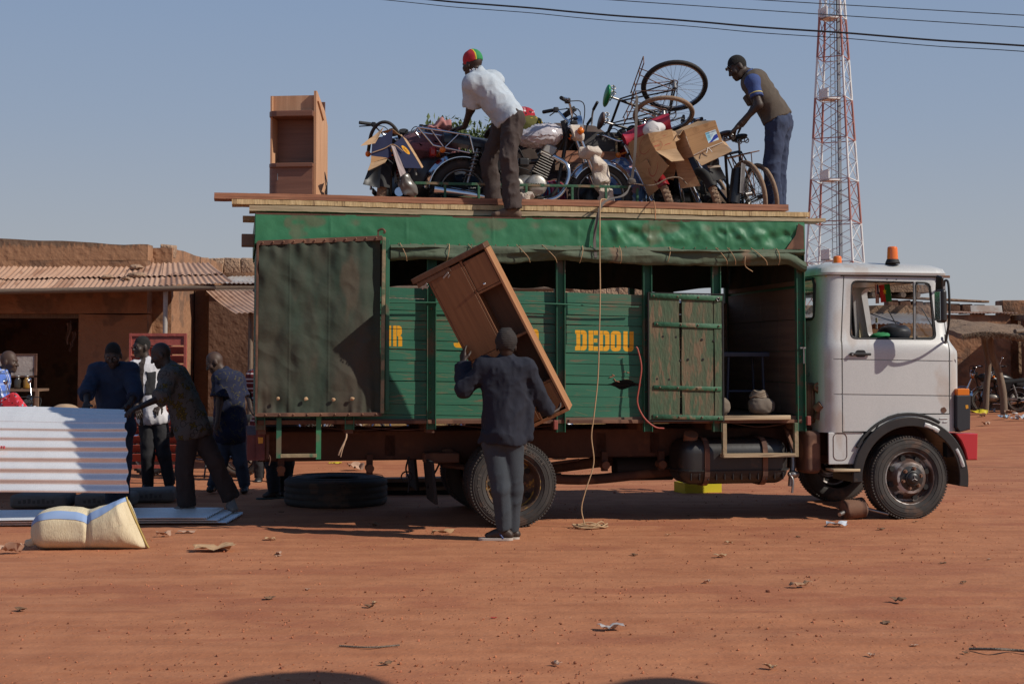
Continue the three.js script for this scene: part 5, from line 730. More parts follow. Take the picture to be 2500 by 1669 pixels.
J.seated={hd:[-5.863,1.532,-17.200],nk:[-5.937,1.408,-17.200],ch:[-5.987,1.313,-17.200],wa:[-6.059,1.051,-17.200],pv:[-6.094,0.885,-17.200],sl:[-5.935,1.339,-17.020],el:[-5.877,1.059,-16.950],wl:[-5.671,0.977,-16.900],fl:[-5.568,0.968,-16.900],sr:[-6.041,1.334,-17.380],er:[-5.992,1.043,-17.450],wr:[-5.781,0.973,-17.400],fr:[-5.709,0.963,-17.400],hl:[-6.049,0.866,-17.100],kl:[-5.604,0.779,-16.950],al:[-5.643,0.289,-16.950],tl:[-5.454,0.187,-16.950],hr:[-6.119,0.857,-17.300],kr:[-5.770,0.755,-17.450],ar:[-5.809,0.250,-17.450],tr:[-5.615,0.145,-17.450]};
J.blueshirt={hd:[-4.065,1.607,-15.030],nk:[-4.078,1.465,-15.100],ch:[-4.094,1.368,-15.150],wa:[-4.085,1.094,-15.210],pv:[-4.085,0.882,-15.250],sl:[-4.259,1.439,-15.150],el:[-4.289,1.248,-14.900],wl:[-4.221,1.132,-14.670],fl:[-4.213,1.050,-14.590],sr:[-3.927,1.439,-15.150],er:[-3.805,1.219,-14.930],wr:[-3.816,1.103,-14.690],fr:[-3.859,1.041,-14.610],hl:[-4.163,0.862,-15.230],kl:[-4.116,0.468,-15.170],al:[-4.116,0.077,-15.250],tl:[-4.088,0.027,-15.090],hr:[-4.003,0.862,-15.230],kr:[-3.990,0.466,-15.200],ar:[-4.003,0.075,-15.270],tr:[-3.948,0.025,-15.110]};
J.boy={hd:[-4.344,1.704,-17.300],nk:[-4.290,1.531,-17.320],ch:[-4.278,1.431,-17.300],wa:[-4.236,1.144,-17.300],pv:[-4.205,0.905,-17.300],sl:[-4.391,1.465,-17.250],el:[-4.421,1.240,-17.250],wl:[-4.360,1.029,-17.150],fl:[-4.317,0.937,-17.100],sr:[-4.166,1.464,-17.350],er:[-4.120,1.238,-17.350],wr:[-4.115,1.050,-17.240],fr:[-4.133,0.982,-17.160],hl:[-4.271,0.872,-17.300],kl:[-4.251,0.444,-17.280],al:[-4.261,0.087,-17.340],tl:[-4.264,0.034,-17.200],hr:[-4.132,0.871,-17.320],kr:[-4.065,0.452,-17.300],ar:[-4.003,0.095,-17.360],tr:[-3.974,0.024,-17.200]};
J.print={hd:[-3.554,1.607,-14.950],nk:[-3.469,1.466,-14.950],ch:[-3.406,1.375,-14.950],wa:[-3.291,1.082,-14.950],pv:[-3.227,0.876,-14.950],sl:[-3.433,1.394,-14.780],el:[-3.467,1.195,-14.590],wl:[-3.636,1.105,-14.400],fl:[-3.742,1.054,-14.290],sr:[-3.445,1.406,-15.120],er:[-3.461,1.117,-15.150],wr:[-3.440,0.933,-15.050],fr:[-3.439,0.851,-15.030],hl:[-3.263,0.838,-14.890],kl:[-3.282,0.461,-14.830],al:[-3.269,0.112,-14.900],tl:[-3.355,0.046,-14.830],hr:[-3.181,0.831,-15.010],kr:[-3.000,0.534,-14.950],ar:[-2.858,0.166,-15.070],tr:[-2.781,0.050,-14.870]};
J.blueprint={hd:[-3.483,1.522,-17.300],nk:[-3.381,1.397,-17.300],ch:[-3.332,1.302,-17.300],wa:[-3.295,0.953,-17.300],pv:[-3.293,0.714,-17.300],sl:[-3.371,1.333,-17.130],el:[-3.386,1.055,-17.100],wl:[-3.397,0.844,-17.050],fl:[-3.414,0.761,-17.020],sr:[-3.259,1.309,-17.420],er:[-3.171,1.045,-17.400],wr:[-3.165,0.833,-17.300],fr:[-3.166,0.740,-17.260],hl:[-3.350,0.681,-17.300],kl:[-3.387,0.384,-17.260],al:[-3.502,0.087,-17.350],tl:[-3.504,0.029,-17.200],hr:[-3.230,0.681,-17.300],kr:[-3.171,0.382,-17.280],ar:[-3.124,0.087,-17.350],tr:[-3.105,0.019,-17.200]};
J.behind={hd:[-2.595,1.714,-16.700],nk:[-2.594,1.543,-16.700],ch:[-2.593,1.437,-16.700],wa:[-2.600,1.113,-16.700],pv:[-2.607,0.860,-16.700],sl:[-2.723,1.460,-16.700],el:[-2.767,1.206,-16.700],wl:[-2.767,0.971,-16.800],fl:[-2.757,0.879,-16.800],sr:[-2.454,1.460,-16.700],er:[-2.415,1.206,-16.700],wr:[-2.456,0.971,-16.800],fr:[-2.464,0.879,-16.800],hl:[-2.689,0.814,-16.700],kl:[-2.705,0.423,-16.700],al:[-2.683,0.070,-16.700],tl:[-2.780,0.015,-16.650],hr:[-2.542,0.814,-16.700],kr:[-2.554,0.416,-16.800],ar:[-2.594,0.052,-16.900],tr:[-2.597,0.010,-16.800]};
J.striped={hd:[-3.162,1.588,-19.000],nk:[-3.161,1.430,-19.000],ch:[-3.170,1.309,-19.000],wa:[-3.168,0.994,-19.000],pv:[-3.165,0.758,-19.000],sl:[-3.329,1.335,-19.000],el:[-3.390,1.099,-19.000],wl:[-3.330,0.921,-18.850],fl:[-3.289,0.860,-18.800],sr:[-3.044,1.335,-19.000],er:[-2.979,1.099,-19.000],wr:[-2.996,0.921,-18.850],fr:[-3.029,0.860,-18.800],hl:[-3.249,0.716,-19.000],kl:[-3.246,0.339,-19.000],al:[-3.243,0.047,-19.000],tl:[-3.236,-0.017,-18.900],hr:[-3.081,0.716,-19.000],kr:[-3.078,0.339,-19.000],ar:[-3.075,0.047,-19.000],tr:[-3.069,-0.017,-18.900]};
const clothTone = tex(256, .6, (x, y) => { const t = .78 + .22 * clamp((fbm(x, y, 6, 6, 5, 130) - .5) * 1.6 + .5, 0, 1), g = t * (.92 + .16 * hash(Math.floor(x * 256), Math.floor(y * 256), 9)); return [g, g, g]; }), clothBump = tex(256, .6, (x, y) => .6 * fbm(x, y, 64, 64, 2, 33) + .4 * fbm(x, y, 10, 10, 3, 34), true);
const cloth = (a, b, o = {}) => mat(b, .92, { map: clothTone, bumpMap: clothBump, bumpScale: o.bump ?? .0012 });
M.navy = cloth([.0155, .018, .029], [.0105, .0125, .0245], { m: .9, stain: [[.055, .034, .030], .66, .35] }); M.slate = cloth([.030, .036, .048], [.038, .046, .058], { seed: 131 }); M.darkTrouser = cloth([.012, .012, .014], [.020, .019, .022], { seed: 132 }); M.brownTrouser = cloth([.038, .027, .025], [.056, .040, .036], { seed: 133 }); M.paleShirt = cloth([.36, .43, .50], [.46, .52, .58], { seed: 134 }); M.vest = cloth([.062, .048, .038], [.088, .068, .052], { seed: 135 }); M.blueTrouser = cloth([.030, .045, .095], [.030, .044, .092], { seed: 136, stain: [[.1, .07, .06], .62, .6] }); M.blueShirt = cloth([.014, .030, .075], [.013, .024, .055], { seed: 137 }); M.white = cloth([.52, .50, .54], [.62, .60, .63], { seed: 138 }); M.brownDark = cloth([.026, .018, .017], [.04, .027, .024], { seed: 139 }); M.denim = cloth([.024, .032, .052], [.036, .046, .072], { seed: 140 });
function printed(n, metres, draw) { const cv = document.createElement('canvas'); cv.width = cv.height = n; const c = cv.getContext('2d'); draw(c, n); const t = new THREE.CanvasTexture(cv); t.colorSpace = THREE.SRGBColorSpace; t.wrapS = t.wrapT = THREE.RepeatWrapping; t.repeat.set(1 / metres, 1 / metres); return mat([1, 1, 1], .92, { map: t }); }
M.plaid = printed(256, .22, (c, n) => { c.fillStyle = '#5676c4'; c.fillRect(0, 0, n, n); c.fillStyle = 'rgba(225,225,235,.85)'; c.fillRect(20, 0, 34, n); c.fillRect(140, 0, 22, n); c.fillStyle = 'rgba(70,72,82,.8)'; c.fillRect(60, 0, 16, n); c.fillRect(172, 0, 14, n); c.fillStyle = 'rgba(220,222,235,.45)'; c.fillRect(0, 30, n, 26); c.fillStyle = 'rgba(60,64,80,.5)'; c.fillRect(0, 130, n, 40); });
M.floral = printed(512, .42, (c, n) => { const r = rng(3); c.fillStyle = '#4f4b48'; c.fillRect(0, 0, n, n); for (let i = 0; i < 5200; i++) { c.fillStyle = r() > .5 ? 'rgba(115,110,104,.6)' : 'rgba(32,30,30,.6)'; c.fillRect(r() * n, r() * n, 2, 2); } for (let i = 0; i < 22; i++) { const x = r() * n, y = r() * n, q = 20 + r() * 22; for (const [ox, oy] of [[0, 0], [n, 0], [0, n], [-n, 0], [0, -n]]) { c.strokeStyle = '#17150f'; c.lineWidth = 6; c.beginPath(); c.arc(x + ox, y + oy, q, r() * 6, r() * 6 + 4.2); c.stroke(); } } for (let i = 0; i < 16; i++) { const x = r() * n, y = r() * n, a0 = r() * 6; for (let k = 0; k < 4; k++) { const a = a0 + k * 1.571; c.fillStyle = k % 2 ? '#5a4a12' : '#4b3f10'; c.strokeStyle = '#141208'; c.lineWidth = 4; c.beginPath(); c.ellipse(x + Math.cos(a) * 22, y + Math.sin(a) * 22, 22, 13, a, 0, 7); c.fill(); c.stroke(); } } });
M.bluePrint = printed(256, .3, (c, n) => { const r = rng(8); c.fillStyle = '#0e1530'; c.fillRect(0, 0, n, n); c.strokeStyle = '#50481f'; c.lineWidth = 4; for (let i = 0; i < 16; i++) { const x = r() * n, y = r() * n; c.beginPath(); c.moveTo(x, y); c.bezierCurveTo(x + 40, y - 30, x + 20, y + 50, x + 60, y + 20); c.stroke(); } c.fillStyle = '#0d1634'; for (let i = 0; i < 18; i++) { c.beginPath(); c.arc(r() * n, r() * n, 9, 0, 7); c.fill(); } });
M.stripeRed = printed(64, .12, (c, n) => { c.fillStyle = '#5a1a1c'; c.fillRect(0, 0, n, n); c.fillStyle = '#b3a9a8'; c.fillRect(0, 0, n, 12); c.fillRect(0, 28, n, 8); });
{
  // the man carrying the cabinet, seen from behind
  person('person in a navy jacket and black knit cap carrying a cabinet', 'carrier', {
    face: V(.05, 0, -1), up: V(0, 1, .05), skin: 0, seed: 3, eyes: 0, girth: .98, shoe: 'flipflop', soleM: mat([.42, .35, .30], .8), strapM: mat([.03, .05, .16], .5),
    hands: { l: [V(.6, 0, -.6), -1, .25], r: [V(-.2, .9, -.3), -1, .35] },
    cap: (H, put) => put('knit_cap', nets([H.e(0, .048, -.012, [.096, .108, .112], { plane: [[H.P(0, -.035, 0), V(0, -1, -.05).applyQuaternion(H.q)]] }), bone(H.P(-.02, .148, -.02), H.P(.025, .14, -.02), .02, .022, { k: .03 })], .006, .02, (x, y, z) => .0035 * Math.sin(y * 330) * .6 + .012 * (noise3(x * 22, y * 22, z * 22, 4) - .5)), cloth([.016, .012, .011], [.026, .020, .018], { seed: 141, bump: .004 })),
    shirt: { m: M.navy, name: 'jacket', fit: .026, sleeve: .93, hem: .06, flare: .030, fold: .019, fr: 9, cuff: 1.15, collar: true, extra: (j) => [bone(j.sr.clone().add(V(.02, -.1, -.02)), j.hr.clone().add(V(.13, .10, -.03)), .05, .055), bone(j.hr.clone().add(V(.06, .1, 0)), j.hr.clone().add(V(.15, .02, -.02)), .05, .035)] },
    trousers: { m: M.slate, fit: .022, cuff: .95, fold: .009, fr: 8, to: .96 },
  });
  person('person in a pale shirt and red and green cap bending over the roof load', 'roofcap', {
    face: V(-.75, -.15, -.65), up: V(-.12, 1, 0), skin: 0, seed: 5, hands: { l: [V(-.1, -1, 0), 1, .3], r: [V(0, -1, 0), -1, .3] }, shoeM: cloth([.10, .065, .045], [.15, .10, .07], { seed: 142 }),
    cap: (H, put) => { for (const [nm, m, n] of [['cap_panel', mat([.02, .22, .07], .85), [1, 0, 0]], ['cap_panel', mat([.42, .02, .03], .85), [-1, 0, 0]]]) { const d = V(n[0], 0, n[0] * .35).applyQuaternion(H.q); put(nm, nets([H.e(0, .052, -.012, [.088, .100, .106], { plane: [[H.P(0, .012, 0), V(0, -1, -.12).applyQuaternion(H.q)], [H.P(n[0] * .002 + .015, 0, 0), d.normalize()]] })], .006, .01, (x, y, z) => .005 * (noise3(x * 30, y * 30, z * 30, 4) - .5)), m); } put('cap_trim', nets([H.e(0, .052, -.012, [.0895, .1015, .1075], { plane: [[H.P(0, .012, 0), V(0, -1, -.12).applyQuaternion(H.q)], [H.P(.022, 0, 0), V(1, 0, .35).applyQuaternion(H.q).normalize()], [H.P(.008, 0, 0), V(-1, 0, -.35).applyQuaternion(H.q).normalize()]] })], .004, .006), mat([.65, .45, .03], .8)); },
    shirt: { m: M.paleShirt, fit: .020, sleeve: .46, hem: .03, flare: .02, fold: .014, fr: 10, cuff: 1.2, collar: true, collarM: M.white }, trousers: { m: M.brownTrouser, fit: .022, cuff: 1.25, fold: .017, fr: 13 },
  });
  person('person in a brown vest and blue work trousers leaning to a bicycle on the roof', 'roofvest', {
    face: V(-1, -.62, .12), up: V(-.62, 1, 0), skin: 0, seed: 7, hair: 'short', hands: { l: [V(-.3, -.9, -.2), -1, .95], r: [V(0, -1, 0), 1, .6] }, shoeM: M.black,
    cap: (H, put) => { put('sunglasses', mrg([-1, 1].map((s) => { const c = H.P(s * .036, .052, .098); return sph(.026, 0, 0, 0, 1.15, .7, .4).applyQuaternion(H.q).translate(c.x, c.y, c.z); }), rod(H.P(-.015, .055, .1), H.P(.015, .055, .1), .005), rod(H.P(.06, .055, .085), H.P(.084, .04, -.02), .004), rod(H.P(-.06, .055, .085), H.P(-.084, .04, -.02), .004)), mat([.012, .010, .010], .15)); },
    shirt: { m: cloth([.028, .055, .17], [.042, .075, .22], { seed: 143 }), fit: .008, sleeve: .30, hem: -.12, fold: .006, cuff: 1.12, after: (j, put, off) => { const m2 = (a, b, s) => a.clone().lerp(b, s), dn = j.pv.clone().sub(j.wa).normalize(), pl = [[j.pv.clone().addScaledVector(dn, -.02), dn]]; put('vest', nets([bone(m2(j.ch, j.sl, .62), m2(j.ch, j.sr, .62), .098, .098), bone(m2(j.ch, j.sl, .5), m2(j.wa, j.hl, .6), .125, .125), bone(m2(j.ch, j.sr, .5), m2(j.wa, j.hr, .6), .125, .125), bone(j.ch, j.pv, .14, .15), bone(m2(j.wa, j.hl, .5), j.hl, .125, .13), bone(m2(j.wa, j.hr, .5), j.hr, .125, .13)].map((b) => ({ ...b, plane: pl })), .011, .03, folds(.010, 9, 77)), M.vest); const e = j.sl.clone().lerp(j.el, .52); put('sleeve_trim', torus(.064, .007, 22, 6).applyQuaternion(new THREE.Quaternion().setFromUnitVectors(V(0, 0, 1), j.el.clone().sub(j.sl).normalize())).translate(e.x, e.y, e.z), mat([.55, .48, .16], .8)); put('chest_pocket', bumpy(box(.07, .12, .10, j.ch.x - .065, j.ch.y - .17, j.ch.z - .02, .02, 0, 0, .5), .02, 20), M.vest); } },
    trousers: { m: M.blueTrouser, fit: .026, cuff: 1.2, fold: .014, fr: 12 },
  });
  for (const s of []) void s;
  person('person in a blue plaid shirt seated on a motorbike by the shop', 'seated', { face: V(1, -.12, .1), up: V(-.1, 1, 0), skin: 1, seed: 9, hands: { l: [V(.1, -1, 0), -1, .6], r: [V(0, -1, 0), 1, .6] }, shoeM: M.black, shirt: { m: M.plaid, fit: .03, sleeve: .92, hem: .05, fold: .016, fr: 8, collar: true, collarM: M.white }, trousers: { m: M.darkTrouser } });
  person('person in a dark blue shirt holding the top of the shiny tin sheet', 'blueshirt', { face: V(.05, -.45, 1), up: V(0, 1, .35), skin: 0, seed: 11, hair: 'short', girth: 1.08, hands: { l: [V(.1, -.6, .8), -1, .9], r: [V(0, -.5, .8), 1, .9] }, shoeM: M.black, shirt: { m: M.blueShirt, fit: .026, sleeve: .70, hem: .14, flare: .02, fold: .013, cuff: 1.15, collar: true }, trousers: { m: M.denim } });
  person('person in an open white shirt standing before the red shutter', 'boy', { face: V(-.72, -.08, .7), up: V(0, 1, 0), skin: 0, seed: 13, hair: 'short', hands: { l: [V(0, -.3, -1), -1, .5], r: [V(0, -.3, -1), 1, .5] }, shoeM: M.black, shirt: { m: M.white, fit: .020, sleeve: .40, hem: .10, flare: .025, fold: .014, cuff: 1.25, collar: true, patch: [{ name: 'shirt_panel', m: M.darkTrouser, planes: (j) => [[j.ch.clone().add(V(.03, 0, 0)), V(-1, 0, 0)], [j.ch.clone().add(V(.115, 0, 0)), V(1, 0, 0)], [j.ch.clone().add(V(0, -.27, 0)), V(0, -1, 0)], [j.ch.clone().add(V(0, -.02, 0)), V(0, 1, 0)], [j.ch, V(0, 0, -1)]] }, { name: 'shirt_band', m: M.brownDark, planes: (j) => [[j.ch.clone().add(V(-.045, 0, 0)), V(-1, 0, .0)], [j.ch.clone().add(V(-.015, 0, 0)), V(1, 0, 0)], [j.ch, V(0, 0, -1)]] }] }, trousers: { m: M.darkTrouser, fit: .018 } });
  person('person in a brown leaf-print shirt stepping back with the tin sheet', 'print', { face: V(-1, -.48, .12), up: V(-.5, 1, 0), skin: 0, seed: 15, hands: { l: [V(.2, -.9, -.3), -1, .5], r: [V(-.6, 0, -.3), 1, .6] }, shoeM: cloth([.14, .12, .11], [.24, .215, .20], { seed: 144, stain: [[.05, .04, .04], .55, .7] }), shirt: { m: M.floral, fit: .034, sleeve: .58, hem: .10, flare: .03, fold: .013, cuff: 1.25, collar: true }, trousers: { m: M.brownDark, fit: .028, cuff: 1.25 } });
  person('person in a blue and yellow print shirt beside the tarpaulin door', 'blueprint', { face: V(-1, -.6, .25), up: V(-.6, 1, 0), skin: 1, seed: 17, girth: 1.05, hands: { l: [V(.6, 0, .2), -1, .5], r: [V(-.6, 0, .2), 1, .5] }, shoeM: M.black, shirt: { m: M.bluePrint, fit: .034, sleeve: .40, hem: .13, flare: .035, fold: .012, cuff: 1.25 }, trousers: { m: M.denim, fit: .022 } });
  person('person in dark trousers standing behind the rear end of the truck', 'behind', { face: V(-.2, 0, -1), up: V(0, 1, 0), skin: 0, seed: 19, eyes: 0, hair: 'short', shoe: 'flipflop', soleM: mat([.05, .06, .05], .8), strapM: mat([.03, .05, .04], .7), hands: { l: [V(.6, 0, .2), -1, .5], r: [V(-.6, 0, .2), 1, .5] }, shirt: { m: M.brownDark, fit: .02, hem: .1 }, trousers: { m: M.darkTrouser, fit: .024 } });
  person('person in a red striped shirt half hidden behind the tarpaulin door', 'striped', { face: V(-.3, 0, 1), up: V(0, 1, 0), skin: 0, seed: 21, hair: 'short', hands: { l: [V(.6, 0, .2), -1, .5], r: [V(-.6, 0, .2), 1, .5] }, shoeM: M.black, shirt: { m: M.stripeRed, fit: .02, hem: .1 }, trousers: { m: M.darkTrouser } });
}

// ---------------------------------------------------------------- motorbikes and bicycles
M.plasticRed = mat([.20, .012, .016], .25); M.plasticBlack = mat([.014, .014, .015], .35); M.tankBlue = mat([.03, .04, .09], .25); M.tailRed = new THREE.MeshPhysicalMaterial({ color: rgb(.38, .02, .02), roughness: .15, transmission: .2, thickness: 0 });
M.alloy = grainy([.30, .285, .26], [.44, .425, .40], .5, { m: .3, n: 128, seed: 150, metalness: .8, bump: .0005, stain: [[.2, .15, .1], .6, .5] }); M.tyreDusty = grainy([.15, .10, .066], [.27, .185, .125], .95, { m: .3, n: 128, seed: 151, bump: .003 });
M.wrap = new THREE.MeshPhysicalMaterial({ color: rgb(.46, .43, .45), roughness: .22, clearcoat: .8, clearcoatRoughness: .12 }); M.foam = grainy([.44, .37, .30], [.60, .53, .46], .8, { m: .2, n: 128, seed: 152, bump: .006 });
function wheel2(parent, x, y, R0, r, n, tm, spoke = 'wire', tread = 0) {    // wheel in the x-y plane
  const w = grp('wheel', parent, x, y, 0), g = [torus(R0 - r, r, 44, 9)];
  if (tread) for (let i = 0; i < tread; i++) { const a = i / tread * 6.283; for (const s of [-1, 1]) g.push(box(.012, .020, r * .8, R0 - .003, 0, s * r * .42, 0, s * .5).rotateZ(a + s * .05)); }
  part('tyre', g, tm, w);
  part('rim', [place(lathe([[R0 - 2 * r - .012, -r * .55], [R0 - 2 * r + .004, -r * .62], [R0 - 2 * r - .004, 0], [R0 - 2 * r + .004, r * .62], [R0 - 2 * r - .012, r * .55], [R0 - 2 * r - .012, -r * .55]], 40), 0, 0, 0, Math.PI / 2)], spoke === 'wire' ? M.steel : M.alloy, w);
  const hub = place(fin(new THREE.CylinderGeometry(spoke === 'wire' ? .022 : .06, spoke === 'wire' ? .022 : .06, .08, 14)), 0, 0, 0, Math.PI / 2);
  if (spoke === 'wire') part('spokes', [hub, ...[...Array(n)].map((_, i) => { const a = i / n * 6.283, b = a + (i % 4 < 2 ? .55 : -.55), z = i % 2 ? .03 : -.03; return rod(V(Math.cos(b) * .03, Math.sin(b) * .03, z), V(Math.cos(a) * (R0 - 2 * r - .01), Math.sin(a) * (R0 - 2 * r - .01), 0), .0016, .0016, 3); })], M.steel, w);
  else part('spokes', [hub, ...[0, 1, 2, 3, 4].map((i) => { const a = i / 5 * 6.283; return rod(V(Math.cos(a) * .05, Math.sin(a) * .05, 0), V(Math.cos(a) * (R0 - 2 * r - .005), Math.sin(a) * (R0 - 2 * r - .005), 0), .014, .011, 6); })], M.blackDull, w);
  return w;
}
function motorbike(label, o = {}) {
  const b = thing('motorbike', label, 'motorbike', [0, 0, 0], 0, 'motorbikes'), body = o.body ?? M.plasticBlack, wr = .30, tm = o.tyre ?? M.rubber;
  wheel2(b, 0, .30, wr, .048, 0, tm, 'alloy', o.tread ?? 40); wheel2(b, 1.29, .30, wr, .040, 0, tm, 'alloy', o.tread ?? 40);
  part('frame', [tube([V(.98, .90, 0), V(.80, .78, 0), V(.35, .74, 0), V(-.15, .78, 0)], .017, 20, 7), tube([V(.98, .88, 0), V(.92, .55, 0), V(.82, .28, 0), V(.42, .27, 0)], .019, 24, 7), ...[-.07, .07].map((z) => tube([V(.42, .30, z), V(.30, .55, z), V(.10, .72, z)], .014, 14, 6)), ...[-.09, .09].map((z) => tube([V(.40, .34, z), V(.2, .32, z), V(0, .30, z)], .016, 10, 6))], M.black, b);
  const e = grp('engine', b); part('crankcase', [blob((v) => V(.60 + v.x * .17, .36 + v.y * .11, v.z * .13)), place(lathe([[0, .035], [.07, .03], [.095, .01], [.1, 0], [.1, -.05]], 24), .66, .36, .13, Math.PI / 2), place(lathe([[0, .03], [.05, .028], [.07, .01], [.072, -.04]], 20), .48, .36, .12, Math.PI / 2)], o.engine ?? M.alloy, e);
  part('cylinder', [...Array(9)].map((_, i) => box(.155 - .004 * i, .008, .16, .705 + i * .010, .47 + i * .022, 0, .003, 0, 0, -.42)), M.alloy, e); part('cylinder_head', [box(.13, .10, .14, .80, .70, 0, .02, 0, 0, -.42), box(.15, .03, .15, .775, .645, 0, .01, 0, 0, -.42)], M.alloy, e); part('cylinder_core', box(.11, .22, .11, .742, .56, 0, .01, 0, 0, -.42), M.blackDull, e);
  if (o.wrap) part('casing_lettering', fin(new TextGeometry('SAFARI', { font, size: .026, depth: .003, curveSegments: 2 })).translate(.60, .35, .165), M.blackDull, e);
  part('carburettor', [box(.1, .08, .07, .56, .58, .04, .02), rod(V(.5, .58, 0), V(.72, .60, 0), .025)], M.black, e); part('hoses', [tube([V(.56, .62, .05), V(.50, .70, .08), V(.46, .56, .09), V(.60, .50, .08)], .006, 20, 5), tube([V(.98, .9, .05), V(.88, .7, .07), V(.80, .62, .08)], .005, 14, 5)], M.rubberBlack, e);
  part('tank', blob((v) => { const s = v.x * .5 + .5; return V(.46 + s * .48, .795 + v.y * (.075 + .06 * s) + .06 * s + (o.wrap ? .030 * (noise3(v.x * 9, v.y * 6, v.z * 6, 3) - .5) + .02 * (noise3(v.x * 22, v.y * 9, v.z * 9, 4) - .5) : 0), v.z * (.085 + .06 * s) * (o.wrap ? 1.06 + .16 * (noise3(v.x * 16 + v.y * 5, v.y * 5, 2, 5) - .5) : 1)); }, 60), o.wrap ? M.wrap : body, b); if (o.wrap) part('wrap_edge', bumpy(blob((v) => V(.46 + v.x * .06, .74 + v.y * .09, v.z * .11), 14), .03, 16), M.wrap, b);
  part('tank_cap', place(fin(new THREE.CylinderGeometry(.03, .03, .02, 14)), .78, .945, 0), M.chrome, b);
  part('seat', slab((s, q, k) => { const x = mix(-.18, .50, s), a = (q - .5) * Math.PI; return V(x, .745 + .02 * Math.cos(s * 5) + (k ? -.03 : .075 * Math.cos(a) * (1 - .2 * s)), Math.sin(a) * (.125 - .03 * s)); }, 24, 12), o.seat ?? M.rubberBlack, b);
  part('side_panel', [-1, 1].map((s) => fin(ext([[.16, .70], [.42, .71], [.40, .55], [.30, .48], [.20, .52]], .02, .006)).translate(0, 0, s * .10 - .01)), body, b);
  const fk = [[1.29, .30], [1.02, .96]]; part('fork', [-.085, .085].flatMap((z) => [rod(V(1.29, .30, z), V(1.155, .63, z), .027, .027, 10), rod(V(1.155, .63, z), V(1.02, .965, z), .017, .017, 10)]), M.chrome, b); part('fork_clamp', [box(.06, .035, .23, 1.02, .95, 0, .01), box(.06, .035, .23, 1.065, .83, 0, .01), rod(V(.98, .82, 0), V(.94, .98, 0), .028)], M.black, b);
  part('handlebar', tube([V(.84, 1.12, -.38), V(.93, 1.12, -.26), V(1.0, 1.0, -.10), V(1.0, .99, .10), V(.93, 1.12, .26), V(.84, 1.12, .38)], .012, 40, 8), M.chrome, b); for (const s of [-1, 1]) { part('grip', rod(V(.835, 1.12, s * .39), V(.90, 1.12, s * .28), .018, .018, 10), M.rubberBlack, b); part('lever', [rod(V(.93, 1.11, s * .26), V(.90, 1.09, s * .40), .006), box(.05, .05, .05, .925, 1.12, s * .25, .012)], M.black, b); if (o.mirrors) part('mirror', [rod(V(.94, 1.12, s * .25), V(.90, 1.28, s * .30), .006), sph(.05, .89, 1.31, s * .31, .35, .7, 1, 10)], M.chrome, b); }
  part('cables', [tube([V(.93, 1.12, .24), V(1.10, 1.12, .14), V(1.10, .9, .07), V(.98, .7, .06)], .005, 24, 5), tube([V(.93, 1.12, -.24), V(1.12, 1.10, -.12), V(1.10, .85, -.06), V(1.2, .5, -.09)], .005, 24, 5), tube([V(.95, 1.08, .1), V(1.08, 1.0, .0), V(.98, .85, .03)], .006, 16, 5)], M.rubberBlack, b);
  if (!o.noLamp) { const hl = grp('headlight', b, 1.10, .93, 0); part('lamp_shell', place(lathe([[0, -.13], [.05, -.125], [.085, -.08], [.1, -.02], [.103, 0]], 24), 0, 0, 0, 0, 0, -Math.PI / 2), M.chrome, hl); part('lamp_glass', place(lathe([[.1, 0], [.07, .014], [0, .02]], 24), 0, 0, 0, 0, 0, -Math.PI / 2), mat([.5, .5, .52], .08), hl); part('instruments', [place(fin(new THREE.CylinderGeometry(.05, .05, .05, 18)), -.10, .13, -.05, 0, 0, .6), place(fin(new THREE.CylinderGeometry(.05, .05, .05, 18)), -.10, .13, .06, 0, 0, .6)], M.blackDull, hl); }
  for (const s of [-1, 1]) { part('indicator', [rod(V(1.06, .86, s * .1), V(1.06, .86, s * .16), .010), sph(.033, 1.06, .86, s * .19, 1, 1, .9, 10)], M.amber, b); part('indicator', [rod(V(-.2, .66, s * .06), V(-.2, .66, s * .14), .010), sph(.03, -.2, .66, s * .16, 1, 1, .9, 10)], M.amber, b); }
  part('front_fender', slab((s, q, k) => { const a = mix(150, 20, s) * R, r = .335 - k * .006 - .05 * Math.pow((q - .5) * 2, 2); return V(1.29 + Math.cos(a) * r, .30 + Math.sin(a) * r, (q - .5) * .12); }, 24, 8), o.fender ?? M.chrome, b); part('rear_fender', slab((s, q, k) => { const a = mix(175, 50, s) * R, r = .365 - k * .006 - .05 * Math.pow((q - .5) * 2, 2); return V(Math.cos(a) * r, .30 + Math.sin(a) * r, (q - .5) * .16); }, 24, 8), o.fender ?? M.chrome, b);
  part('exhaust', [tube([V(.83, .64, .06), V(.95, .56, .10), V(.955, .42, .12), V(.84, .25, .13), V(.5, .20, .15), V(.2, .23, .16)], .022, 40, 9), rod(V(.28, .23, .165), V(-.28, .30, .17), .034, .045, 14)], M.chrome, b);
  for (const s of [-1, 1]) { part('shock_absorber', [rod(V(.02, .34, s * .14), V(.12, .68, s * .13), .012), ...[...Array(7)].map((_, i) => torus(.026, .006, 12, 5).rotateX(Math.PI / 2 ).translate(.05 + i * .011, .44 + i * .034, s * .135))], M.steel, b); part('footrest', rod(V(.5, .30, s * .1), V(.5, .30, s * .26), .014), M.rubberBlack, b); }
  part('chain_guard', bb(.03, .42, .30, .36, -.13, -.115, .01), M.alloy, b); part('tail_lamp', [fin(new RoundedBoxGeometry(.06, .09, .13, 3, .02)).translate(-.27, .66, 0)], M.tailRed, b);
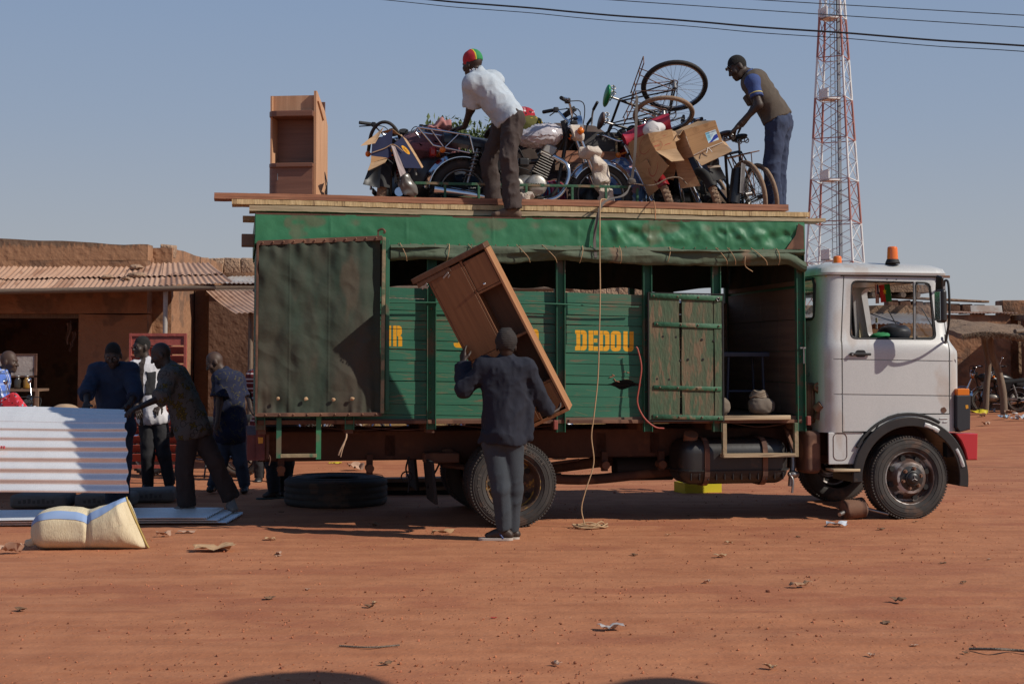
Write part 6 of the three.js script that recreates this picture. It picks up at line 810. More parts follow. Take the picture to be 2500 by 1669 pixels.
  if (o.rack) part('rack', [-.13, .13].map((z) => [rod(V(.05, .80, z), V(-.42, .86, z), .010), rod(V(-.42, .86, z), V(-.28, .70, z), .009), rod(V(-.28, .70, z), V(.05, .64, z), .009), rod(V(-.30, .84, z), V(-.18, .68, z), .006), rod(V(-.05, .81, z), V(-.18, .68, z), .006), rod(V(.05, .80, z), V(.09, .64, z), .009)]).flat().concat([-.42, -.25, -.1, .04].map((x) => rod(V(x, .80 - (x - .05) * .127, -.13), V(x, .80 - (x - .05) * .127, .13), .008))), M.chrome, b);
  if (o.grab) part('grab_rail', tube([V(-.10, .70, -.17), V(-.24, .86, -.13), V(-.30, .95, -.05), V(-.30, .95, .05), V(-.24, .86, .13), V(-.10, .70, .17)], .017, 30, 8), M.rubberBlack, b);
  if (o.stand !== 0) part('kick_stand', rod(V(.42, .27, -.12), V(.40, .01, -.24), .011), M.black, b);
  return b;
}
function bicycle(label, o = {}) {                             // origin at the rear hub
  const b = thing('bicycle', label, 'bicycle', [0, 0, 0], 0, 'bicycles'), fm = o.frame ?? M.black, R0 = .34;
  wheel2(b, 0, 0, R0, .021, 32, o.rearTyre ?? o.tyre ?? M.rubberBlack, 'wire'); wheel2(b, 1.06, 0, R0, .021, 32, o.tyre ?? M.rubberBlack, 'wire');
  const bbk = V(.44, -.05, 0), st = V(.29, .50, 0), hd = V(.84, .52, 0), hb = V(.875, .38, 0);
  part('frame', [rod(bbk, st, .015, .015, 8), rod(st, hd, .014, .014, 8), rod(bbk, hb, .016, .016, 8), rod(V(.83, .57, 0), hb, .019, .019, 8), ...[-1, 1].flatMap((s) => [rod(V(0, 0, s * .06), bbk.clone().setZ(s * .025), .009), rod(V(0, 0, s * .06), st.clone().setZ(s * .015), .008)])], fm, b);
  part('fork', [-1, 1].map((s) => tube([hb.clone().setZ(s * .04), V(.93, .20, s * .05), V(1.06, 0, s * .05)], .010, 14, 7)), fm, b);
  part('handlebar', [rod(V(.83, .56, 0), V(.81, .66, 0), .012), tube([V(.60, .66, -.26), V(.72, .68, -.25), V(.84, .67, -.14), V(.84, .66, 0), V(.84, .67, .14), V(.72, .68, .25), V(.60, .66, .26)], .011, 40, 8)], M.steel, b); for (const s of [-1, 1]) part('grip', rod(V(.59, .66, s * .26), V(.70, .68, s * .253), .016, .016, 9), M.rubberBlack, b);
  part('seat_post', [rod(st, V(.265, .60, 0), .012), ...[-1, 1].map((s) => tube([V(.14, .60, s * .04), V(.2, .585, s * .03), V(.30, .60, s * .02)], .006, 10, 5)), torus(.025, .006, 12, 5).rotateY(1.57).translate(.17, .595, .04), torus(.025, .006, 12, 5).rotateY(1.57).translate(.17, .595, -.04)], M.steel, b);
  part('saddle', blob((v) => { const s = v.x * .5 + .5; return V(.27 + v.x * .145, .645 + v.y * .035 - .012 * s, v.z * mix(.105, .026, Math.pow(s, .8))); }, 22), o.saddle ?? M.rubberBlack, b);
  part('crankset', [place(torus(.085, .006, 28, 5), .44, -.05, .05), ...[0, 1, 2].map((i) => rod(V(.44, -.05, .05), V(.44 + .085 * Math.cos(i * 2.09), -.05 + .085 * Math.sin(i * 2.09), .05), .006)), rod(V(.44, -.05, .06), V(.55, .07, .08), .009), rod(V(.44, -.05, -.06), V(.33, -.17, -.08), .009)], M.steel, b); part('pedal', box(.09, .025, .09, .55, .07, .13, .006), M.rubberBlack, b); part('pedal', box(.09, .025, .09, .33, -.17, -.13, .006), M.rubberBlack, b);
  part('chain', [rod(V(0, .035, .05), V(.44, .035, .05), .004), rod(V(0, -.035, .05), V(.44, -.135, .05), .004), place(torus(.035, .006, 16, 5), 0, 0, .05)], M.rust, b);
  if (o.fender !== 0) part('fender', slab((s, q, k) => { const a = mix(200, 40, s) * R, r = .362 - k * .003; return V(Math.cos(a) * r, Math.sin(a) * r, (q - .5) * .05); }, 24, 4), fm, b);
  if (o.rack !== 0) part('rack', [[-.22, .38, .05], [.2, .38, .05]].length && [-1, 1].flatMap((s) => [rod(V(-.28, .39, s * .05), V(.22, .40, s * .05), .006), rod(V(-.12, .39, s * .05), V(0, 0, s * .07), .005), rod(V(.1, .39, s * .05), V(0, 0, s * .07), .005)]).concat([-.28, -.1, .08, .2].map((x) => rod(V(x, .39, -.05), V(x, .39, .05), .005))), M.rust, b);
  return b;
}
// put a thing on the truck: position in the truck's own axes, with its own forward and up directions
function onTruck(o, u, v, z, fwd = V(1, 0, 0), up = V(0, 1, 0), s = 1) {
  const q0 = new THREE.Quaternion().setFromAxisAngle(V(0, 1, 0), TR), X = fwd.clone().normalize(), Z = X.clone().cross(up).normalize(), Y = Z.clone().cross(X);
  o.position.copy(W(u, v, z)); o.quaternion.setFromRotationMatrix(new THREE.Matrix4().makeBasis(X, Y, Z)).premultiply(q0); o.scale.setScalar(s); return o;
}
const RF = 2.886;                                              // height of the roof
// ---------------------------------------------------------------- what is loaded on the roof
{
  // three long planks along the near edge
  const plank = (label, m, u0, u1, v0, v1, t0, t1, z0, z1) => { const p = thing('long_plank', label, 'plank'); part('board', fin(bumpy(slab((s, q, k) => { const u = mix(u0, u1, s), a = mix(v0, v1, s), b = mix(t0, t1, s), w = [[0, a], [0, b]][0]; return V(u, mix(a, b, q) + .004 * Math.sin(u * 2.3), mix(z1, z0, k)); }, 120, 2), .004, 20)), m, p); onTruck(p, 0, 0, 0); };
  plank('long red-brown plank lying topmost on the roof edge', M.plankRed, -2.783, 2.82, 3.058, 3.044, 3.112, 3.106, -.46, -.20);
  plank('long pale sawn plank lying in the middle of the roof-edge stack', M.plankPale, -2.62, 3.026, 3.006, 2.982, 3.050, 3.028, -.46, -.16);
  plank('long knotty plank lying lowest on the roof edge', M.plankGrey, -2.46, 3.19, 2.945, 2.936, 2.996, 2.968, -.46, -.15);
  plank('rough plank lying across the roof behind the others', M.plankGrey, -2.52, 2.9, RF, RF, 2.93, 2.92, -.75, -.5);
  const st = thing('timber_end', 'dark square timber sticking out behind the green fascia', 'timber'); part('timber', bb(-2.53, -2.412, 2.62, 2.735, -.35, -.2, .008), M.boardDark, st); onTruck(st, 0, 0, 0);
  // low green rail, part of the truck
  const rl = grp('roof_rail', truck); for (const [a, b] of [[-.894, -.894], [-.60, -.60], [-.27, -.27], [.20, .20], [.66, .66], [1.0, 1.0], [1.32, 1.32]]) part('rail_post', bar(V(a, 3.085, -.40), V(b, 3.262, -.40), .024), M.greenDull2, rl);
  part('rail_bar', bar(V(-.90, 3.265, -.40), V(1.23, 3.270, -.40), .026), M.greenDull2, rl); part('rail_bar', bar(V(-.90, 3.10, -.40), V(1.335, 3.104, -.40), .026), M.greenDull2, rl); for (const u of [-.894, .2, 1.32]) part('rail_foot', bar(V(u, RF, -.40), V(u, 3.09, -.40), .026), M.greenDull2, rl);
  // upright cabinet
  const c = thing('wooden_cabinet', 'upright open wooden cabinet with rounded shelves standing on the roof', 'cabinet'); const ply = M.grain([.42, .215, .115], [.56, .32, .185], { seed: 160, v: true, m: 1, bump: .0006 }), dk = M.grain([.15, .064, .040], [.215, .098, .062], { seed: 161, m: .9, rough: .5, bump: .0004 });
  part('side_panel', fin(ext([[-.45, 0], [0, 0], [0, 1.0], [-.03, 1.005], [-.34, .86], [-.45, .74]].map(([a, b]) => [-a, b]), .022)).rotateY(Math.PI / 2).translate(.412, 0, 0), ply, c); part('side_panel', fin(ext([[0, .28], [.20, .28], [.20, .96], [0, .96]], .018)).rotateY(Math.PI / 2).translate(.004, 0, 0), ply, c);
  part('back_panel', bb(.0, .41, 0, .965, -.45, -.43), dk, c); part('back_panel', bb(.015, .41, .80, .965, -.05, -.035), ply, c); part('back_panel', bb(.02, .41, .30, .80, -.20, -.185), dk, c);
  const shelf = (y, h, m) => part('shelf', fin(new THREE.ExtrudeGeometry(shape([[.41, -.2], [.41, .06], [.08, .06], [.03, .045], [.0, .0], [-.01, -.06], [0, -.2]]), { depth: h, bevelEnabled: true, bevelSize: .004, bevelThickness: .004, bevelSegments: 1 })).rotateX(Math.PI / 2).translate(0, y + h, 0), m, c); shelf(.765, .045, dk); shelf(.30, .03, dk);
  part('lower_front', [bb(.085, .41, 0, .298, -.02, .035)], dk, c); part('curved_door', blob2((s, a) => V(.085 - .10 * Math.max(0, Math.cos(a)) , mix(0, .298, s), -.06 + .095 * Math.sin(a)), 6, 24), dk, c); part('hinge', bb(.082, .088, .18, .24, .035, .038), M.steel, c); part('cross_batten', bar(V(.44, .93, -.05), V(.44, .78, -.26), .02, .05), ply, c);
  onTruck(c, -2.27, 3.085, -.52, V(.956, 0, .29), V(-.045, 1, 0), 1.04); const cs = thing('cabinet_prop', 'rough timber laid under the upright cabinet on the roof', 'timber'); part('timber', [bb(-2.3, -1.7, RF, 2.99, -.85, -.75), bb(-2.3, -1.7, RF, 2.99, -.5, -.4), bb(-2.32, -1.72, 2.992, 3.083, -.88, -.38)], M.plankGrey, cs); onTruck(cs, 0, 0, 0);
  // motorbikes
  onTruck(motorbike('silver motorbike with plastic-wrapped tank standing lengthwise on the roof', { wrap: 1, rack: 1, seat: mat([.03, .033, .04], .3), body: M.plasticBlack }), -.40, RF, -.62, V(1, 0, 0), V(0, 1, 0), 1.085);
  onTruck(motorbike('dark motorbike seen from its tail with printed cardboard tied round it', { body: M.plasticRed, fender: M.rubberBlack, tyre: M.tyreDusty, grab: 1 }), -1.17, RF, -.70, V(.20, 0, -1), V(.05, 1, 0));
  onTruck(motorbike('red motorbike leaning with a red-printed carton over its front', { body: M.plasticRed, fender: M.plasticRed, tyre: M.tyreDusty, stand: 0 }), 1.72, RF + .02, -1.92, V(0, 0, 1), V(-.36, 1, 0));
  onTruck(motorbike('black motorbike leaning with a labelled brown carton over its front', { body: M.plasticBlack, fender: M.rubberBlack, tyre: M.tyreDusty, stand: 0 }), 2.18, RF + .02, -1.92, V(.02, 0, 1), V(-.33, 1, 0));
  for (const [u, z] of [[.86, -.56]]) { const w = thing('foam_wrapping', 'crumpled foam wrapping tied round the silver motorbike fork', 'wrapping'); part('foam_sheet', [bumpy(tube([V(.90, 3.58, -.52), V(.95, 3.45, -.50), V(1.0, 3.28, -.5), V(1.04, 3.08, -.5)], .075, 22, 14), .085, 14), bumpy(sph(.10, .875, 3.62, -.52, 1.1, .7, 1, 18), .09, 14, 4)], M.foam, w); onTruck(w, 0, 0, 0); }
  { const w = thing('foam_wrapping', 'crumpled foam bag tied under the silver motorbike headlight', 'wrapping'); part('foam_sheet', bumpy(sph(.085, .72, 3.80, -.46, .9, 1, .8, 18), .10, 14, 7), M.foam, w); onTruck(w, 0, 0, 0); }
  { const w = thing('foam_wrapping', 'white foam bag tied low beside the silver motorbike engine', 'wrapping'); part('foam_sheet', bumpy(sph(.075, .19, 3.16, -.43, 1.3, .8, .7, 16), .08, 16, 9), M.foam, w); onTruck(w, 0, 0, 0); }
  // bicycles
  const dusty = M.tyreDusty;
  onTruck(bicycle('black bicycle with green saddle lying topmost on the load', { fender: 0, saddle: mat([.015, .22, .075], .35), rack: 1 }), 1.86, 4.39, -.9, V(-.03, -.60, -.80), V(-1, .12, -.05), 1.02);
  onTruck(bicycle('old bicycle with brown saddle and dusty tyres lying under the topmost one', { fender: 0, tyre: dusty, saddle: mat([.06, .03, .025], .5) }), 1.69, 4.06, -.72, V(-.03, -.42, -.9), V(-1, .06, -.05), .93);
  onTruck(bicycle('dusty bicycle upright against the leaning motorbikes', { fender: 0, tyre: dusty, frame: M.black, saddle: mat([.05, .03, .025], .6) }), 2.53, RF + .36, -.55, V(-.16, 0, -1), V(-.22, 1, 0), 1.02);
  onTruck(bicycle('dusty bicycle outermost beside the one in the brown vest', { fender: 0, tyre: dusty, frame: mat([.012, .02, .035], .5), rack: 0 }), 2.74, RF + .36, -.75, V(-.12, 0, -1), V(-.20, 1, 0), 1.02);
  // cartons
  const prints = (w, h, draw) => { const cv = document.createElement('canvas'); cv.width = w; cv.height = h; const k = cv.getContext('2d'); draw(k, w, h); const t = new THREE.CanvasTexture(cv); t.colorSpace = THREE.SRGBColorSpace; return t; };
  const face = (name, q, tex2, parent, th = .004, nx = 8, ny = 8, bend = 0) => { const [a, b, c2, d] = q, n = b.clone().sub(a).cross(d.clone().sub(a)).normalize(), g = slab((s, t, k) => d.clone().lerp(c2, s).lerp(a.clone().lerp(b, s), t).addScaledVector(n, -k * th + bend * Math.sin(Math.PI * s) * Math.sin(Math.PI * t) + .006 * (noise3(s * 4, t * 4, name.length) - .5)), nx, ny); if (tex2?.isTexture) { const p = g.attributes.position, uv = g.attributes.uv, e1 = b.clone().sub(a), e2 = d.clone().sub(a), v = V(); for (let i = 0; i < p.count; i++) { v.fromBufferAttribute(p, i).sub(a); uv.setXY(i, v.dot(e1) / e1.lengthSq(), 1 - v.dot(e2) / e2.lengthSq()); } } return part(name, g, tex2?.isTexture ? mat([1, 1, 1], .9, { map: tex2 }) : tex2, parent); };
  const scrib = (k, x, y, w, h, n, seed) => { const r = rng(seed); for (let i = 0; i < n; i++) { k.beginPath(); k.moveTo(x + r() * w, y + r() * h); k.quadraticCurveTo(x + r() * w, y + r() * h, x + r() * w, y + r() * h); k.stroke(); } };
  const brown = (k, w, h, seed) => { const r = rng(seed); k.fillStyle = '#a9825a'; k.fillRect(0, 0, w, h); for (let i = 0; i < h; i += 4) { k.fillStyle = `rgba(${r() > .5 ? '80,50,25' : '205,165,120'},${.05 + .08 * r()})`; k.fillRect(0, i, w, 2); } for (let i = 0; i < 14; i++) { k.fillStyle = `rgba(70,42,22,${.05 + .1 * r()})`; k.beginPath(); k.ellipse(r() * w, r() * h, 20 + 50 * r(), 8 + 24 * r(), r() * 3, 0, 7); k.fill(); } };
  {
    const t = thing('cardboard_carton', 'brown carton with red print over the leaning red motorbike', 'carton'), front = prints(256, 256, (k, w, h) => { brown(k, w, h, 1); k.strokeStyle = 'rgba(150,40,35,.8)'; k.lineWidth = 3; k.beginPath(); k.ellipse(60, 190, 62, 58, .2, 0, 7); k.stroke(); k.fillStyle = 'rgba(160,40,35,.85)'; k.font = 'bold 42px sans-serif'; k.fillText('no!', 30, 205); k.lineWidth = 2; scrib(k, 130, 90, 60, 20, 5, 3); scrib(k, 120, 210, 110, 16, 7, 4); k.strokeStyle = 'rgba(60,36,20,.5)'; k.beginPath(); k.moveTo(0, 120); k.lineTo(256, 128); k.stroke(); });
    const sideT = prints(256, 256, (k, w, h) => { brown(k, w, h, 2); k.strokeStyle = 'rgba(150,40,35,.7)'; k.lineWidth = 4; k.beginPath(); k.arc(200, 150, 70, 1, 5); k.stroke(); scrib(k, 40, 150, 70, 50, 6, 8); });
    const A = V(1.42, 3.80, -.36), B = V(1.66, 3.845, -.34), C = V(1.695, 3.65, -.30), D = V(1.485, 3.62, -.30), E2 = V(1.30, 3.75, -.70), F = V(1.36, 3.50, -.62);
    face('front_panel', [A, B, C, D], front, t); face('side_panel', [E2, A, D, F], sideT, t); face('top_panel', [E2, V(1.56, 3.80, -.72), B, A], M.card, t); face('side_panel', [B, V(1.60, 3.80, -.72), V(1.70, 3.58, -.65), C], M.card, t); face('flap', [D, C, V(1.745, 3.52, -.20), V(1.60, 3.50, -.16)], M.card, t, .004, 8, 8, .02); face('flap', [F, D, V(1.58, 3.46, -.18), V(1.50, 3.32, -.32)], sideT, t); face('flap', [V(1.655, 3.84, -.35), V(1.70, 3.83, -.36), V(1.75, 3.75, -.33), V(1.69, 3.72, -.32)], M.card, t); face('inner_panel', [V(1.36, 3.50, -.6), V(1.42, 3.55, -.4), V(1.56, 3.28, -.36), V(1.50, 3.2, -.6)], M.card, t); onTruck(t, 0, 0, 0);
    const f = thing('foil_roll', 'crumpled red foil sheet pushed into the red-printed carton', 'foil'); part('foil', [bumpy(tube([V(1.28, 3.79, -.72), V(1.45, 3.87, -.70), V(1.62, 3.94, -.68), V(1.74, 3.98, -.66)], .075, 20, 14), .05, 9)], mat([.40, .035, .06], .25), f); part('foam_patch', bumpy(sph(.10, 1.55, 3.90, -.60, 1.35, .75, .55, 18), .06, 14), M.foamWhite = mat([.58, .56, .56], .8), f); onTruck(f, 0, 0, 0);
  }
  {
    const t = thing('cardboard_carton', 'brown carton with a blue and white label over the leaning black motorbike', 'carton'), front = prints(512, 384, (k, w, h) => { brown(k, w, h, 5); k.save(); k.translate(300, 130); k.fillStyle = '#cfe6ee'; k.fillRect(0, 0, 172, 150); k.fillStyle = '#8fd0e6'; k.fillRect(0, 0, 60, 120); k.fillStyle = '#2c3f9c'; k.beginPath(); k.moveTo(0, 150); k.quadraticCurveTo(70, 120, 110, 80); k.quadraticCurveTo(140, 62, 172, 66); k.lineTo(172, 118); k.quadraticCurveTo(110, 128, 60, 150); k.fill(); k.fillStyle = '#16224a'; k.font = 'bold 24px sans-serif'; k.fillText('SAFIRA OMEGA', 2, 26, 166); k.fillStyle = 'rgba(22,34,74,.7)'; for (let i = 0; i < 4; i++) k.fillRect(20, 44 + i * 12, 100 - i * 12, 4); k.restore(); k.strokeStyle = 'rgba(60,36,20,.55)'; k.lineWidth = 3; k.beginPath(); k.moveTo(0, 100); k.lineTo(512, 92); k.stroke(); });
    const A = V(1.775, 3.835, -.30), B = V(2.085, 3.935, -.26), C = V(2.150, 3.715, -.24), D = V(1.865, 3.575, -.28), E2 = V(1.70, 3.84, -.52), F = V(1.80, 3.56, -.52), G = V(2.0, 3.97, -.55);
    face('front_panel', [A, B, C, D], front, t, .004, 8, 8, .008); face('side_panel', [E2, A, D, F], M.card, t); face('top_panel', [E2, G, B, A], M.card, t, .004, 8, 8, .03); face('side_panel', [B, G, V(2.08, 3.74, -.5), C], M.card, t); face('flap', [D, C, V(2.225, 3.62, -.16), V(1.915, 3.47, -.18)], M.card, t, .004, 8, 8, .012); face('flap', [V(1.70, 3.85, -.5), V(1.77, 3.84, -.31), V(1.72, 3.78, -.28), V(1.66, 3.79, -.42)], M.card, t); face('flap', [C, V(2.17, 3.78, -.42), V(2.22, 3.73, -.34), V(2.225, 3.63, -.18)], M.card, t);
    part('tie_string', [tube([D.clone().add(V(0, .01, .01)), V(2.0, 3.655, -.235), C.clone().add(V(0, .0, .01))], .004, 12, 5), tube([V(1.995, 3.66, -.23), V(1.985, 3.63, -.21), V(1.97, 3.60, -.20)], .004, 8, 5), tube([V(2.0, 3.66, -.23), V(2.02, 3.63, -.21), V(2.03, 3.61, -.2)], .004, 8, 5)], mat([.6, .56, .5], .9), t); onTruck(t, 0, 0, 0);
    const t2 = thing('cardboard_carton', 'flattened brown carton stuffed between the two leaning motorbikes', 'carton'); face('panel', [V(1.70, 3.68, -.5), V(1.84, 3.62, -.45), V(1.98, 3.30, -.42), V(1.80, 3.28, -.5)], M.card, t2); face('panel', [V(1.68, 3.66, -.52), V(1.74, 3.50, -.44), V(1.72, 3.36, -.5), V(1.64, 3.4, -.6)], M.card, t2); onTruck(t2, 0, 0, 0);
    const s = thing('rubber_mudguard', 'black rubber mudguard strip with a worn label on the black motorbike', 'mudguard'); face('rubber_sheet', [V(1.985, 3.545, -.30), V(2.105, 3.545, -.28), V(2.19, 3.36, -.25), V(2.06, 3.33, -.26)], M.rubberBlack, s, .006, 6, 6, .02); face('label_strip', [V(2.00, 3.480, -.258), V(2.125, 3.490, -.240), V(2.132, 3.470, -.238), V(2.01, 3.458, -.255)], mat([.42, .36, .28], .8), s); onTruck(s, 0, 0, 0);
    const ex = thing('motorbike_silencer', 'black silencer pipe standing on end beside the dusty bicycles', 'exhaust pipe'); part('silencer', [rod(V(2.29, 3.12, -.32), V(2.35, 3.46, -.36), .058, .062, 18), torus(.05, .012, 20, 6).rotateX(1.5).translate(2.35, 3.465, -.36), rod(V(2.28, RF, -.32), V(2.29, 3.13, -.32), .03)], M.plasticBlack, ex); part('heat_shield', slab((q, k2, k) => V(mix(2.33, 2.41, q) + .02 * k2, mix(3.22, 3.52, k2), -.30 + .05 * Math.cos(q * 3) - k * .004), 8, 8), M.steel, ex); onTruck(ex, 0, 0, 0);
  }
  {
    // printed boards tied round the tail of the dark motorbike
    const navy = prints(256, 192, (k, w, h) => { brown(k, w, h, 9); k.fillStyle = '#1d2444'; k.fillRect(0, 0, w, 120); k.fillStyle = '#d79a25'; k.beginPath(); k.arc(150, 62, 42, 0, 7); k.fill(); k.strokeStyle = '#7a4a14'; k.lineWidth = 4; scrib(k, 120, 36, 60, 52, 9, 5); k.strokeStyle = 'rgba(60,30,20,.6)'; k.lineWidth = 2; scrib(k, 90, 140, 100, 30, 9, 6); });
    const navy2 = prints(256, 192, (k, w, h) => { k.fillStyle = '#1a2040'; k.fillRect(0, 0, w, h); k.fillStyle = '#d79a25'; k.beginPath(); k.arc(118, 70, 40, 0, 7); k.fill(); k.strokeStyle = '#7a4a14'; k.lineWidth = 4; scrib(k, 90, 46, 56, 50, 9, 7); });
    const t = thing('cardboard_carton', 'torn navy-printed carton tied round the tail of the dark motorbike', 'carton');
    face('panel', [V(-1.315, 3.62, -.30), V(-1.118, 3.765, -.32), V(-1.130, 3.50, -.30), V(-1.330, 3.43, -.27)], navy, t); face('panel', [V(-1.114, 3.62, -.29), V(-1.02, 3.70, -.34), V(-.84, 3.395, -.30), V(-1.01, 3.39, -.26)], navy2, t); face('edge_panel', [V(-1.02, 3.70, -.34), V(-.975, 3.69, -.42), V(-.815, 3.42, -.38), V(-.84, 3.395, -.30)], M.card, t); face('flap', [V(-1.25, 3.74, -.36), V(-1.20, 3.785, -.36), V(-1.29, 3.62, -.26), V(-1.425, 3.585, -.22)], M.card, t, .004, 6, 6, .02); face('flap', [V(-1.33, 3.43, -.27), V(-1.17, 3.475, -.29), V(-1.20, 3.43, -.22), V(-1.365, 3.345, -.20)], M.card, t); face('white_flap', [V(-1.14, 3.62, -.288), V(-1.10, 3.60, -.28), V(-1.0, 3.34, -.22), V(-1.05, 3.30, -.22)], mat([.48, .40, .38], .9), t); face('top_panel', [V(-1.22, 3.77, -.55), V(-1.0, 3.75, -.55), V(-1.02, 3.70, -.35), V(-1.12, 3.77, -.33)], M.card, t); part('tie_string', tube([V(-1.315, 3.53, -.262), V(-1.2, 3.575, -.278), V(-1.114, 3.615, -.277), V(-1.02, 3.55, -.27)], .004, 16, 5), M.rope, t); onTruck(t, 0, 0, 0);
    const s = thing('plastic_bag', 'grey plastic bag hanging beside the tail of the dark motorbike', 'bag'); part('bag', bumpy(blob((v) => V(-.97 + v.x * .075 * (1 - .5 * v.y) - .03 * v.y, 3.25 + v.y * .125, -.34 + v.z * .05)), .035, 22), mat([.13, .12, .11], .3), s); part('handle', tube([V(-.96, 3.36, -.33), V(-.93, 3.42, -.34), V(-.90, 3.40, -.34), V(-.89, 3.33, -.33)], .012, 12, 6), mat([.13, .12, .11], .3), s); onTruck(s, 0, 0, 0);
    const bk = thing('black_sheet', 'black plastic sheet hanging under the navy-printed carton', 'sheet'); face('sheet', [V(-1.32, 3.45, -.36), V(-1.22, 3.46, -.34), V(-1.24, 3.20, -.32), V(-1.40, 3.23, -.30)], M.plasticBlack, bk, .004, 8, 8, .02); onTruck(bk, 0, 0, 0);
    const ct = thing('crumpled_blanket', 'faded pink and grey blanket heaped behind the dark motorbike', 'blanket'); part('cloth', blob((v) => { const n = noise3(v.x * 4, v.y * 4, v.z * 4, 6), r = Math.abs(Math.sin(v.x * 7 + n * 4)) * .05; return V(-.72 + v.x * .36, 3.66 + v.y * (.20 + .06 * v.x) + .05 * v.x + r + .07 * (noise3(v.x * 9, v.y * 7, v.z * 9, 8) - .5), -1.0 + v.z * .28); }, 44), printed(256, .5, (k, n) => { const r = rng(4); k.fillStyle = '#6b4a50'; k.fillRect(0, 0, n, n); k.fillStyle = '#3b4148'; k.fillRect(0, 0, n, 90); k.fillStyle = '#8d5a60'; k.fillRect(0, 150, n, 40); for (let i = 0; i < 900; i++) { k.fillStyle = 'rgba(20,18,20,.25)'; k.fillRect(r() * n, r() * n, 6, 2); } }), ct); part('folded_edge', bumpy(slab((s2, q2, k2) => V(mix(-.74, -.47, s2), 3.84 + .14 * Math.sin(s2 * 2.4) * q2 + .02 * Math.sin(s2 * 14), -.86 + .16 * q2 * (1 - q2) * 2 - k2 * .015), 30, 10), .04, 12), mat([.38, .16, .15], .9), ct); onTruck(ct, 0, 0, 0);
  }
  // wooden chest and bundles behind
  { const t = thing('wooden_chest', 'old wooden chest with dark and red-brown boards behind the silver motorbike', 'chest'); part('board', bb(.86, 1.25, 3.705, 3.89, -1.02, -1.0), M.boardGrey = M.grain([.028, .027, .028], [.055, .050, .048], { seed: 170, m: .7 }), t); part('board', bb(.63, 1.255, 3.585, 3.703, -1.02, -.995), M.plankRed, t); part('board', bb(.62, 1.30, 3.50, 3.583, -1.03, -1.0), M.boardDark, t); part('end_board', bb(1.256, 1.276, 3.60, 3.86, -1.4, -.99), M.plankGrey, t); part('foot', bb(1.25, 1.33, 3.52, 3.62, -1.1, -.96), M.plankPale, t); part('lid', bb(.64, 1.27, 3.89, 3.905, -1.42, -1.0), M.boardGrey, t); part('back', bb(.63, 1.255, 3.5, 3.89, -1.42, -1.40), M.boardDark, t); onTruck(t, 0, 0, 0); }
  const bag = (label, cat, u, v, z, a, b2, c2, m, seed, nm = 'bundle') => { const t = thing(nm, label, cat); part('cloth', blob((q) => { const n = .16 * (noise3(q.x * 3, q.y * 3, q.z * 3, seed) - .5) + .08 * (noise3(q.x * 8, q.y * 8, q.z * 8, seed) - .5), p = 1 + n; return V(u + Math.sign(q.x) * Math.pow(Math.abs(q.x), .8) * a * p, v + Math.sign(q.y) * Math.pow(Math.abs(q.y), .75) * b2 * p, z + q.z * c2 * p); }, 36), m, t); onTruck(t, 0, 0, 0); };
  const blueprint = printed(256, .5, (k, n) => { const r = rng(6); k.fillStyle = '#6f8fbe'; k.fillRect(0, 0, n, n); for (let i = 0; i < 24; i++) { k.fillStyle = ['#c9cfdc', '#b08a94', '#4e6ea3'][i % 3]; k.beginPath(); k.ellipse(r() * n, r() * n, 12 + 30 * r(), 8 + 18 * r(), r() * 3, 0, 7); k.fill(); } });
  const pink = printed(256, .3, (k, n) => { const r = rng(16); k.fillStyle = '#8e2740'; k.fillRect(0, 0, n, n); for (let i = 0; i < 7; i++) { k.fillStyle = ['#5fa3c4', '#c06a80', '#274a78'][i % 3]; k.fillRect(r() * n, 0, 14 + 20 * r(), n); } });
  bag('blue and white printed sack wedged behind the silver motorbike front wheel', 'sack', 1.32, 3.27, -1.05, .26, .37, .25, blueprint, 31, 'sack'); bag('crimson and blue cloth bundle under the silver motorbike exhaust', 'bundle', .57, 3.13, -.86, .14, .24, .16, pink, 32); bag('brown bundle filling the load under the wooden chest', 'bundle', .75, 3.20, -1.25, .42, .30, .3, mat([.075, .04, .028], .9), 33);
  bag('dark tarpaulin bundle under the pink blanket', 'bundle', -.55, 3.20, -1.2, .55, .30, .4, mat([.016, .016, .018], .6), 34); bag('dark bundle between the leaning motorbikes at the back', 'bundle', 2.0, 3.2, -1.6, .55, .32, .35, mat([.014, .013, .013], .8), 35);
  bag('olive sack with yellow letters behind the silver motorbike tank', 'sack', .37, 3.93, -1.12, .15, .14, .14, printed(256, .3, (k, n) => { k.fillStyle = '#5a5626'; k.fillRect(0, 0, n, n); k.fillStyle = '#d6a91c'; k.font = 'bold 90px sans-serif'; k.fillText('VE', 40, 110); k.fillText('VE', 120, 230); k.fillStyle = 'rgba(20,20,10,.35)'; for (let i = 0; i < 20; i++) k.fillRect(0, i * 13, n, 2); }), 36, 'sack');
  bag('red and white patterned bag on the olive sack', 'bag', .30, 4.08, -1.22, .15, .10, .12, printed(256, .25, (k, n) => { const r = rng(12); k.fillStyle = '#a01c2c'; k.fillRect(0, 0, n, n); for (let i = 0; i < 26; i++) { k.fillStyle = r() > .4 ? '#e0d6d4' : '#3d1a1e'; k.beginPath(); k.ellipse(r() * n, r() * n, 6 + 14 * r(), 4 + 9 * r(), r() * 3, 0, 7); k.fill(); } }), 37, 'bag');
  bag('brown bundle holding up the olive sack', 'bundle', .3, 3.6, -1.35, .28, .32, .25, mat([.04, .025, .02], .9), 38);
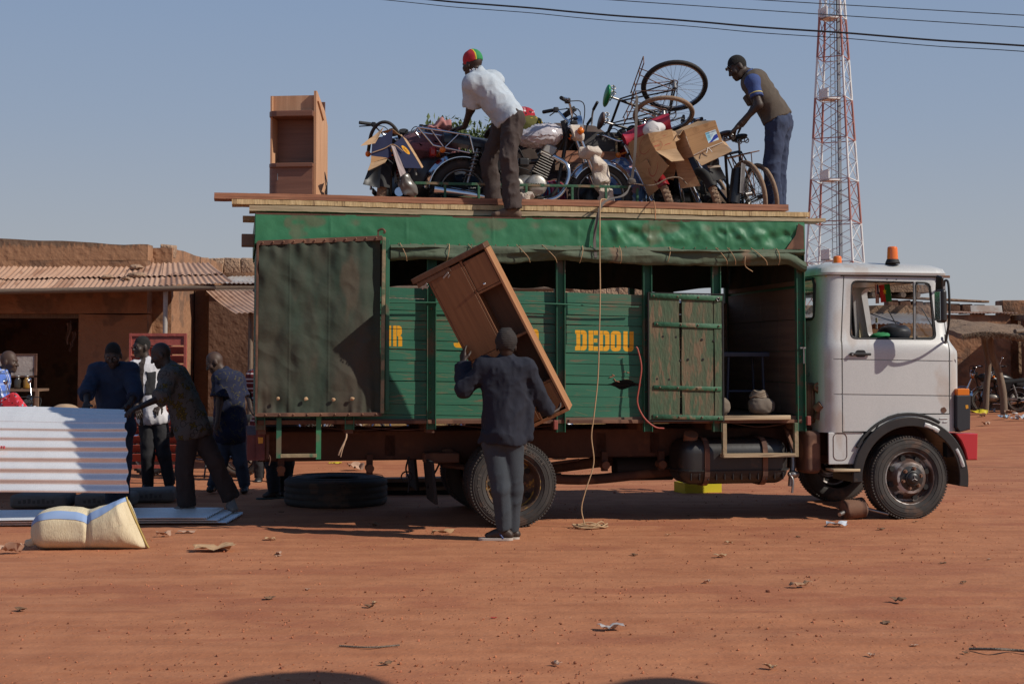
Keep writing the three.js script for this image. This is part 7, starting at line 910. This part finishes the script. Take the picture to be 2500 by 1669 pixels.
  bag('dark folded mats under the two lying bicycles', 'bundle', 1.35, 3.80, -1.35, .45, .13, .3, M.mats = printed(128, .3, (k, n) => { k.fillStyle = '#2a211c'; k.fillRect(0, 0, n, n); k.fillStyle = '#4c4a22'; k.fillRect(0, 20, n, 16); k.fillStyle = '#5c4436'; k.fillRect(0, 70, n, 10); }), 39); bag('brown bundle propping the lying bicycles', 'bundle', 1.6, 3.45, -1.4, .3, .3, .3, mat([.03, .02, .016], .9), 40);
  bag('grey plastic bundle stuffed between the dark and the silver motorbike', 'bundle', -.72, 3.38, -.95, .30, .26, .22, mat([.055, .05, .052], .3), 51); bag('brown folded tarpaulin draped behind the silver motorbike handlebar', 'bundle', .95, 3.80, -1.7, .5, .28, .25, mat([.065, .04, .03], .8), 52); bag('dusty jute sack behind the red-printed carton', 'sack', 1.62, 3.62, -1.1, .26, .26, .22, cloth([0, 0, 0], [.20, .135, .085]), 53, 'sack'); bag('faded blue cloth bundle behind the labelled carton', 'bundle', 2.15, 3.55, -1.1, .24, .24, .22, cloth([0, 0, 0], [.07, .085, .13]), 54); bag('brown sack lying behind the dusty bicycles', 'sack', 2.45, 3.15, -1.5, .3, .26, .25, cloth([0, 0, 0], [.12, .08, .055]), 55, 'sack');
  bag('beige cloth bundle tucked behind the rail beside the silver motorbike rear wheel', 'bundle', -.06, 3.16, -.84, .17, .26, .15, cloth([0, 0, 0], [.26, .20, .15]), 56); bag('dull black plastic bundle behind the silver motorbike front wheel', 'bundle', 1.02, 3.14, -.92, .22, .24, .16, mat([.02, .02, .022], .35), 57);
  // webbing strap and rope over the side
  { const t = thing('webbing_strap', 'grey webbing strap knotted down over the planks and fascia', 'strap'); const pts = [V(1.30, 4.17, -.32), V(1.285, 3.9, -.30), V(1.27, 3.58, -.30), V(1.245, 3.31, -.36), V(1.13, 3.17, -.2), V(.96, 3.115, -.10), V(.86, 3.05, .0), V(.80, 2.9, .045), V(.775, 2.72, .05), V(.782, 2.535, .07)], cu = new THREE.CatmullRomCurve3(pts); part('webbing', slab((s, q, k) => { const p = cu.getPoint(s), tn = cu.getTangent(s), sd = V(1, 0, 0).addScaledVector(tn, -tn.x); if (sd.lengthSq() < .05) sd.set(0, 1, 0); sd.normalize(); const nn = sd.clone().cross(tn); return p.addScaledVector(sd, (q - .5) * .028 * (1 - .6 * Math.exp(-Math.pow((s - .38) / .03, 2)))).addScaledVector(nn, k * .004); }, 90, 2), mat([.115, .10, .09], .85), t); part('knot', bumpy(sph(.03, 1.25, 3.32, -.35, 1.3, 1, 1, 10), .03, 40), mat([.10, .085, .075], .9), t); part('loose_end', tube([V(1.25, 3.3, -.35), V(1.45, 3.28, -.30), V(1.6, 3.35, -.28), V(1.72, 3.36, -.28), V(1.8, 3.3, -.3)], .008, 24, 6), M.log, t); onTruck(t, 0, 0, 0); }
  { const t = thing('rope', 'thin beige rope hanging from the roof planks to the ground', 'rope'); const rr = rng(41); part('rope_line', tube([V(.95, 3.11, -.12), V(.86, 3.10, -.02), V(.835, 3.04, .03), V(.825, 2.92, .06), V(.81, 2.6, .11), V(.812, 2.2, .115), V(.80, 1.8, .12), V(.785, 1.4, .125), V(.745, 1.05, .13), V(.72, .85, .13), V(.74, .6, .13), V(.66, .35, .14), V(.62, .18, .14), V(.645, .03, .16)], .0062, 160, 6), M.rope, t); part('rope_coil', tube([...Array(26)].map((_, i) => { const a = i * 1.15, r = .05 + .07 * rr(); return V(.70 + Math.cos(a) * r * 1.5, .014 + .05 * rr() * (i % 3 === 0), .16 + Math.sin(a) * r * .9); }), .007, 200, 5), M.rope, t); onTruck(t, 0, 0, 0); }
  { const t = thing('twine_loop', 'short orange twine tied round the roof planks', 'twine'); part('twine', tube([V(1.40, 3.11, -.3), V(1.40, 3.10, -.10), V(1.395, 3.03, -.03), V(1.39, 2.95, -.005), V(1.385, 2.915, .02)], .006, 30, 6), mat([.36, .17, .08], .95), t); onTruck(t, 0, 0, 0); }
  // inside the box: stool and sacks by the doorway
  { const t = thing('metal_stool', 'blue metal stool inside the open doorway of the box', 'stool'); const bl = mat([.03, .04, .07], .5); part('seat', box(.5, .05, .35, 2.50, 1.62, -.75, .01), bl, t); for (const [u, z] of [[2.30, -.6], [2.70, -.6], [2.30, -.9], [2.70, -.9]]) part('leg', rod(V(u, 1.02, z), V(u * .9 + .25, 1.6, z), .014), bl, t); part('stretcher', rod(V(2.3, 1.25, -.6), V(2.7, 1.25, -.6), .012), bl, t); onTruck(t, 0, 0, 0); }
  bag('grey tied sack just inside the box doorway', 'sack', 2.52, 1.115, -.22, .13, .09, .11, cloth([.16, .12, .09], [.15, .12, .095], { seed: 171 }), 44, 'sack'); { const t = thing('rope_hank', 'hank of pale rope on the grey tied sack inside the box', 'rope'); part('hank', [...Array(5)].map((_, i) => tube([...Array(12)].map((_, k) => V(2.50 + Math.cos(k * .57) * (.09 - .008 * i), 1.205 + .012 * i + .008 * Math.sin(k * 2 + i), -.22 + Math.sin(k * .57) * .06)), .012, 30, 5, true)), cloth([0, 0, 0], [.24, .19, .14]), t); onTruck(t, 0, 0, 0); }
  bag('small pale sack beside the plank door inside the box', 'sack', 2.09, 1.11, -.20, .10, .09, .1, cloth([.20, .15, .11], [.17, .135, .105], { seed: 172 }), 45, 'sack');
}

// ---------------------------------------------------------------- the cabinet being carried
{
  const t = thing('wooden_cabinet', 'brown veneer cabinet with two small doors held tilted by the carrier', 'cabinet'), Wd = .62, H = 1.60, D = .22, dk = M.grain([.085, .036, .018], [.125, .056, .028], { seed: 180, v: true, m: .8, rough: .5, bump: .0004 }), v = M.cabinet;
  part('side_panel', bb(-.022, 0, -H, 0, -D, .004, .003), M.cabinetSide, t); part('side_panel', bb(-Wd, -Wd + .02, -H, 0, -D, .002, .003), v, t); part('back_panel', bb(-Wd + .02, -.022, -H, 0, -D, -D + .012), dk, t);
  part('top_trim', bb(-Wd - .13, -.004, .002, .055, -D - .01, .022, .008), dk, t); part('trim_batten', bb(-Wd - .10, -Wd + .24, -.045, .0, .004, .016, .003), dk, t); part('bottom_panel', bb(-Wd, 0, -H - .03, -H, -D, .004, .004), M.cabinetSide, t);
  part('divider', bb(-.278, -.258, -H, 0, -D + .01, .004, .002), v, t); part('large_door', bb(-Wd + .022, -.282, -.845, -.012, -.015, .006, .003), v, t); part('large_door', bb(-Wd + .022, -.282, -H + .01, -.850, -.015, .006, .003), v, t);
  for (const y of [-.33, -.83, -1.31]) part('shelf', bb(-.256, -.024, y - .012, y + .010, -D + .012, .0, .002), v, t);
  part('small_door', bb(-.252, -.028, -.316, -.022, -.016, .002, .002), v, t); part('small_door', bb(-.252, -.028, -H + .02, -1.325, -.016, .002, .002), v, t);
  for (const y of [-.28, -1.36]) part('door_knob', sph(.014, -.225 + (y < -1 ? .0 : .06), y, .016), M.chrome, t);
  for (const x of [-.66, -.44]) part('hinge', [box(.07, .016, .006, x, -.055, .022, .002, 0, 0, .35), box(.03, .012, .008, x + .02, -.075, .02, .002, 0, 0, .6)], M.steel, t);
  onTruck(t, -.386, 2.564, .75, V(.886 * .93, .464 * .93, .37), V(-.464, .886, 0));
}
// ---------------------------------------------------------------- tin sheets, sacks and what stands by the shop
M.galv = grainy([.80, .80, .80], [.92, .92, .91], .28, { m: .8, seed: 181, metalness: .42, bump: .0004, bfx: 12 }); M.galvDull = M.galv;
{
  const cross = new THREE.CatmullRomCurve3([V(0, 1.10, .36), V(0, 1.06, .24), V(0, .97, .11), V(0, .78, .04), V(0, .55, .0), V(0, .315, -.03)]);
  const t = thing('tin_sheet', 'shiny new corrugated tin sheet held upright by several hands', 'tin sheet');
  part('sheet', slab((s, q, k) => { const c = cross.getPoint(q), tn = cross.getTangent(q), n = V(0, tn.z, -tn.y); if (n.z < 0) n.negate(); const rgt = mix(-3.84, -3.655, Math.pow(q, .5)) + .01 * Math.sin(q * 40), x = mix(-6.4, rgt, s), w = q * .87 / .076 * Math.PI * 2, dz = -14.13 - (x + 3.75) * .15; return V(x, c.y + .012 * (x + 4) * -.5 * (q - .3) + .010 * Math.sin(x * 2.2), dz - c.z).addScaledVector(n, .0125 * Math.sin(w) - k * .001 + .008 * Math.sin(x * 3 + q * 5) + .010 * (noise3(x * 2, q * 3, 0, 9) - .5)); }, 60, 150), M.galv, t);
  const cv = document.createElement('canvas'); cv.width = 128; cv.height = 64;
  part('red_stamp', [0, 1, 2, 3].map((i) => bb(-4.86 + i * .022, -4.85 + i * .022, .735 - (i % 2) * .004, .758, -13.965, -13.945)), mat([.45, .04, .06], .7), t);
  for (let i = 0; i < 3; i++) { const f = thing('tin_sheet', ['lowest tin sheet lying in the stack behind the sack', 'middle tin sheet lying in the stack behind the sack', 'top tin sheet lying in the stack behind the sack'][i], 'tin sheet', [0, 0, 0], 0, 'tin sheets stacked on the ground'); part('sheet', slab((s, q, k) => V(mix(-7.2, [-2.72, -2.80, -2.90][i], s), .018 + i * .022 + .010 * Math.cos(q * .85 / .076 * Math.PI * 2) + .012 * s * i * .3 - k * .001 + .006 * Math.sin(s * 9), mix(-14.75, -13.85, q) + .03 * i - .25 * s), 30, 132), M.galvDull, f); }
}
const curve1 = (pts) => (t) => { let k = 0; while (k < pts.length - 2 && pts[k + 1][0] < t) k++; const [a, b] = [pts[k], pts[k + 1]], p0 = pts[Math.max(0, k - 1)], p3 = pts[Math.min(pts.length - 1, k + 2)], s = clamp((t - a[0]) / (b[0] - a[0]), 0, 1), m0 = (b[1] - p0[1]) / 2, m1 = (p3[1] - a[1]) / 2; return (2 * s ** 3 - 3 * s ** 2 + 1) * a[1] + (s ** 3 - 2 * s ** 2 + s) * m0 + (3 * s ** 2 - 2 * s ** 3) * b[1] + (s ** 3 - s ** 2) * m1; };
function sack(label, x, z, turn, m, band, L = .98) {          // pillow-shaped, its stitched end standing up
  const t = thing('grain_sack', label, 'sack', [x, 0, z], turn), Ht = curve1([[0, .30], [.1, .325], [.25, .35], [.42, .335], [.5, .318], [.6, .345], [.75, .385], [.9, .415], [1, .42]]), Wt = curve1([[0, .16], [.15, .20], [.45, .185], [.7, .205], [.85, .20], [.95, .15], [1, .035]]);
  const shp = (s, a, off = 0) => { const e = Math.sqrt(Math.max(0, 1 - Math.pow(Math.max(0, 1 - s / .16), 2.4))), h = Ht(s), w = Wt(s), si = Math.sin(a), c = Math.cos(a), fo = .010 * (noise3(s * 18 + a, a * 1.2, 5, 6) - .5) * ss(s, .55, .9) + .012 * (noise3(s * 7, si * 2, c * 2, 3) - .5) - .022 * Math.exp(-Math.pow((s - .49 - .04 * c) / .022, 2)) * Math.max(0, c + .2); let y = h * (.5 + .5 * Math.sign(si) * Math.pow(Math.abs(si), .8)) ; y = .14 + (y - .14) * e; y = Math.max(.003, y + (si > 0 ? fo : 0)); const zz = Math.sign(c) * Math.pow(Math.abs(c), .82) * (w + fo * 1.2 + off) * e; return V(L * (s * (1 - .20 * Math.pow(s, 3) * (y / .43)) - .5), y + off * Math.max(0, si), zz); };
  part('sack_body', blob2((s, a) => shp(s, -a), 110, 60), m, t);
  part('printed_stripe', fin(slab((s, q, k) => { const u = mix(.02, .997, s), a = mix(mix(.45, .95, q), mix(.95, 1.75, q), ss(u, .5, 1)); return shp(u, a, k ? .001 : .004); }, 110, 8)), band, t);
  part('stitched_seam', tube([...Array(14)].map((_, i) => shp(1, mix(1.5, -1.4, i / 13)).add(V(.006, .002, .004))), .009, 60, 6), mat([.42, .30, .10], .9), t); part('tied_ear', bumpy(sph(.028, -L / 2 + .01, .06, .05, 2, 1, .7, 10), .03, 30), m, t); return t;
}
M.sackCream = grainy([.57, .47, .30], [.68, .58, .40], .8, { m: .25, n: 256, fx: 40, fy: 3, oct: 3, seed: 182, bump: .004, contrast: 1.1 });
sack('full cream grain sack with a blue stripe lying on the dirt', -3.53, -12.42, .03, M.sackCream, mat([.24, .34, .54], .8), .97);
for (const [x, z, i] of [[-4.98, -15.75, 0], [-4.32, -15.80, 1], [-4.02, -16.35, 2]]) { const t = thing('cement_bag', ['grey paper cement bag lying under the left end of the held tin sheet', 'grey paper cement bag lying under the right end of the held tin sheet', 'grey paper cement bag lying beside the blue-shirted one'][i], 'cement bag', [x, 0, z], .05 * i, 'cement bags on the ground'); part('bag', fin(bumpy(new RoundedBoxGeometry(.60, .15, .40, 5, .05), .02, 7)).translate(0, .078, 0), M.paperGrey ??= grainy([.12, .105, .095], [.17, .15, .135], .9, { m: .5, n: 128, seed: 184 }), t); part('printing', [0, 1, 2, 3, 4, 5, 6, 7].map((k) => bb(-.2 + k * .05, -.17 + k * .05, .06, .09 + .01 * (k % 3), .199, .2015)), mat([.095, .083, .075], .9), t); }
{ // round sack standing on end behind the sheet
  const t = thing('burlap_sack', 'full burlap sack standing on end behind the tin sheet', 'sack', [-5.12, 0, -16.95]); part('sack_body', blob((v) => V(v.x * .36 * (1 - .15 * v.y), .53 + Math.sign(v.y) * Math.pow(Math.abs(v.y), .8) * .52 + .02 * noise3(v.x * 4, v.y * 4, v.z * 4), v.z * .28), 36), mat([.38, .26, .165], .95, { bumpMap: clothBump, bumpScale: .003 }), t);
}
{ const t = thing('red_shutter', 'red painted louvred metal shutter panel propped beside the shop', 'shutter', [-4.465, .2, -18.6], .03); const red = grainy([.29, .058, .045], [.36, .082, .062], .55, { m: .6, seed: 186, stain: [[.2, .07, .05], .6, .5] }); part('shutter_frame', [bb(-.36, -.325, 0, 1.69, -.03, .02, .004), bb(.325, .36, 0, 1.69, -.03, .02, .004), bb(-.325, .325, 1.655, 1.69, -.03, .02), bb(-.325, .325, 0, .04, -.03, .02)], red, t); part('mullion', [bb(-.13, -.10, .04, 1.54, -.02, .012), bb(.085, .115, .04, 1.54, -.02, .012)], red, t); part('head_plate', bb(-.325, .325, 1.54, 1.655, -.02, .0), red, t); for (let i = 0; i < 13; i++) for (const [a, b] of [[-.325, -.13], [-.10, .085], [.115, .325]]) part('slat', box(b - a, .11, .01, (a + b) / 2, 1.475 - i * .112, -.005, .002, .55), red, t); part('prop_leg', [rod(V(-.2, 1.2, -.02), V(-.2, -.19, -.55), .015), bb(-.36, -.33, -.2, 0, -.03, .02), bb(.33, .36, -.2, 0, -.03, .02)], red, t); }
{ const b = motorbike('chrome and black motorbike ridden by the plaid-shirted person', { rack: 1, mirrors: 1 }); b.position.set(-6.62, 0, -17.25); b.rotation.y = -.12; const b2 = motorbike('dark motorbike parked behind the leaf-print person', { mirrors: 1 }); b2.position.set(-3.6, 0, -19.6); b2.rotation.y = Math.PI - .2; const b3 = motorbike('black motorbike parked under the thatched shade with a yellow tail', { mirrors: 1 }); part('tail_cover', fin(new RoundedBoxGeometry(.28, .12, .16, 3, .04)).translate(-.12, .66, 0), mat([.42, .24, .02], .35), b3); b3.position.set(12.75, .24, -36.3); b3.rotation.y = Math.PI + .15; const b4 = motorbike('black motorbike half behind the thatched shade pole', {}); b4.position.set(12.3, .24, -35.9); b4.rotation.y = Math.PI - .25; }
{ const t = thing('patterned_bag', 'red and blue flowered cloth bag on the lap of the plaid-shirted person', 'bag', [-5.66, 1.03, -16.78]); part('bag', bumpy(fin(new RoundedBoxGeometry(.24, .30, .12, 5, .05)), .03, 9).rotateZ(.55), printed(256, .2, (k, n) => { const r = rng(22); k.fillStyle = '#c22a36'; k.fillRect(0, 0, n, n); for (let i = 0; i < 26; i++) { k.fillStyle = ['#6fb2c4', '#3a1216', '#e0627a'][i % 3]; k.beginPath(); k.ellipse(r() * n, r() * n, 8 + 16 * r(), 5 + 8 * r(), r() * 3, 0, 7); k.fill(); } }), t); }
{ const t = thing('market_stand', 'small metal stand with a pale panel inside the shop doorway', 'stand', [-7.15, 0, -21.2]); const old = grainy([.30, .26, .24], [.40, .36, .33], .7, { m: .4, n: 128, seed: 187, stain: [[.05, .04, .035], .58, .8] }); part('panel', bb(-.62, .30, 1.32, 1.62, -.02, .0), old, t); part('panel_frame', [bb(-.64, .32, 1.615, 1.64, -.03, .01), bb(.29, .32, 0, 1.62, -.03, .01), bb(-.64, -.61, 0, 1.62, -.03, .01), bb(-.64, .32, 1.30, 1.325, -.03, .01)], M.rust, t); part('shelf', bb(-.64, .38, 1.10, 1.135, -.4, .1), M.boardDark, t); part('leg', bb(.34, .38, 0, 1.10, .05, .1), M.boardDark, t); part('leg', bb(-.64, -.60, 0, 1.10, .05, .1), M.boardDark, t); }
for (const [x, i] of [[-7.08, 0], [-6.95, 1], [-6.99, 2]].slice(0, 2)) { const t = thing('glass_jar', ['dark glass jar on the stand in the shop doorway', 'amber glass jar on the stand in the shop doorway'][i], 'jar', [x, 1.136, -21.15]); part('jar_body', lathe([[0, 0], [.045, 0], [.05, .02], [.05, .12], [.03, .15], [.03, .17], [0, .17]], 16), mat(i ? [.25, .13, .02] : [.04, .035, .03], .2), t); part('lid', lathe([[0, .19], [.033, .19], [.033, .165], [0, .165]], 14), M.steel, t); }
{ const t = thing('hanging_rag', 'torn rags hanging beside the shop doorway', 'rag', [-6.86, 1.72, -22.93]); for (const [x, w, l, y] of [[-.04, .07, .34, .40], [.04, .06, .22, .26], [.0, .05, .16, .10]]) part('rag', slab((s, q, k) => V(x + (s - .5) * w * (1 - .5 * q) + .02 * Math.sin(q * 6), y - q * l, .02 * Math.sin(s * 6 + q * 4) - k * .003), 6, 10), mat([.17, .10, .07], .95), t); part('hook', rod(V(0, .40, -.06), V(0, .42, .03), .006), M.steel, t); }
// ---------------------------------------------------------------- under and behind the truck
{ const t = thing('spare_tyre', 'large worn truck tyre lying flat on the ground under the box', 'tyre', [-1.92, 0, -16.15]); part('tyre', tyre(.56, .29, .29, 0, 60).map((g) => g.rotateX(-Math.PI / 2).translate(0, .286, 0)), M.rubber, t); }
{ const t = thing('wheel_chock', 'ribbed round chock wedged behind the front wheel of the truck', 'chock', W(3.44, 0, -.13).toArray(), TR); part('drum', [place(lathe([[0, -.11], [.09, -.11], [.1, -.10], ...[...Array(9)].flatMap((_, i) => [[.102, -.09 + i * .02], [.096, -.08 + i * .02]]), [.1, .11], [0, .112]], 24), 0, .10, 0, 0, 0, Math.PI / 2 + .12)], M.rust, t); part('shaft', [rod(V(-.10, .08, .04), V(-.20, .06, .12), .02), torus(.05, .012, 16, 6).rotateY(1.5).translate(.118, .10, .02), rod(V(.12, .10, .02), V(.32, .05, .10), .014)], M.steel, t); }
{ const t = thing('yellow_crate', 'bright yellow plastic crate on the ground beyond the fuel tank', 'crate', [2.20, 0, -17.55], .35); const y = mat([.55, .47, .02], .45); part('crate_side', bb(-.24, .24, 0, .12, .13, .145), y, t); part('crate_side', bb(-.24, .24, 0, .12, -.145, -.13), y, t); part('crate_end', bb(.225, .24, 0, .12, -.13, .13), y, t); part('crate_end', bb(-.24, -.225, 0, .12, -.13, .13), y, t); part('crate_floor', bb(-.225, .225, .004, .014, -.13, .13), y, t); for (let i = 0; i < 5; i++) part('crate_rib', bb(.2405, .246, .01, .11, -.11 + i * .05, -.095 + i * .05), y, t); }
{ const t = thing('dark_boards', 'stack of dark boards on the ground behind the rear wheel', 'boards', [-.95, 0, -17.3], .1); for (let i = 0; i < 4; i++) part('board', box(1.3, .045, .22, .03 * i, .025 + i * .05, .02 * i, .004, 0, .02 * i), i % 2 ? M.boardDark : M.blackDull, t); part('board_clip', box(.08, .03, .24, -.25, .215, .04, .005), M.steel, t); }
{ const mk = (label, x, z, ry, o) => { const b = bicycle(label, o); b.position.set(x, .345, z); b.rotation.y = ry; }; const blu = mat([.05, .09, .22], .45); mk('bicycle with bright steel wheel standing beyond the truck rear', -3.67, -22.9, .04, { frame: blu, tyre: mat([.32, .29, .27], .8) }); mk('blue bicycle leaning beyond the truck tyre', -2.3, -23.3, .15, { frame: blu }); mk('black bicycle standing beyond the rear truck wheel', -1.0, -23.5, -.1, {}); const m = motorbike('dark motorbike parked beyond the rear truck wheel', {}); m.position.set(-.55, 0, -22.9); m.rotation.y = .1; const m2 = motorbike('motorbike parked behind the box beside the blue bicycle', {}); m2.position.set(-3.9, 0, -23.5); m2.rotation.y = -.1; }
{ const t = thing('low_ochre_wall', 'low ochre plastered wall behind the parked bicycles', 'wall'); part('wall_face', mudWall(-3.2, -24.1, 3.2, -24.1, -.05, 1.0, .2, 190, .03), M.ochre, t); part('coping', bumpy(bb(-3.2, 3.2, .985, 1.04, -24.35, -24.06), .02, 5), M.stone, t); }
// ---------------------------------------------------------------- litter
{
  const rr = rng(303), scrap = (label, cat, x, z, w, h, m, turn, curl = .5, grpn, nm = 'paper_scrap') => { const gy = groundH(x, z), sd = rr() * 50; return single(nm, slab((s, q, k) => { const a = (s - .5) * w, b = (q - .5) * h, n = noise3(s * 3 + sd, q * 3, 1, 3), e = .15 * w * (noise3(q * 5 + sd, 0, 0, 5) - .5) * (s > .9 || s < .1 ? 1 : 0); return V(a + e, .004 + Math.abs(Math.sin(s * 3.1 + n * 3)) * w * .22 * curl + .12 * w * curl * n - k * .002, b); }, 10, 6), m, label, cat, grpn, [x, gy, z], [0, turn, 0]); };
  const brownP = M.card, white = mat([.62, .60, .60], .6), tan = mat([.42, .26, .18], .9), leaf = mat([.16, .085, .045], .9), yel = mat([.62, .50, .03], .5), pl = mat([.52, .55, .60], .25);
  scrap('crumpled torn cardboard lying in the open right of the cream sack', 'cardboard', -2.46, -12.25, .32, .19, brownP, .2, .55, null, 'cardboard_scrap'); scrap('folded pale paper lying before the tin sheet stack', 'paper', -2.95, -13.45, .16, .07, tan, -.1, .5); scrap('crinkled strip of paper beside the cream sack', 'paper', -3.10, -13.2, .13, .06, tan, .5, 1.3); scrap('curled husk lying left of the cream sack', 'husk', -4.08, -12.05, .22, .10, tan, .2, 1.4, null, 'husk'); scrap('clear plastic bag scrap before the front wheel chock', 'plastic scrap', 3.05, -13.95, .20, .10, pl, .1, .9, null, 'plastic_scrap'); scrap('yellow rag on the ground beyond the spare tyre', 'rag', -2.64, -22.1, .18, .08, yel, 0, .4, null, 'rag'); scrap('crumpled paper bag on the ground beyond the spare tyre', 'paper bag', -2.2, -20.8, .22, .16, tan, .3, 1.6, null, 'paper_bag');
  scrap('dry stalk curled in the shadow of the carrier', 'stalk', -.62, -13.35, .20, .03, mat([.40, .24, .12], .9), .2, .8, null, 'dry_stalk'); scrap('dry leaf heap lying before the rear wheel', 'leaf', -1.3, -13.95, .10, .07, leaf, .6, 1.3, null, 'dry_leaf'); scrap('brown bent leaf lying alone on the right foreground dirt', 'leaf', 2.0, -10.3, .15, .06, mat([.36, .20, .11], .9), .3, .9, null, 'dry_leaf'); scrap('grey ring of torn plastic on the foreground dirt', 'plastic scrap', .58, -8.75, .14, .07, mat([.36, .32, .31], .6), .1, .8, null, 'plastic_scrap'); scrap('small red wrapper lying on the foreground dirt', 'wrapper', -.11, -9.1, .035, .02, mat([.4, .03, .03], .5), .5, .5, null, 'wrapper');
  for (let i = 0; i < 40; i++) { const d = 7.6 + 8 * rr(), x = (rr() - .5) * d * .66, w = .02 + .05 * rr() * rr(); if (Math.abs(x + .1) < 1.2 && d > 12.3) continue; if (x < -2.6 && d > 11.5) continue; { const [lb, ct, m, g2, nm] = [['small dark dry leaf lying on the open dirt', 'leaf', leaf, 'dry leaves on the dirt', 'dry_leaf'], ['small tan paper scrap lying on the open dirt', 'paper', tan, 'paper scraps on the dirt', 'paper_scrap'], ['small dark dry leaf lying on the open dirt', 'leaf', leaf, 'dry leaves on the dirt', 'dry_leaf'], ['small brown cardboard fleck lying on the open dirt', 'cardboard', brownP, 'cardboard flecks on the dirt', 'cardboard_scrap']][i % 4]; scrap(lb, ct, x, -d, w * 1.8, w, m, rr() * 6, .5 + rr(), g2, nm); }; }
  for (let i = 0; i < 16; i++) { const x = 9.4 + 3.6 * rr(), z = -30 - 7 * rr(); { const [m, nm, wd] = [[tan, 'paper_scrap', 'tan paper scrap'], [white, 'paper_scrap', 'white paper scrap'], [pl, 'plastic_scrap', 'pale plastic scrap'], [leaf, 'dry_leaf', 'dark leaf heap'], [brownP, 'cardboard_scrap', 'cardboard scrap']][i % 5]; scrap('crumpled ' + wd + ' on the ground before the thatched shade', 'rubbish', x, z, .12 + .25 * rr(), .10 + .12 * rr(), m, rr() * 6, 1.2, wd + 's before the thatched shade', nm); }; }
  scrap('yellow plastic scrap at the foot of the thatched shade poles', 'plastic scrap', 11.0, -35.0, .5, .2, yel, .1, .8, null, 'plastic_scrap'); scrap('crushed blue bottle on the ground before the thatched shade', 'bottle', 10.95, -32.9, .26, .14, mat([.35, .5, .62], .3), .4, 1.4, null, 'crushed_bottle');
  const twig = (label, pts, r) => single('twig', tube(pts.map((p) => V(p[0], groundH(p[0], p[2]) + p[1], p[2])), r, 20, 5), M.bark, label, 'twig'); twig('crooked dry twig on the foreground dirt at the right', [[2.50, .012, -8.15], [2.62, .03, -8.05], [2.72, .015, -8.10], [2.86, .02, -8.0]], .008); twig('thin dry twig lying left of the grey torn ring', [[-.95, .01, -8.2], [-.78, .012, -8.15], [-.62, .01, -8.22]], .005);
}
// added unseen shadow casters beyond the right edge; their shadows reach the lower edge of the picture
for (const [x, z, r, i] of [[4.27, -5.07, .44, 0], [6.01, -5.05, .29, 1]]) { const H = 4.5, t = thing('added_shadow_caster', ['larger unseen added shadow sunshade on a pole beyond the right edge', 'smaller unseen added shadow sunshade on a pole beyond the right edge'][i], 'caster', [x, 0, z]); part('caster_disc', lathe([[0, H + .16], [r * .5, H + .09], [r, H - .02], [r * .98, H - .03], [r * .5, H + .075], [0, H + .145]], 24), mat([.35, .25, .18], .9), t); part('pole', rod(V(0, 0, 0), V(0, H + .15, 0), .02), M.log, t); part('foot', bb(-.18, .18, 0, .06, -.18, .18, .01), M.stone, t); }

renderer.render(scene, camera);
